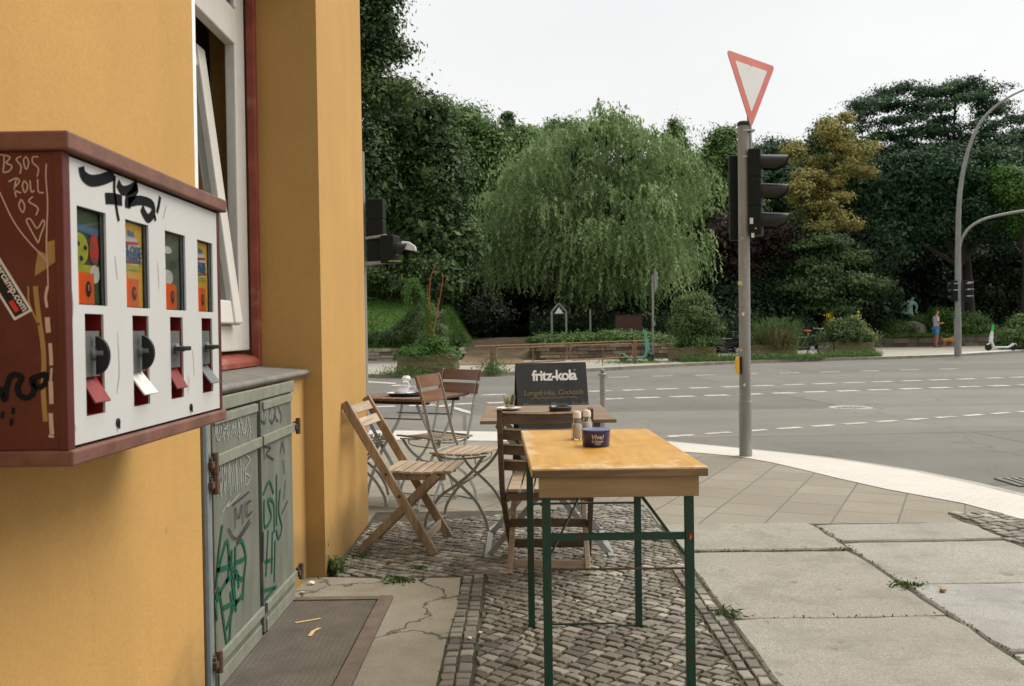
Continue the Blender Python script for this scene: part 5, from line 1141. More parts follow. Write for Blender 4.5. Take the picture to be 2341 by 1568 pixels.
tree('yew_thicket', 'black green yew thicket behind the reddish weeds left of the path', 44, [(1010, 620, 60, 90), (960, 660, 50, 60), (1060, 640, 70, 90), (1080, 720, 60, 50)], L_vdark, 900, 30, .4, .19, 67, base_u=1020)
# dense row behind everything
for i, (u, v, rr, mt) in enumerate(((930, 430, 140, L_dark), (1120, 520, 130, L_dark), (1290, 500, 140, L_vdark), (1470, 480, 140, L_dark), (1640, 500, 130, L_dark), (1800, 520, 130, L_dark), (2000, 500, 140, L_vdark), (2200, 470, 150, L_dark), (2400, 440, 160, L_vdark))):
    tree('background_tree', ('dark tree furthest back left behind the chestnut', 'dark tree furthest back behind the spruce tip', 'dark tree furthest back behind the willow crown middle', 'dark tree furthest back behind the right half of the willow', 'dark tree furthest back left of the signal head', 'dark tree furthest back right of the signal head', 'dark tree furthest back behind the golden leaves', 'dark tree furthest back behind the street lamp', 'dark tree furthest back off the right edge')[i], 66, [(u, v, rr*.8, rr), (u-40, v+130, rr*.8, rr), (u+50, v+120, rr*.8, rr)], mt, 700, 26, .6, .42, 71+i, base_u=u, group='background trees')
# ---------------------------------------------------------------- shrubs, hedges, undergrowth
def shrub(name, label, Y, px, mat, ncl, per, crad, leaf, seed, cat='shrub', group=None, asp=.5, hang=0, inner=.1, stems=True, z0=None, flatten=1, depth=.8, lumpy=.16):
    lobes = px_lobes(px, Y, 0, depth, .2, seed); bx = lobes[0][0]; zz = terr(bx, Y) if z0 is None else z0
    t = thing(name, label, cat, (bx, Y, zz), 0, group); P, T, NR = clumps(lobes, ncl, per, crad, seed, flatten, inner, lumpy); k = P[:, 2] > zz-.02
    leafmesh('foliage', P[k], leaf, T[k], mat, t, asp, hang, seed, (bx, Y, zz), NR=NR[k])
    if stems:
        b = MB(); r = random.Random(seed)
        for l in lobes:
            for q in range(4): b.tube([(bx+r.uniform(-.2, .2), Y+r.uniform(-.1, .1), zz), (l[0]*.5+bx*.5, Y, (l[2]+zz)/2), (l[0]+r.uniform(-.6, .6)*l[3], l[1], l[2]+r.uniform(0, .7)*l[5])], [.02, .015, .006], 5)
        b.build('stems', bark, t)
    return t
shrub('slope_bush', 'broad low green bush on the grassy bank beside the yellow wall', 44, [(880, 645, 60, 26), (930, 655, 45, 24), (850, 655, 50, 24), (820, 645, 50, 34)], L_mid, 520, 30, .22, .12, 101, flatten=.7)
shrub('slope_bush', 'dark low bush on the bank under the hanging signal head', 43, [(900, 625, 70, 22), (960, 640, 50, 24)], L_dark, 420, 30, .24, .14, 103)
shrub('clipped_hedge', 'dark clipped hedge above the pale stone wall at left', 36.7, [(870, 778, 34, 20), (905, 780, 30, 18), (1020, 785, 36, 20), (1045, 790, 22, 16), (985, 780, 30, 18), (850, 785, 30, 18)], L_dark, 620, 28, .12, .09, 105, 'hedge')
shrub('feathery_shrub', 'soft green shrub behind the tall weeds in the left planter', 35.6, [(950, 745, 34, 30), (980, 720, 26, 26), (925, 760, 26, 20)], L_shrub, 380, 30, .14, .08, 107)
shrub('ivy_bank', 'glossy dark ivy spilling over the low stone wall under the willow', 34.9, [(1240, 780, 30, 13), (1290, 779, 34, 12), (1340, 777, 40, 13), (1400, 774, 44, 15), (1455, 775, 40, 15), (1500, 778, 40, 12)], L_mid, 900, 28, .14, .10, 109, 'hedge')
def planter(label, u0, u1, vb, ht, Y, seed):
    a, c = PY(u0, vb, Y), PY(u1, vb, Y); w_ = c.x-a.x; t = thing('stone_planter', label, 'planter', ((a.x+c.x)/2, Y+.5, ZF), 0, 'rough stone planters by the far kerb')
    bm = bmesh.new(); bmesh.ops.create_cube(bm, size=1); bmesh.ops.subdivide_edges(bm, edges=bm.edges, cuts=9, use_grid_fill=True); r = random.Random(seed)
    for v in bm.verts:
        x, y, z = v.co; rr = 1-.10*(abs(x*2)**6*abs(y*2)**6); k = 1+.02*math.sin(x*9+seed)+.02*math.sin(z*8+y*7)
        v.co = Vector((x*w_*rr*k+r.gauss(0, .008), y*1.0*rr*k+r.gauss(0, .008), (z+.5)*ht*(1+.05*math.sin(x*7+seed))+r.gauss(0, .006)))
        if z > .45 and abs(x) < .42 and abs(y) < .38: v.co.z -= .10
    me = bpy.data.meshes.new('trough'); bm.to_mesh(me); bm.free(); o = bpy.data.objects.new('trough', me); COL.objects.link(o); me.materials.append(plst); o.parent = t
    b = MB(); b.box((0, 0, ht-.06), (w_*.84, .8, .02)); b.build('soil', soil_m, t, world=False); return t, (a.x+c.x)/2, w_
plst = M('mossy planter stone', (.17, .125, .08), .95, var=.3, scale=3, dirt=(.10, .115, .035), dscale=2.2, dlo=.48, dhi=.62, bscale=14, bmp=.7, bd=.03)
PLS = []
for i, a in enumerate((('mossy stone planter furthest left, with tall drooping weeds', 906, 1046, 858, .50, 24.2), ('mossy stone planter left of the signal pole with a bushy shrub', 1536, 1642, 829, .47, 30.6), ('mossy stone planter between the two bicycles with grassy tufts', 1712, 1828, 824, .46, 32.2), ('mossy stone planter furthest right, with yellow flowers', 1884, 2003, 817, .5, 34.0))): PLS.append(planter(a[0], a[1], a[2], a[3], a[4], a[5], i))
shrub('planter_shrub', 'loose grey green shrub with brown tips in the planter left of the pole', 31.1, [(1590, 720, 34, 40), (1600, 690, 22, 22), (1565, 745, 34, 34), (1615, 750, 32, 36), (1590, 778, 48, 22), (1560, 700, 18, 16)], L_shrub, 620, 34, .12, .075, 121, z0=.5, hang=.2)
shrub('leafy_weeds', 'bright leafy weeds with yellow flowers in the leftmost planter', 24.7, [(955, 808, 34, 16), (930, 812, 22, 13), (990, 805, 26, 20), (1020, 815, 22, 20), (1035, 835, 12, 22), (1000, 790, 20, 18)], L_light, 420, 26, .09, .06, 123, 'plant', z0=.42)
shrub('leafy_weeds', 'feathery green weed stand behind the leftmost planter', 25.2, [(985, 750, 20, 50), (975, 790, 26, 24), (1000, 770, 16, 30)], L_shrub, 340, 26, .10, .055, 125, 'plant', z0=.42, hang=.3)
shrub('leafy_weeds', 'yellow green flowering weeds in the rightmost planter', 34.5, [(1935, 765, 44, 26), (1900, 775, 26, 18), (1975, 775, 26, 20), (1910, 745, 16, 20), (1950, 740, 20, 16), (1985, 790, 16, 14)], L_shrub, 520, 28, .12, .075, 127, 'plant', z0=.45)
for i, (u0, u1, v0, v1, Y, mt, lab, sd_) in enumerate(((1716, 1836, 722, 798, 32.6, L_shrub, 'tall soft grass tuft in the planter between the bicycles', 131), (1728, 1815, 750, 800, 32.4, L_dry, 'dry straw coloured grass low in the planter between the bicycles', 132))):
    r = np.random.default_rng(sd_); P = []; T = []; c0 = PY((u0+u1)/2, v1, Y); hw = (u1-u0)/2*Y/FPX; hz = (v1-v0)*Y/FPX
    for q in range(900):
        x = r.normal()*hw*.40; lean = x*.55+r.normal()*.08; h_ = hz*r.uniform(.45, 1.0)*(1-.35*(x/hw)**2); k = int(h_/.06); s_ = np.arange(k)/max(1, k)
        P.append(np.stack([c0.x+x+lean*s_**2, np.full(k, Y)+r.normal()*.22+.1*s_*r.normal(), .42+h_*s_], 1)); T.append(np.full(k, .5+.18*r.normal()))
    P = np.concatenate(P); T = np.concatenate(T); t = thing('ornamental_grass', lab, 'plant', (c0.x, Y, .42)); leafmesh('blades', P, .10, T, mt, t, .16, .55, sd_, (c0.x, Y, .42))
def blossoms(label, spots, Y, n_, sp, sd_):
    r = np.random.default_rng(sd_); P = []
    for u, v in spots:
        c = PY(u, v, Y); P.append(np.array(c)[None]+r.normal(size=(n_, 3))*sp)
    P = np.concatenate(P); c = PY(*spots[0], Y); t = thing('yellow_flowers', label, 'flowers', (c.x, Y, .5)); leafmesh('blossoms', P, .055, np.full(len(P), .5)+.2*r.normal(size=len(P)), L_yel, t, .8, 0, sd_, (c.x, Y, .5))
    b = MB()
    for u, v in spots: q = PY(u, v, Y); b.tube([(q.x+.02, Y, .45), (q.x, Y, q.z)], .008, 5)
    b.build('stems', flat('flower stem', (.06, .1, .03)), t)
blossoms('tall bright yellow flower heads in the rightmost planter', [(1896, 722), (1902, 730), (1893, 738), (1985, 757), (1990, 765), (1962, 718), (2022-20, 776), (1950, 728), (1975, 745)], 34.3, 26, .06, 141)
blossoms('few small yellow flowers above the leftmost planter', [(933, 803), (1002, 798), (968, 812)], 24.5, 8, .03, 142)
# arching weed stalks
def tall_weeds():
    Y = 24.5; c = PY(985, 800, Y); t = thing('tall_weed', 'tall drooping green amaranth with bare orange stalks in the leftmost planter', 'plant', (c.x, Y, .45)); b = MB(); b2 = MB(); P = []; T = []; r = np.random.default_rng(9)
    for pth, rad in (([(985, 810), (978, 740), (972, 690), (955, 652), (940, 645), (930, 665), (932, 690)], .10), ([(978, 810), (972, 745), (972, 700), (966, 680)], .10), ([(990, 815), (988, 770), (984, 735), (985, 705)], .09)):
        q = smoothpts([PY(u, v, Y) for u, v in pth], 6); b.tube(q, [.022*(1-.7*i/len(q)) for i in range(len(q))], 6)
        for i, p in enumerate(q):
            m_ = 24; P.append(np.array(p)[None]+r.normal(size=(m_, 3))*np.array([rad*.55, rad*.5, rad*.9])); T.append(.6+.2*r.normal(size=m_))
    for pth in ([(985, 770), (982, 700), (984, 640), (997, 600)], [(983, 760), (978, 690), (978, 650)], [(990, 770), (998, 720), (1006, 680), (1012, 640), (1012, 625)]):
        q = smoothpts([PY(u, v, Y) for u, v in pth], 5); b2.tube(q, [.018*(1-.6*i/len(q)) for i in range(len(q))], 6)
    b.build('green_stalks', flat('green stalk', (.10, .14, .04)), t, smooth=True); b2.build('orange_stalks', flat('orange stalk', (.36, .11, .035)), t, smooth=True)
    leafmesh('foliage', np.concatenate(P), .06, np.concatenate(T), L_light, t, .4, .4, 3, (c.x, Y, .45))
tall_weeds()
# right side shrubs before the statue
for i, (px, Y, mt, lab) in enumerate((([(2035, 755, 34, 18), (2010, 760, 26, 14), (2060, 750, 24, 14)], 48, L_mid, 'rounded green shrub left of the statue rocks'), ([(2125, 745, 26, 22), (2100, 740, 18, 16)], 50, L_mid, 'green shrub between the statue and the person'),
   ([(2160, 745, 36, 30), (2150, 720, 22, 18), (2175, 765, 30, 14)], 48.5, L_light, 'fresh green shrub right behind the standing person'), ([(2220, 752, 34, 24), (2250, 762, 30, 16), (2225, 730, 26, 14)], 48, L_mid, 'spreading green shrub right of the lamp post'),
   ([(2325, 770, 36, 24), (2350, 750, 34, 30), (2300, 785, 22, 12)], 39, L_shrub, 'olive shrub beside the white scooter at the right edge'))):
    shrub('garden_shrub', lab, Y, px, mt, 380, 28, .16, .11, 151+i, group='shrubs along the park edge', z0=(.05 if i == 4 else None))
r = np.random.default_rng(77)
def cover(name, x0, x1, y0, y1, n_, h, leaf, mat, sd_, label_kind='stuff', lawn=False):
    r = np.random.default_rng(sd_); x = r.uniform(x0, x1, n_); y = y0+(y1-y0)*r.random(n_)**1.5
    z = np.array([terr(a, max(c, yw(a)+.05)) for a, c in zip(x, y)]); y = np.maximum(y, np.array([yw(a)+.1 for a in x])); hh = h*(.55+.45*np.sin(x*1.1+1)*np.sin(y*.9))
    P = np.stack([x, y, z+np.abs(r.normal(size=n_))*hh*.6], 1); return leafmesh(name, P, leaf, .5+.2*r.normal(size=n_), mat, None, .5, .1, sd_, kind='stuff')
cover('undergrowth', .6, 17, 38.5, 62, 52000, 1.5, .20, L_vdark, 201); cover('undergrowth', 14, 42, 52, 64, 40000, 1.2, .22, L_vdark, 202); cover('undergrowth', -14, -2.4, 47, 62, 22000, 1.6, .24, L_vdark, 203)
cover('undergrowth', -2.5, .9, 46, 60, 16000, 1.5, .22, L_vdark, 207); cover('ivy_ground_cover', .6, 6, 34, 35.5, 9000, .22, .09, L_mid, 204); cover('ivy_ground_cover', 17, 30, 46, 48, 12000, .18, .10, L_mid, 205)
cover('grass', -12, -2.3, 36.2, 46, 30000, .12, .09, leafmat('grass blades', (.045, .12, .014), (.095, .225, .026), (.15, .30, .045)), 206)
def tuft(name, u, v, w_, h, n_, mat, sd_, label, z=ZF, leaf=.09):
    c = G(u, v, z); r = np.random.default_rng(sd_); P = np.stack([c.x+r.normal(size=n_)*w_*.4, c.y+r.normal(size=n_)*w_*.25, z+np.abs(r.normal(size=n_))*h*.5], 1)
    t = tag(leafmesh(name, P-np.array(c), leaf, .5+.2*r.normal(size=n_), mat, None, .22, .5, sd_), label, 'weeds'); t.location = c; return t
tuft('weed_tuft', 1125, 853, .55, .35, 900, L_mid, 301, 'green weed tuft at the foot of the rusty railing post')
tuft('weed_tuft', 1450, 830, 1.5, .12, 900, L_mid, 302, 'low weeds around the foot of the grey street pole')
tuft('weed_tuft', 925, 857, .9, .22, 900, L_mid, 303, 'low weeds left of the leftmost planter')
for i, (u0, u1, v0, v1, w2) in enumerate(((1560, 1700, 832, 828, .5), (1700, 1890, 828, 824, .6), (1890, 2020, 822, 818, .5))):
    a, c = G(u0, v0-3, ZF), G(u1, v1-3, ZF); r = np.random.default_rng(310+i); n_ = 5000; s_ = r.random(n_); P = np.stack([a.x+(c.x-a.x)*s_, a.y+(c.y-a.y)*s_+r.random(n_)*1.1, ZF+np.abs(r.normal(size=n_))*.09], 1)
    leafmesh('kerb_grass', P, .10, .5+.2*r.normal(size=n_), L_mid, None, .2, .5, 310+i, kind='stuff')
# ---------------------------------------------------------------- low stone walls
def stonewall(label, pts, h, rows_, L, c, sd_, name='stone_wall', fade=.0):
    r = random.Random(sd_); V, F, T = [], [], []; t = thing(name, label, 'wall', (pts[0][0], pts[0][1], 0)); ln = [0]
    P = [Vector((*p, 0)) for p in pts]
    for a, b_ in zip(P, P[1:]): ln.append(ln[-1]+(b_-a).length)
    def at(s_):
        for k in range(len(P)-1):
            if s_ <= ln[k+1]+1e-6: q = (s_-ln[k])/(ln[k+1]-ln[k]); return P[k].lerp(P[k+1], q), (P[k+1]-P[k]).normalized()
        return P[-1], (P[-1]-P[-2]).normalized()
    for j in range(rows_):
        s_ = -r.random()*L
        while s_ < ln[-1]:
            l = L*r.uniform(.6, 1.5); s0, s1 = max(0, s_), min(ln[-1], s_+l-.02); s_ += l
            if s1-s0 < .04: continue
            z0_, z1_ = h/rows_*j, h/rows_*(j+1)-.018; a, d = at(s0); c_, d2 = at(s1); nn = Vector((-d.y, d.x, 0)); o = len(V); out = r.uniform(-.015, .02)
            for pp in (a, c_):
                for (dn, zz) in ((-.0-out, z0_), (-.0-out+.02, z1_), (.35, z1_), (.35, z0_)): q = pp+nn*dn; V.append((q.x-pts[0][0]+r.uniform(-.008, .008), q.y-pts[0][1], zz+r.uniform(-.008, .008)))
            F.extend([(o, o+1, o+2, o+3), (o+7, o+6, o+5, o+4), (o, o+4, o+5, o+1), (o+1, o+5, o+6, o+2), (o+2, o+6, o+7, o+3)]); tt = r.gauss(.5, .2); T.extend([tt]*5)
    m_, nt_, bs_ = new_mat('wall stone'); at_ = N(nt_, 'ShaderNodeAttribute', attribute_name='tint'); col = ramp(nt_, at_.outputs['Fac'], [(0, mul(c, .35)), (.5, c), (1, mul(c, 1.7))])
    col = mixc(nt_, ramp(nt_, noise(nt_, 1.6, 6, .7), [(.45, 0), (.65, .7)]), col, mul(c, .35)); nt_.links.new(col, bs_.inputs['Base Color']); bs_.inputs['Roughness'].default_value = .95
    bump(nt_, bs_, noise(nt_, 25, 4, .7), .5, .02); o = tintmesh('masonry', V, F, T, m_); o.parent = t
    b = MB(); 
    for k in range(len(P)-1):
        d = (P[k+1]-P[k]).normalized(); nn = Vector((-d.y, d.x, 0)); b.prism([P[k]+nn*.03, P[k+1]+nn*.03, P[k+1]+nn*.33, P[k]+nn*.33], (0, 0, h-.03))
    b.build('core', soil_m, t)
stonewall('low pale dry stone wall with hedge on top at the left', [(-12, 36.1), (-5, 36.0), (-3.0, 36.0), (-2.35, 35.8), (-2.1, 36.3), (-2.1, 38)], .55, 4, .42, (.36, .31, .23), 1)
stonewall('long low brown stone wall beneath the willow behind the rusty railing', [(.45, 36), (.45, 34.4), (.7, 34.0), (6.3, 33.6)], .64, 5, .4, (.20, .15, .10), 2)
stonewall('low dark stone edging wall behind the person and the dog', [(15.8, 45.2), (17.5, 45.5), (38, 46.3)], .50, 2, .6, (.105, .085, .06), 3)
# ---------------------------------------------------------------- street furniture
steel = M('weathered galvanised pole', (.245, .245, .225), .6, .15, var=.18, scale=7, stretch=(1, 1, .3), dirt=(.38, .36, .30), dscale=12, dlo=.55, dhi=.7, bscale=80)
dkgr = M('dark green black housing', (.008, .012, .011), .6, var=.2, scale=10, bscale=100, bmp=.05, spec=.2)
visor = M('grey black visor', (.014, .017, .018), .38, bmp=0, spec=.35)
def frustum_visor(b, c, fwd, r, L, droop=.1, cut=True):
    """open half hood along fwd"""
    fwd = Vector(fwd).normalized(); sd = fwd.cross(Vector((0, 0, 1))).normalized(); upv = Vector((0, 0, 1)); n_ = 22; vs = []; a0, a1 = R(-38), R(218)
    for rr, ll0 in ((r, 0), (r*.965, 0)):
        for k in range(n_+1):
            th = a0+(a1-a0)*k/n_; ll = L*(1-.10*(1-max(0, math.sin(th)))-(.55*max(0, -math.sin(th)))) if cut else L
            p0 = c+sd*math.cos(th)*rr+upv*math.sin(th)*rr; vs += [p0, p0+fwd*ll-upv*(ll*droop)]
    m_ = (n_+1)*2; fs = []
    for k in range(n_): fs += [(2*k, 2*k+1, 2*k+3, 2*k+2), (m_+2*k, m_+2*k+2, m_+2*k+3, m_+2*k+1), (2*k+1, m_+2*k+1, m_+2*k+3, 2*k+3)]
    b.add(vs, fs); return b
def signal_head(t, c, fwd, n_, rr=.10, pitch=.265, depth=.13, wd=.27, red_lit=False, vis=.22, nm='signal_head', visors=True):
    fwd = Vector(fwd).normalized(); sd = fwd.cross(Vector((0, 0, 1))).normalized(); c = Vector(c)
    rot = Matrix((fwd, -sd, Vector((0, 0, 1)))).transposed(); b = MB()
    for k in range(n_): b.box(c+Vector((0, 0, (k-(n_-1)/2)*pitch)), (depth, wd, pitch-.006), rot)
    b.box(c-fwd*.004, (depth*.8, wd*.94, pitch*n_-.002), rot); hd = b.build(nm, dkgr, t, bevel=.012)
    for k in range(n_):
        cc_ = c+Vector((0, 0, (k-(n_-1)/2)*pitch))+fwd*(depth/2); colr = ((.02, .05, .03), (.09, .05, .01), (.14, .02, .008))[k if n_ == 3 else (0 if k == 0 else 2)]
        b = MB(); b.lathe([(rr*.93, .002), (rr*.6, .012), (0, .016)], cc_, 24, rot=rot @ Matrix.Rotation(R(90), 3, 'Y')); b.build('lens', M('lens', colr, .2, bmp=0), hd, smooth=True)
        if visors: b = MB(); frustum_visor(b, cc_, fwd, rr, vis); b.build('visor', visor, hd, smooth=True, fix=False)
    return hd
Yp = 8.24; pb_ = G(1705, 1042, 0); px_ = pb_.x; py_ = pb_.y
t = thing('signal_pole', 'grey traffic signal pole with yield sign standing on the pale kerb band', 'traffic light', (px_, py_, 0))
b = MB(); tp = PY(1699, 281, py_); tp.y = py_
b.tube([(px_, py_, 0), (px_, py_, .5), (px_, py_, .505), (tp.x, py_, tp.z)], [.058, .057, .052, .050], 20); b.build('pole', steel, t, smooth=True)
b = MB(); b.lathe([(.053, -.03), (.054, 0), (.04, .012), (0, .015)], (tp.x, py_, tp.z), 20); b.build('pole_cap', flat('black cap', (.03, .035, .035)), t, smooth=True)
b = MB(); q0, q1 = PY(1716, 420, py_-.0), PY(1712, 230, py_+.20); b.tube([q0, q1], .021, 14); b.build('sign_tube', steel, t, smooth=True)
b = MB()
for v in (300, 360): c_ = PY(1703, v, py_); b.lathe([(.056, -.008), (.056, .008)], (c_.x-.002, py_, c_.z), 20); b.box((c_.x+.05, py_-.01, c_.z), (.06, .07, .016))
b.build('clamp', M('clamp band', (.42, .42, .4), .4, .4, bmp=0), t, smooth=True)
sA, sB, sC = PY(1660.5, 113, py_-.16), PY(1771.5, 152, py_+.40), PY(1717.5, 293, py_-.045)
sn = (sB-sA).cross(sC-sA).normalized(); sn = sn if sn.y < 0 else -sn; cen = (sA+sB+sC)/3
def tri_pts(k, off, rc=.06, cut=5):
    o = []; Q = [cen+(q-cen)*k+sn*off for q in (sA, sB, sC)]
    for i in range(3):
        a, b_, c_ = Q[i-1], Q[i], Q[(i+1) % 3]; d0 = (a-b_).normalized(); d1 = (c_-b_).normalized(); s0, s1 = b_+d0*rc*k, b_+d1*rc*k
        for j in range(cut+1): tt = j/cut; o.append(s0*(1-tt)**2+b_*2*tt*(1-tt)+s1*tt*tt)
    return o
redS = M('sun faded sign red', (.52, .085, .05), .45, var=.1, scale=3, dirt=(.55, .16, .09), dscale=2.5, bmp=0); whS = M('sign white sheet', (.60, .59, .56), .45, var=.05, scale=8, bmp=0)
b = MB(); b.prism(tri_pts(1, 0), -sn*.004); o = b.build('yield_sign', M('sign back grey', (.3, .3, .3), .5, bmp=0), t)
b = MB(); b.face(tri_pts(.995, .0008)); b.build('red_border', redS, o, fix=False); b = MB(); b.face(tri_pts(.66, .0016, .02, 3)); b.build('white_field', whS, o, fix=False)
b = MB(); pp = cen+sn*.003+Vector((0, 0, .14)); b.lathe([(.008, 0), (0, .001)], pp, 10, rot=sn.to_track_quat('Z', 'Y').to_matrix()); b.build('bolt', rust, o)
hc = PY(1728, 441, py_-.01); fwd = Vector((.93, -.36, 0)); signal_head(t, hc, fwd, 3, rr=.083, pitch=.262, depth=.11, wd=.20, vis=.235)
hc2 = PY(1692, 453, py_+.13); signal_head(t, hc2, Vector((.12, .99, 0)), 3, rr=.085, pitch=.262, depth=.10, wd=.20)
b = MB()
for v in (352, 372, 522): a = PY(1703, v, py_); b.box((a.x+.07, py_-.02, a.z), (.10, .035, .03))
b.build('bracket', dkgr, t)
bt_c = PY(1686, 835, py_-.01); yel_p = M('signal yellow', (.80, .46, .015), .45, var=.05, scale=5, bmp=0)
pr = []; 
for k in range(13): th = -math.pi/2+math.pi*k/12; pr.append((-.030*math.cos(th)**.6 if math.cos(th) > 0 else 0, .083*math.sin(th)))
b = MB(); b.prism([(bt_c.x+.012+x, bt_c.y-.038, bt_c.z+z) for x, z in pr], (0, .076, 0)); o = b.build('push_button_box', yel_p, t, bevel=.008)
b = MB(); b.box((bt_c.x+.022, bt_c.y, bt_c.z), (.02, .085, .15)); b.build('mount', blk, t, bevel=.004)
b = MB(); st_ = PY(1692, 648, py_-.052); b.lathe([(.022, 0), (.020, .0015), (0, .002)], st_, 16, rot=Matrix.Rotation(R(90), 3, 'X')); b.build('round_sticker', flat('sticker cream', (.55, .48, .22)), t)
b = MB(); st_ = st_+Vector((-.004, -.002, -.012)); b.lathe([(.012, 0), (.010, .0015), (0, .002)], st_, 12, rot=Matrix.Rotation(R(90), 3, 'X')); b.build('yellow_sticker', flat('sticker ochre', (.5, .33, .03)), t)
for (u, v, w_, h_, mm) in ((1699, 718, .022, .03, wht), (1694, 800, .018, .02, ylw), (1702, 880, .02, .025, wht), (1697, 545, .022, .022, pale_p), (1718, 505, .03, .055, wht), (1721, 538, .026, .04, wht), (1728, 522, .016, .008, yel_p)):
    dz = -.054 if u < 1710 else -.115
    a = PY(u, v, py_+dz); b = MB(); b.box(a, (w_, .002, h_)); b.build('sticker', mm, t)
a = PY(1720.5, 493, py_-.118); 
# left signal cluster, pole just hidden by the building
px2, py2 = PY(834, 1000, 10.7).x, 10.7
t = thing('corner_signal', 'dark traffic signal heads on brackets poking out behind the yellow pillar', 'traffic light', (px2, py2, 0))
b = MB(); b.tube([(px2, py2, -.03), (px2, py2, 3.3)], .052, 16); b.build('pole', steel, t, smooth=True)
signal_head(t, PY(861, 527, py2-.02), Vector((.2, .98, 0)), 3, rr=.07, pitch=.245, depth=.12, wd=.20, visors=False)
hd = signal_head(t, PY(892, 571, py2-.10), Vector((.96, -.28, 0)), 1, rr=.085, pitch=.33, depth=.17, wd=.2, vis=.15)
b = MB(); b.prism([PY(u, v, py2-.20) for u, v in ((917, 551), (936, 553), (949, 562), (951, 573), (918, 568))], (0, .10, 0)); b.build('pale_visor', M('pale blue white visor', (.66, .68, .72), .5, bmp=0), hd, bevel=.012)  # pale blue-white block laid over the dark visor
b = MB(); b.tube([PY(836, 545, py2-.15), PY(884, 538, py2-.15)], .016, 8); b.build('bracket_arm', steel, t, smooth=True); b = MB(); b.tube([PY(836, 603, py2-.15), PY(884, 599, py2-.15)], .020, 8); b.build('bracket_arm', steel, t, smooth=True)
b = MB(); b.box(PY(903, 597, py2-.2), (.14, .06, .012)); b.build('yellow_label', flat('label yellow', (.4, .3, .05)), hd)
# bollard
c_ = G(1379, 998, 0); c_.z = 0; t = thing('bollard', 'slim grey cast bollard with ball top beside the chalkboard', 'bollard', c_)
k = (PY(1379, 853, c_.y).z)/.70
b = MB(); b.lathe([(.040, 0), (.040, .04), (.033, .06), (.031, .46*k), (.030, .66*k)], c_, 20); b.build('shaft', steel, t, smooth=True)
b = MB(); b.lathe([(.031, .47*k), (.037, .472*k), (.037, .487*k), (.031, .49*k)], c_, 20); b.lathe([(.031, .665*k), (.047, .675*k), (.047, .69*k), (.03, .70*k)], c_, 20); b.build('collar', steel, t, smooth=True)
b = MB(); b.lathe([(.0, .69*k)]+[(.027*math.sin(math.pi*q/10), .725*k-.027*math.cos(math.pi*q/10)) for q in range(1, 10)]+[(0, .725*k+.027)], c_, 18); b.build('ball_top', steel, t, smooth=True)
# street lamp
YL = 32.3; lp = [PY(u, v, YL) for u, v in ((2190, 815), (2190, 640), (2191, 500), (2197, 420), (2213, 345), (2240, 282), (2280, 240), (2330, 210), (2400, 185))]
t = thing('street_lamp', 'tall curved grey lamp mast with a lower side arm and small signals', 'street lamp', (lp[0].x, YL, 0))
q = smoothpts(lp, 4); b = MB(); b.tube(q, [.105 if i < 6 else max(.035, .095-.075*(i-6)/(len(q)-6)) for i in range(len(q))], 14); b.tube([(lp[0].x, YL, 0), (lp[0].x, YL, 1.35)], .122, 14); b.build('mast', steel, t, smooth=True)
b = MB(); b.tube(smoothpts([PY(u, v, YL) for u, v in ((2192, 575), (2198, 548), (2215, 522), (2245, 503), (2285, 492), (2341, 482), (2420, 474))], 4), .05, 10); b.build('side_arm', steel, t, smooth=True)
hl = lp[-1]; b = MB(); b.lathe([(0, -.05), (.12, -.03), (.15, .03), (.05, .08), (0, .09)], hl+Vector((.25, 0, 0)), 16, sy=.6); b.build('lamp_head', steel, t, smooth=True)
signal_head(t, PY(2207, 665, YL-.05), Vector((.9, -.42, 0)), 3, rr=.085, pitch=.24, depth=.14, wd=.22, vis=.2); signal_head(t, PY(2183, 665, YL-.05), Vector((-.3, .95, 0)), 3, rr=.085, pitch=.24, depth=.14, wd=.22, vis=.2)
for (u, v) in ((2214, 648), (2214, 662), (2214, 677), (2186, 648), (2185, 663)):
    b = MB(); b.box(PY(u, v, YL-.2), (.13, .1, .03)); b.build('painted_visor_sheen', flat('visor sheen', (.42, .47, .45), .4), t, bevel=.008)  # pale blocks paint a sheen onto the visor tops
# grey post with side-on sign
c_ = G(1493, 826, ZF); t = thing('sign_post', 'thin grey street post with a narrow sign beside the green scooter', 'post', c_)
tp = PY(1492, 628, c_.y); b = MB(); b.tube([c_, (tp.x, c_.y, tp.z)], .035, 10); b.build('post', steel, t, smooth=True)
b = MB(); a, d_ = PY(1493, 740, c_.y-.04), PY(1493, 730, c_.y-.04); b.box(a+Vector((.02, 0, 0)), (.10, .08, .16)); b.build('clamp_box', steel, t)
b = MB(); a, d_ = PY(1495, 618, c_.y), PY(1501, 660, c_.y); b.prism([PY(1494, 622, c_.y-.05), PY(1497, 612, c_.y), PY(1502, 630, c_.y+.3), PY(1502, 655, c_.y+.3), PY(1496, 668, c_.y)], (.02, 0, 0)); b.build('turned_sign', flat('sign back', (.14, .14, .13)), t)
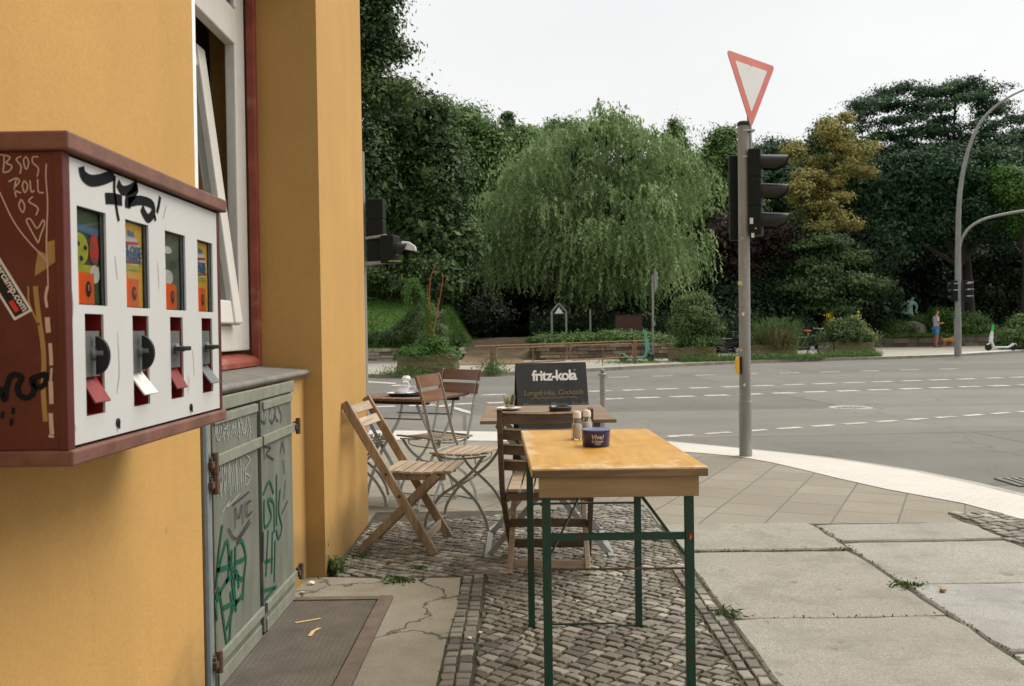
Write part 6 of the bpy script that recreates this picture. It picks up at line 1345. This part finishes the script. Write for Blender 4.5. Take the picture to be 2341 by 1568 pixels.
# rusty railing
r0, r1 = G(1125, 852, ZF), G(1452, 831, ZF); t = thing('rusty_railing', 'rusty tube railing with two rounded frames by the far pavement', 'railing', r0)
rsm = M('rusty brown railing', (.20, .105, .045), .8, var=.3, scale=8, dirt=(.30, .2, .1), dscale=9, bscale=50)
def rp(s_, z): q = r0.lerp(r1, s_); return Vector((q.x, q.y, z))
for s_ in (0, 1): b = MB(); b.box(rp(s_, .40), (.10, .10, .72)); b.build('post', rsm, t, bevel=.005)
b = MB(); b.tube([rp(-.10, .77), rp(1.10, .78)], .018, 8); b.build('top_rail', rsm, t, smooth=True)
for (a, c) in ((.02, .48), (.5, .98)):
    b = MB(); P = []; w_ = (r1-r0).length*(c-a); rc = .16; z0_, z1_ = .27, .70
    for (cx_, cz_, th0) in ((rc, z0_+rc, math.pi), (w_-rc, z0_+rc, 1.5*math.pi), (w_-rc, z1_-rc, 0), (rc, z1_-rc, .5*math.pi)):
        for q in range(5): th = th0+q*math.pi/8; P.append(rp(a+(cx_+rc*math.cos(th))/(r1-r0).length, cz_+rc*math.sin(th)))
    P.append(P[0]); b.tube(P, .022, 8); b.build('frame', rsm, t, smooth=True)
b = MB()
for s_ in (.25, .74): b.tube([rp(s_, .05), rp(s_, .70)], .018, 6)
b.build('mid_bar', rsm, t)
# small park signs
Y = 36.2
wdm = M('grey sign timber', (.24, .23, .19), .85, var=.2, scale=5, bscale=30)
a, c = PY(1262, 770, Y), PY(1295, 770, Y); t = thing('pointed_sign_frame', 'small pale wooden frame with pointed top and white triangle under the willow', 'sign', ((a.x+c.x)/2, Y, terr(a.x, Y)))
tpz = PY(1278, 693, Y).z; shz = PY(1278, 712, Y).z; zb_ = terr(a.x, Y); mxx = (a.x+c.x)/2
b = MB(); b.bar((a.x, Y, zb_), (a.x, Y, shz), .08, .08); b.bar((c.x, Y, zb_), (c.x, Y, shz), .08, .08); b.bar((a.x, Y, shz), (mxx, Y, tpz), .08, .07); b.bar((c.x, Y, shz), (mxx, Y, tpz), .08, .07); b.build('frame', wdm, t)
b = MB(); b.prism([(mxx-.24, Y-.05, shz-.12), (mxx+.24, Y-.05, shz-.12), (mxx, Y-.05, tpz-.1)], (0, .02, 0)); b.build('green_panel', flat('green board', (.04, .13, .09)), t)
b = MB(); b.prism([(mxx-.17, Y-.06, shz-.08), (mxx+.17, Y-.06, shz-.08), (mxx, Y-.06, tpz-.17)], (0, .008, 0)); b.build('white_triangle', flat('white tri', (.72, .73, .7)), t)
a = PY(1349, 708, Y); t = MB().tube([(a.x, Y, terr(a.x, Y)), (a.x, Y, a.z)], .035, 8).build('wooden_stake', wdm, None, smooth=True); tag(t, 'single pale wooden stake in the ivy right of the pointed sign', 'stake')
a, c = PY(1407, 722, Y), PY(1468, 752, Y); t = thing('info_board', 'red brown park information board on two posts under the willow', 'sign', ((a.x+c.x)/2, Y, terr(a.x, Y)))
brd = M('red brown board', (.07, .032, .02), .8, var=.25, scale=4, bscale=30)
b = MB(); b.box2((a.x, Y-.03, c.z), (c.x, Y+.03, a.z)); b.build('board', brd, t); b = MB(); b.box2((a.x-.02, Y-.05, a.z+.0), (c.x+.02, Y+.06, a.z+.03)); b.build('canopy', brd, t)
for x in (a.x+.12, c.x-.08): b = MB(); b.box2((x-.06, Y+.031, terr(a.x, Y)), (x+.06, Y+.12, a.z)); b.build('post', brd, t)
a = G(1524, 806, ZF); a = PY(1524, 797, 34.5); t = tag(MB().box(a, (.16, .08, .22)).build('yellow_box', yel_p, None, bevel=.02), 'small yellow box fixed low on the stone wall right of the scooter', 'box')
# ---------------------------------------------------------------- scooters
def scooter(label, u, v, Y, yaw, mint, stem_m, k=1.0):
    c = G(u, v, ZF); c = Vector((PY(u, v, Y).x, Y, ZF)); t = thing('electric_scooter', label, 'scooter', c, yaw, 'parked electric scooters')
    for x in (-.50, .46):
        b = MB(); b.lathe([(.06, -.03), (.125, -.03), (.135, -.015), (.135, .015), (.125, .03), (.06, .03)], (x, 0, .135), 24, rot=Matrix.Rotation(R(90), 3, 'X')); wl = b.build('wheel', blk, t, smooth=True, world=False)
        b = MB()
        for q in range(5): th = q*2*math.pi/5; b.bar((x, -.033, .135), (x+.07*math.cos(th), -.033, .135+.07*math.sin(th)), .02, .008)
        b.build('rim', flat('rim grey', (.2, .2, .2), .4), wl, world=False)
    b = MB(); b.strip([(-.50, 0, .26), (-.40, 0, .20), (-.3, 0, .14), (.20, 0, .14), (.27, 0, .18), (.33, 0, .36), (.36, 0, .55)], .15, .07); b.build('deck', mint, t, bevel=.02, world=False)
    b = MB(); b.tube([(.37, 0, .38), (.34, 0, .62), (.31, 0, .80), (.27, 0, 1.10)], [.085, .075, .05, .035], 12); b.build('stem', mint, t, smooth=True, world=False)
    b = MB(); b.tube([(.312, 0, .80), (.27, 0, 1.10)], [.055, .04], 12); b.build('upper_stem', stem_m, t, smooth=True, world=False)
    b = MB(); b.strip([(.34, 0, .55), (.40, 0, .34), (.46, 0, .27), (.52, 0, .26)], .09, .05); b.build('front_mudguard', mint, t, bevel=.015, world=False)
    b = MB(); b.strip([(-.62, 0, .22), (-.56, 0, .285), (-.44, 0, .28)], .09, .03); b.build('rear_mudguard', mint, t, bevel=.01, world=False)
    b = MB(); b.tube(smoothpts([(.24, -.24, 1.10), (.27, -.12, 1.12), (.27, 0, 1.10), (.27, .12, 1.12), (.24, .24, 1.10)], 3), .016, 8); b.build('handlebar', blk, t, smooth=True, world=False)
    b = MB(); b.tube([(0, .05, .10), (-.03, .14, .0)], .01, 6); b.build('kickstand', blk, t, world=False); return t
mint = M('mint green paint', (.10, .34, .25), .4, var=.08, bmp=0); neon = M('neon green', (.03, .45, .08), .4, bmp=0); swh = M('scooter white', (.66, .68, .70), .4, bmp=0)
scooter('mint green electric scooter parked before the low brown wall', 1457, 828, 30.9, R(8), mint, mint)
scooter('white electric scooter with neon green stem parked at the right', 2287, 803, 37.4, R(172), swh, neon)
# ---------------------------------------------------------------- bicycles
def bicycle(label, u, v, Y, yaw, fc, seat_c, bagc=None, lean=0):
    c = Vector((PY(u, v, Y).x, Y, ZF)); t = thing('bicycle', label, 'bicycle', c, yaw, 'bicycles parked between the planters'); fm_ = flat('bike frame', fc, .4, .3)
    rub = flat('tyre', (.015, .015, .015), .8); ch = flat('chrome', (.4, .4, .4), .3, .7); Rw = .34
    for x in (-.52, .52):
        b = MB(); P = [(x+Rw*math.cos(a*math.pi/16), 0, Rw+Rw*math.sin(a*math.pi/16)) for a in range(33)]; b.tube(P, .02, 6, cap=False); wl = b.build('wheel', rub, t, smooth=True, world=False)
        b = MB()
        for a in range(14): th = a*math.pi/7; b.tube([(x, 0, Rw), (x+(Rw-.02)*math.cos(th), 0, Rw+(Rw-.02)*math.sin(th))], .0025, 4)
        b.build('spokes', ch, wl, world=False)
        b = MB(); b.strip([(x+(Rw+.03)*math.cos(a*math.pi/16), 0, Rw+(Rw+.03)*math.sin(a*math.pi/16)) for a in range(2, 14)], .05, .006, side=(0, 1, 0)); b.build('mudguard', blk, t, world=False)
    b = MB(); S, BB, H0, H1 = Vector((-.18, 0, .78)), Vector((-.05, 0, .30)), Vector((.36, 0, .82)), Vector((.39, 0, .66))
    for p, q, r_ in ((S, BB, .016), (S+Vector((.01, 0, -.06)), H0, .016), (BB, H1, .019), (BB, (-.52, 0, Rw), .011), (S+Vector((.02, 0, -.1)), (-.52, 0, Rw), .010), (H0+Vector((-.02, 0, .06)), H1, .020)): b.tube([p, q], r_, 8)
    b.build('frame', fm_, t, smooth=True, world=False)
    b = MB(); b.tube(smoothpts([H1, (.43, 0, .5), (.52, 0, Rw)], 3), .014, 8); b.build('fork', fm_, t, smooth=True, world=False)
    b = MB(); b.tube([H0, (.32, 0, .98)], .012, 8); b.tube(smoothpts([(.18, -.27, 1.02), (.30, -.2, 1.04), (.34, 0, 1.0), (.30, .2, 1.04), (.18, .27, 1.02)], 3), .012, 8); b.build('handlebar', ch, t, smooth=True, world=False)
    b = MB(); b.tube([S, (-.21, 0, .92)], .013, 8); b.build('seat_post', ch, t, world=False)
    b = MB(); b.lathe([(0, -.02), (.09, -.02), (.11, .01), (.09, .04), (0, .05)], (-.24, 0, .94), 16, sy=.75); b.lathe([(0, -.01), (.04, -.01), (.045, .02), (0, .035)], (-.10, 0, .94), 12, sy=.6); b.build('saddle', flat('saddle', seat_c, .6), t, smooth=True, world=False)
    b = MB(); b.tube([(-.80, -.06, .72), (-.25, -.06, .72)], .008, 6); b.tube([(-.80, .06, .72), (-.25, .06, .72)], .008, 6); b.tube([(-.62, .06, .72), (-.52, .04, Rw)], .007, 5)
    for q in range(4): b.tube([(-.75+q*.14, -.06, .72), (-.75+q*.14, .06, .72)], .006, 5)
    b.build('rack', ch, t, world=False); b = MB(); b.lathe([(.0, -.006), (.09, -.006), (.09, .006), (0, .006)], (-.05, -.04, .30), 18, rot=Matrix.Rotation(R(90), 3, 'X')); b.bar((-.05, -.07, .30), (.06, -.09, .17), .02, .012); b.bar((-.05, .07, .30), (-.16, .09, .43), .02, .012); b.build('crankset', ch, t, world=False)
    return t
bicycle('dark bicycle half hidden by the signal pole', 1690, 822, 32.4, R(4), (.02, .02, .022), (.02, .02, .02)); bicycle('dark bicycle with a bright red saddle cover right of the pole', 1859, 813, 33.6, R(12), (.03, .04, .035), (.60, .05, .03))
# ---------------------------------------------------------------- figures
def skin(name, pts, edges, mat, parent=None, loc=(0, 0, 0), sub=2, root=0):
    me = bpy.data.meshes.new(name); me.from_pydata([p[:3] for p in pts], edges, []); o = bpy.data.objects.new(name, me); COL.objects.link(o)
    md = o.modifiers.new('skin', 'SKIN'); md.use_smooth_shade = True
    for i, p in enumerate(pts): r_ = p[3] if isinstance(p[3], tuple) else (p[3], p[3]); me.skin_vertices[0].data[i].radius = r_
    me.skin_vertices[0].data[root].use_root = True
    s_ = o.modifiers.new('sub', 'SUBSURF'); s_.levels = sub; s_.render_levels = sub; me.materials.append(mat)
    if parent: o.parent = parent
    else: o.location = loc
    return o
ski = flat('sunned skin', (.42, .19, .11), .6); hair = flat('brown hair', (.10, .05, .02), .8); shirt = flat('grey tee', (.48, .49, .54), .9); shorts = flat('blue shorts', (.06, .24, .52), .8)
cP = Vector((PY(2145, 795, 44).x, 44.2, ZF)); t = thing('person', 'person in grey tee and blue shorts looking down at a phone by the lamp', 'person', cP, 0)
body = [(0, 0, .93, (.13, .15)), (0, 0, 1.12, (.11, .14)), (.0, 0, 1.32, (.12, .17)), (-.02, 0, 1.46, (.09, .12)), (.02, 0, 1.54, .05), (.045, 0, 1.62, (.075, .07)), (.06, 0, 1.72, (.085, .075)), (.05, 0, 1.80, .05),
  (.01, .10, .88, .085), (.03, .11, .50, .06), (.0, .11, .28, .055), (.0, .11, .09, .04), (.13, .12, .03, .035), (-.02, -.10, .88, .085), (-.01, -.11, .50, .06), (-.04, -.11, .28, .055), (-.04, -.11, .09, .04), (.09, -.12, .03, .035),
  (-.02, .19, 1.42, .055), (.0, .23, 1.16, .04), (.22, .10, 1.15, .03), (.32, .05, 1.19, .026), (-.02, -.19, 1.42, .055), (.0, -.23, 1.16, .04), (.22, -.08, 1.15, .03), (.32, -.03, 1.19, .026)]
be = [(0, 1), (1, 2), (2, 3), (3, 4), (4, 5), (5, 6), (6, 7), (0, 8), (8, 9), (9, 10), (10, 11), (11, 12), (0, 13), (13, 14), (14, 15), (15, 16), (16, 17), (3, 18), (18, 19), (19, 20), (20, 21), (3, 22), (22, 23), (23, 24), (24, 25)]
skin('body', body, be, ski, t)
skin('tee_shirt', [(0, 0, .90, (.15, .17)), (0, 0, 1.12, (.13, .16)), (-.005, 0, 1.32, (.14, .185)), (-.02, 0, 1.45, (.10, .13)), (-.02, .19, 1.42, .075), (-.005, .235, 1.22, .065), (-.02, -.19, 1.42, .075), (-.005, -.235, 1.22, .065)], [(0, 1), (1, 2), (2, 3), (3, 4), (4, 5), (3, 6), (6, 7)], shirt, t)
skin('shorts', [(0, 0, .92, (.145, .165)), (.01, .10, .86, .105), (.03, .11, .60, .10), (-.02, -.10, .86, .105), (-.01, -.11, .60, .10)], [(0, 1), (1, 2), (0, 3), (3, 4)], shorts, t)
skin('hair', [(.0, 0, 1.66, .05), (.02, 0, 1.76, (.075, .08)), (.06, 0, 1.80, (.07, .07))], [(0, 1), (1, 2)], hair, t)
b = MB(); b.lathe([(.0, 0), (.014, .004), (0, .03)], (.145, 0, 1.69), 8, rot=Matrix.Rotation(R(90), 3, 'Y')); b.build('nose', ski, t, world=False)
b = MB(); b.box((.36, .01, 1.20), (.14, .075, .012), Matrix.Rotation(R(-25), 3, 'Y')); tag(b.build('phone', blk, None), 'dark phone held by the person in blue shorts', 'phone').location = cP
for s_ in (-1, 1):
    for k in range(4): skin('finger', [(.31, s_*.04, 1.185-.012*k, .010), (.36, s_*.045, 1.18-.012*k, .009), (.385, s_*.03, 1.185-.012*k, .008)], [(0, 1), (1, 2)], ski, t, sub=1)
    skin('thumb', [(.30, s_*.03, 1.20, .011), (.34, s_*.02, 1.215, .009)], [(0, 1)], ski, t, sub=1)
    b = MB(); b.box((.06 if s_ > 0 else .02, s_*.115, .02), (.27, .09, .04)); b.build('shoe', flat('shoe', (.25, .12, .08)), t, bevel=.015, world=False)
cD = Vector((PY(2168, 795, 44).x, 44.0, ZF)); fur = flat('tan fur', (.36, .17, .055), .9)
t = thing('dog', 'small tan dog standing beside the legs of the person with the phone', 'dog', cD)
skin('body', [(-.18, 0, .36, (.075, .08)), (0, 0, .35, (.085, .09)), (.17, 0, .36, (.10, .095)), (.27, 0, .46, .065), (.33, 0, .54, .06), (.41, 0, .52, .038), (.46, 0, .51, .025),
  (-.22, .06, .28, .05), (-.15, .065, .20, .032), (-.24, .065, .12, .022), (-.22, .065, .02, .022), (-.22, -.06, .28, .05), (-.15, -.065, .20, .032), (-.24, -.065, .12, .022), (-.22, -.065, .02, .022),
  (.18, .06, .26, .04), (.17, .06, .13, .024), (.19, .06, .02, .022), (.18, -.06, .26, .04), (.17, -.06, .13, .024), (.19, -.06, .02, .022), (-.26, 0, .40, .025), (-.34, 0, .50, .018), (-.36, 0, .58, .012)],
  [(0, 1), (1, 2), (2, 3), (3, 4), (4, 5), (5, 6), (0, 7), (7, 8), (8, 9), (9, 10), (0, 11), (11, 12), (12, 13), (13, 14), (2, 15), (15, 16), (16, 17), (2, 18), (18, 19), (19, 20), (0, 21), (21, 22), (22, 23)], fur, t)
for s_ in (-1, 1): b = MB(); b.prism([(.30, s_*.045, .575), (.34, s_*.05, .58), (.30, s_*.07, .50)], (.0, s_*.01, .015)); b.build('ear', flat('ear fur', (.2, .09, .03)), t, world=False)
cS = Vector((PY(2080, 745, 50).x, 50, 0)); pat = M('verdigris bronze', (.28, .44, .37), .7, .2, var=.35, scale=6, dirt=(.04, .07, .055), dscale=5, bscale=30, bmp=.4)
zs = PY(2080, 742, 50).z; t = thing('bronze_statue', 'green bronze statue of a stooping figure standing on pale rocks', 'statue', (cS.x, 50, zs))
skin('figure', [(.05, 0, .62, (.12, .13)), (.0, 0, .80, (.14, .17)), (-.04, 0, 1.02, (.18, .22)), (.02, 0, 1.22, (.15, .18)), (.10, 0, 1.32, .07), (.16, 0, 1.42, (.10, .10)), (.17, 0, 1.50, .07),
  (.02, .1, .56, .09), (.10, .1, .30, .065), (.02, .1, .06, .05), (.14, .1, .02, .04), (.10, -.1, .56, .09), (.16, -.1, .30, .065), (.10, -.1, .06, .05), (.22, -.1, .02, .04),
  (-.24, .12, 1.16, .09), (-.42, .1, 1.08, .07), (-.30, .0, .80, .055), (-.44, -.05, .62, .05), (.26, -.12, 1.14, .09), (.36, -.1, .92, .07), (.26, -.1, .72, .055), (.38, -.12, .60, .05), (-.12, 0, .66, (.12, .14)), (-.34, 0, .60, .07)],
  [(0, 1), (1, 2), (2, 3), (3, 4), (4, 5), (5, 6), (0, 7), (7, 8), (8, 9), (9, 10), (0, 11), (11, 12), (12, 13), (13, 14), (3, 15), (15, 16), (16, 17), (17, 18), (3, 19), (19, 20), (20, 21), (21, 22), (0, 23), (23, 24)], pat, t)
b = MB(); b.lathe([(.22, 0), (.20, .06), (0, .08)], (cS.x+.06, 50, zs-.04), 14); b.build('plinth', pat, t)
rockm = M('pale grey boulder', (.25, .225, .17), .95, var=.3, scale=2, dirt=(.10, .11, .06), dscale=1.5, bscale=12, bmp=.6, bd=.03)
for i, (u, v, w_, h_) in enumerate(((2075, 762, 34, 20), (2048, 764, 18, 10), (2100, 757, 20, 14), (2092, 767, 20, 9), (2062, 756, 22, 10), (2040, 771, 12, 6), (2112, 765, 16, 8))):
    Y = 49.4-.3*(i % 3); c = PY(u, v, Y); k = Y/FPX; bm = bmesh.new(); bmesh.ops.create_icosphere(bm, subdivisions=3, radius=1); rr = random.Random(i)
    for q in bm.verts: n_ = 1+.12*math.sin(q.co.x*3+i)+.10*math.sin(q.co.y*5+q.co.z*3+i)+rr.gauss(0, .02); q.co = Vector((q.co.x*w_*k*n_, q.co.y*w_*k*.8*n_, q.co.z*h_*k*1.3*n_))
    me = bpy.data.meshes.new('rock'); bm.to_mesh(me); bm.free(); me.materials.append(rockm); o = bpy.data.objects.new('rock', me); COL.objects.link(o); o.location = c
    tag(o, ('largest pale boulder directly under the statue', 'medium boulder left below the statue', 'rounded boulder right of the statue foot', 'flat boulder in front right of the largest one', 'flat boulder behind the left boulder', 'smallest stone furthest left of the statue rocks', 'low stone furthest right of the statue rocks')[i], 'rock', 'rocks under the statue')
# ---------------------------------------------------------------- small things on the near pavement
stm = flat('wooden stirrer', (.62, .42, .20), .7)
def at_ground(u, v, z): return G(u, v, z)
a, c = G(675, 1424, .021), G(733, 1414, .021); tag(MB().bar(a, c, .010, .003, side=(0, 1, 0)).build('wooden_stirrer', stm), 'long flat wooden stirrer lying across the hatch plate', 'stick')
a, c, e_ = G(708, 1454, .021), G(716, 1443, .023), G(730, 1436, .021); tag(MB().strip([a, c, e_], .014, .003, side=(.8, .2, 0)).build('broken_stirrer', stm), 'short broken wooden piece on the hatch plate nearest the camera', 'stick')
pts = smoothpts([G(u, v, .014) for u, v in ((672, 1378), (682, 1385), (700, 1382), (722, 1384), (738, 1378), (728, 1371), (705, 1372), (690, 1380), (676, 1372))], 4)
tag(MB().tube(pts, .004, 6).build('red_cord', flat('faded red cord', (.42, .07, .05), .8), smooth=True), 'loop of faded red cord lying by the cellar door corner', 'cord')
def paper(label, u, v, s_, mat, sd_, z=.012):
    c = G(u, v, z); r = random.Random(sd_); bm = bmesh.new(); bmesh.ops.create_icosphere(bm, subdivisions=2, radius=s_)
    for q in bm.verts: q.co *= r.uniform(.5, 1.2); q.co.z *= .45
    me = bpy.data.meshes.new('paper_scrap'); bm.to_mesh(me); bm.free(); me.materials.append(mat); o = bpy.data.objects.new('paper_scrap', me); COL.objects.link(o); o.location = c+Vector((0, 0, s_*.3)); tag(o, label, 'litter')
ppm = flat('paper white', (.7, .68, .62), .9); lfm = flat('dry leaf', (.30, .13, .05), .9)
paper('crumpled white paper scrap at the foot of the pillar', 711, 1335, .018, ppm, 1); paper('white paper fleck on the setts left of the table legs', 1073, 1460, .010, ppm, 2); paper('tiny white fleck beside the paper fleck on the setts', 1098, 1447, .009, ppm, 3)
paper('yellowish cigarette end on the concrete strip', 930, 1254, .016, flat('filter', (.5, .35, .12)), 4); paper('small dry brown leaf on the bluish granite slab', 2155, 1352, .016, lfm, 5); paper('reddish dry leaf near the wooden chair feet', 890, 1285, .015, lfm, 6); paper('white stone chip beneath the beer table', 1320, 1375, .008, ppm, 7)
paper('small pale chip by the red cord', 690, 1356, .012, flat('chip ochre', (.42, .36, .2)), 8)
def weed(label, u, v, w_, h, n_, mat, sd_, leaf=.02, asp=.5, hang=.1, z=.006):
    c = G(u, v, z); r = np.random.default_rng(sd_); P = r.normal(size=(n_, 3))*np.array([w_*.42, w_*.3, 0])+np.stack([np.zeros(n_), np.zeros(n_), np.abs(r.normal(size=n_))*h*.45], 1); o = leafmesh('weed', P, leaf, .5+.2*r.normal(size=n_), mat, None, asp, hang, sd_); o.location = c; tag(o, label, 'weed'); return o
L_weed = leafmat('pavement weed', (.02, .05, .01), (.05, .10, .02), (.10, .16, .04))
weed('leafy green weed growing at the foot of the pillar corner', 752, 1312, .085, .085, 240, L_weed, 1, .026, .7); weed('flat green weed on the setts between the pillar and the table', 912, 1330, .09, .02, 150, L_weed, 2, .024, .5); weed('green weed under the wooden chair near its rear leg', 828, 1274, .06, .02, 90, L_weed, 3, .018)
weed('grass tuft in the slab joint right of the beer table', 1655, 1405, .08, .03, 110, L_weed, 4, .035, .14, .3); weed('green moss weed in the joint between two slabs', 2078, 1340, .09, .02, 130, L_weed, 5, .02, .4); weed('yellowish weed by the pillar base on the setts', 960, 1300, .05, .015, 60, L_weed, 6, .016)
b = MB(); c = G(738, 1318, .01); b.tube([c, c+Vector((-.005, .01, .06)), c+Vector((-.025, .0, .14))], [.003, .002, .001], 5); b.tube([c, c+Vector((.01, .0, .05)), c+Vector((.02, .01, .10))], [.003, .002, .001], 5); tag(b.build('dry_stalk', flat('dry stalk', (.2, .12, .06))), 'thin dry stalks rising against the yellow pillar foot', 'stalk')
# moss and grass in the joints of the slabs
r = np.random.default_rng(5); P = []
for (x0, y0, x1, y1, k) in ((SLAB_X0, 4.757, SLAB_X1, 4.757, 160), (SLAB_X1+.01, 2.2, SLAB_X1+.01, 5.3, 260), (SLAB_X0+.0, 1.5, SLAB_X0+.0, 5.0, 200), (SLAB_X0, 3.655, SLAB_X1, 3.655, 60), (-.28, 1.6, -.28, 4.3, 160)):
    s_ = np.sort(r.beta(.6, .6, k)); P.append(np.stack([x0+(x1-x0)*s_+r.normal(size=k)*.006, y0+(y1-y0)*s_+r.normal(size=k)*.006, .003+np.abs(r.normal(size=k))*.006], 1))
leafmesh('joint_moss', np.concatenate(P), .016, .4+.2*r.normal(size=sum(len(p_) for p_ in P)), L_weed, None, .35, .2, 8, kind='stuff')
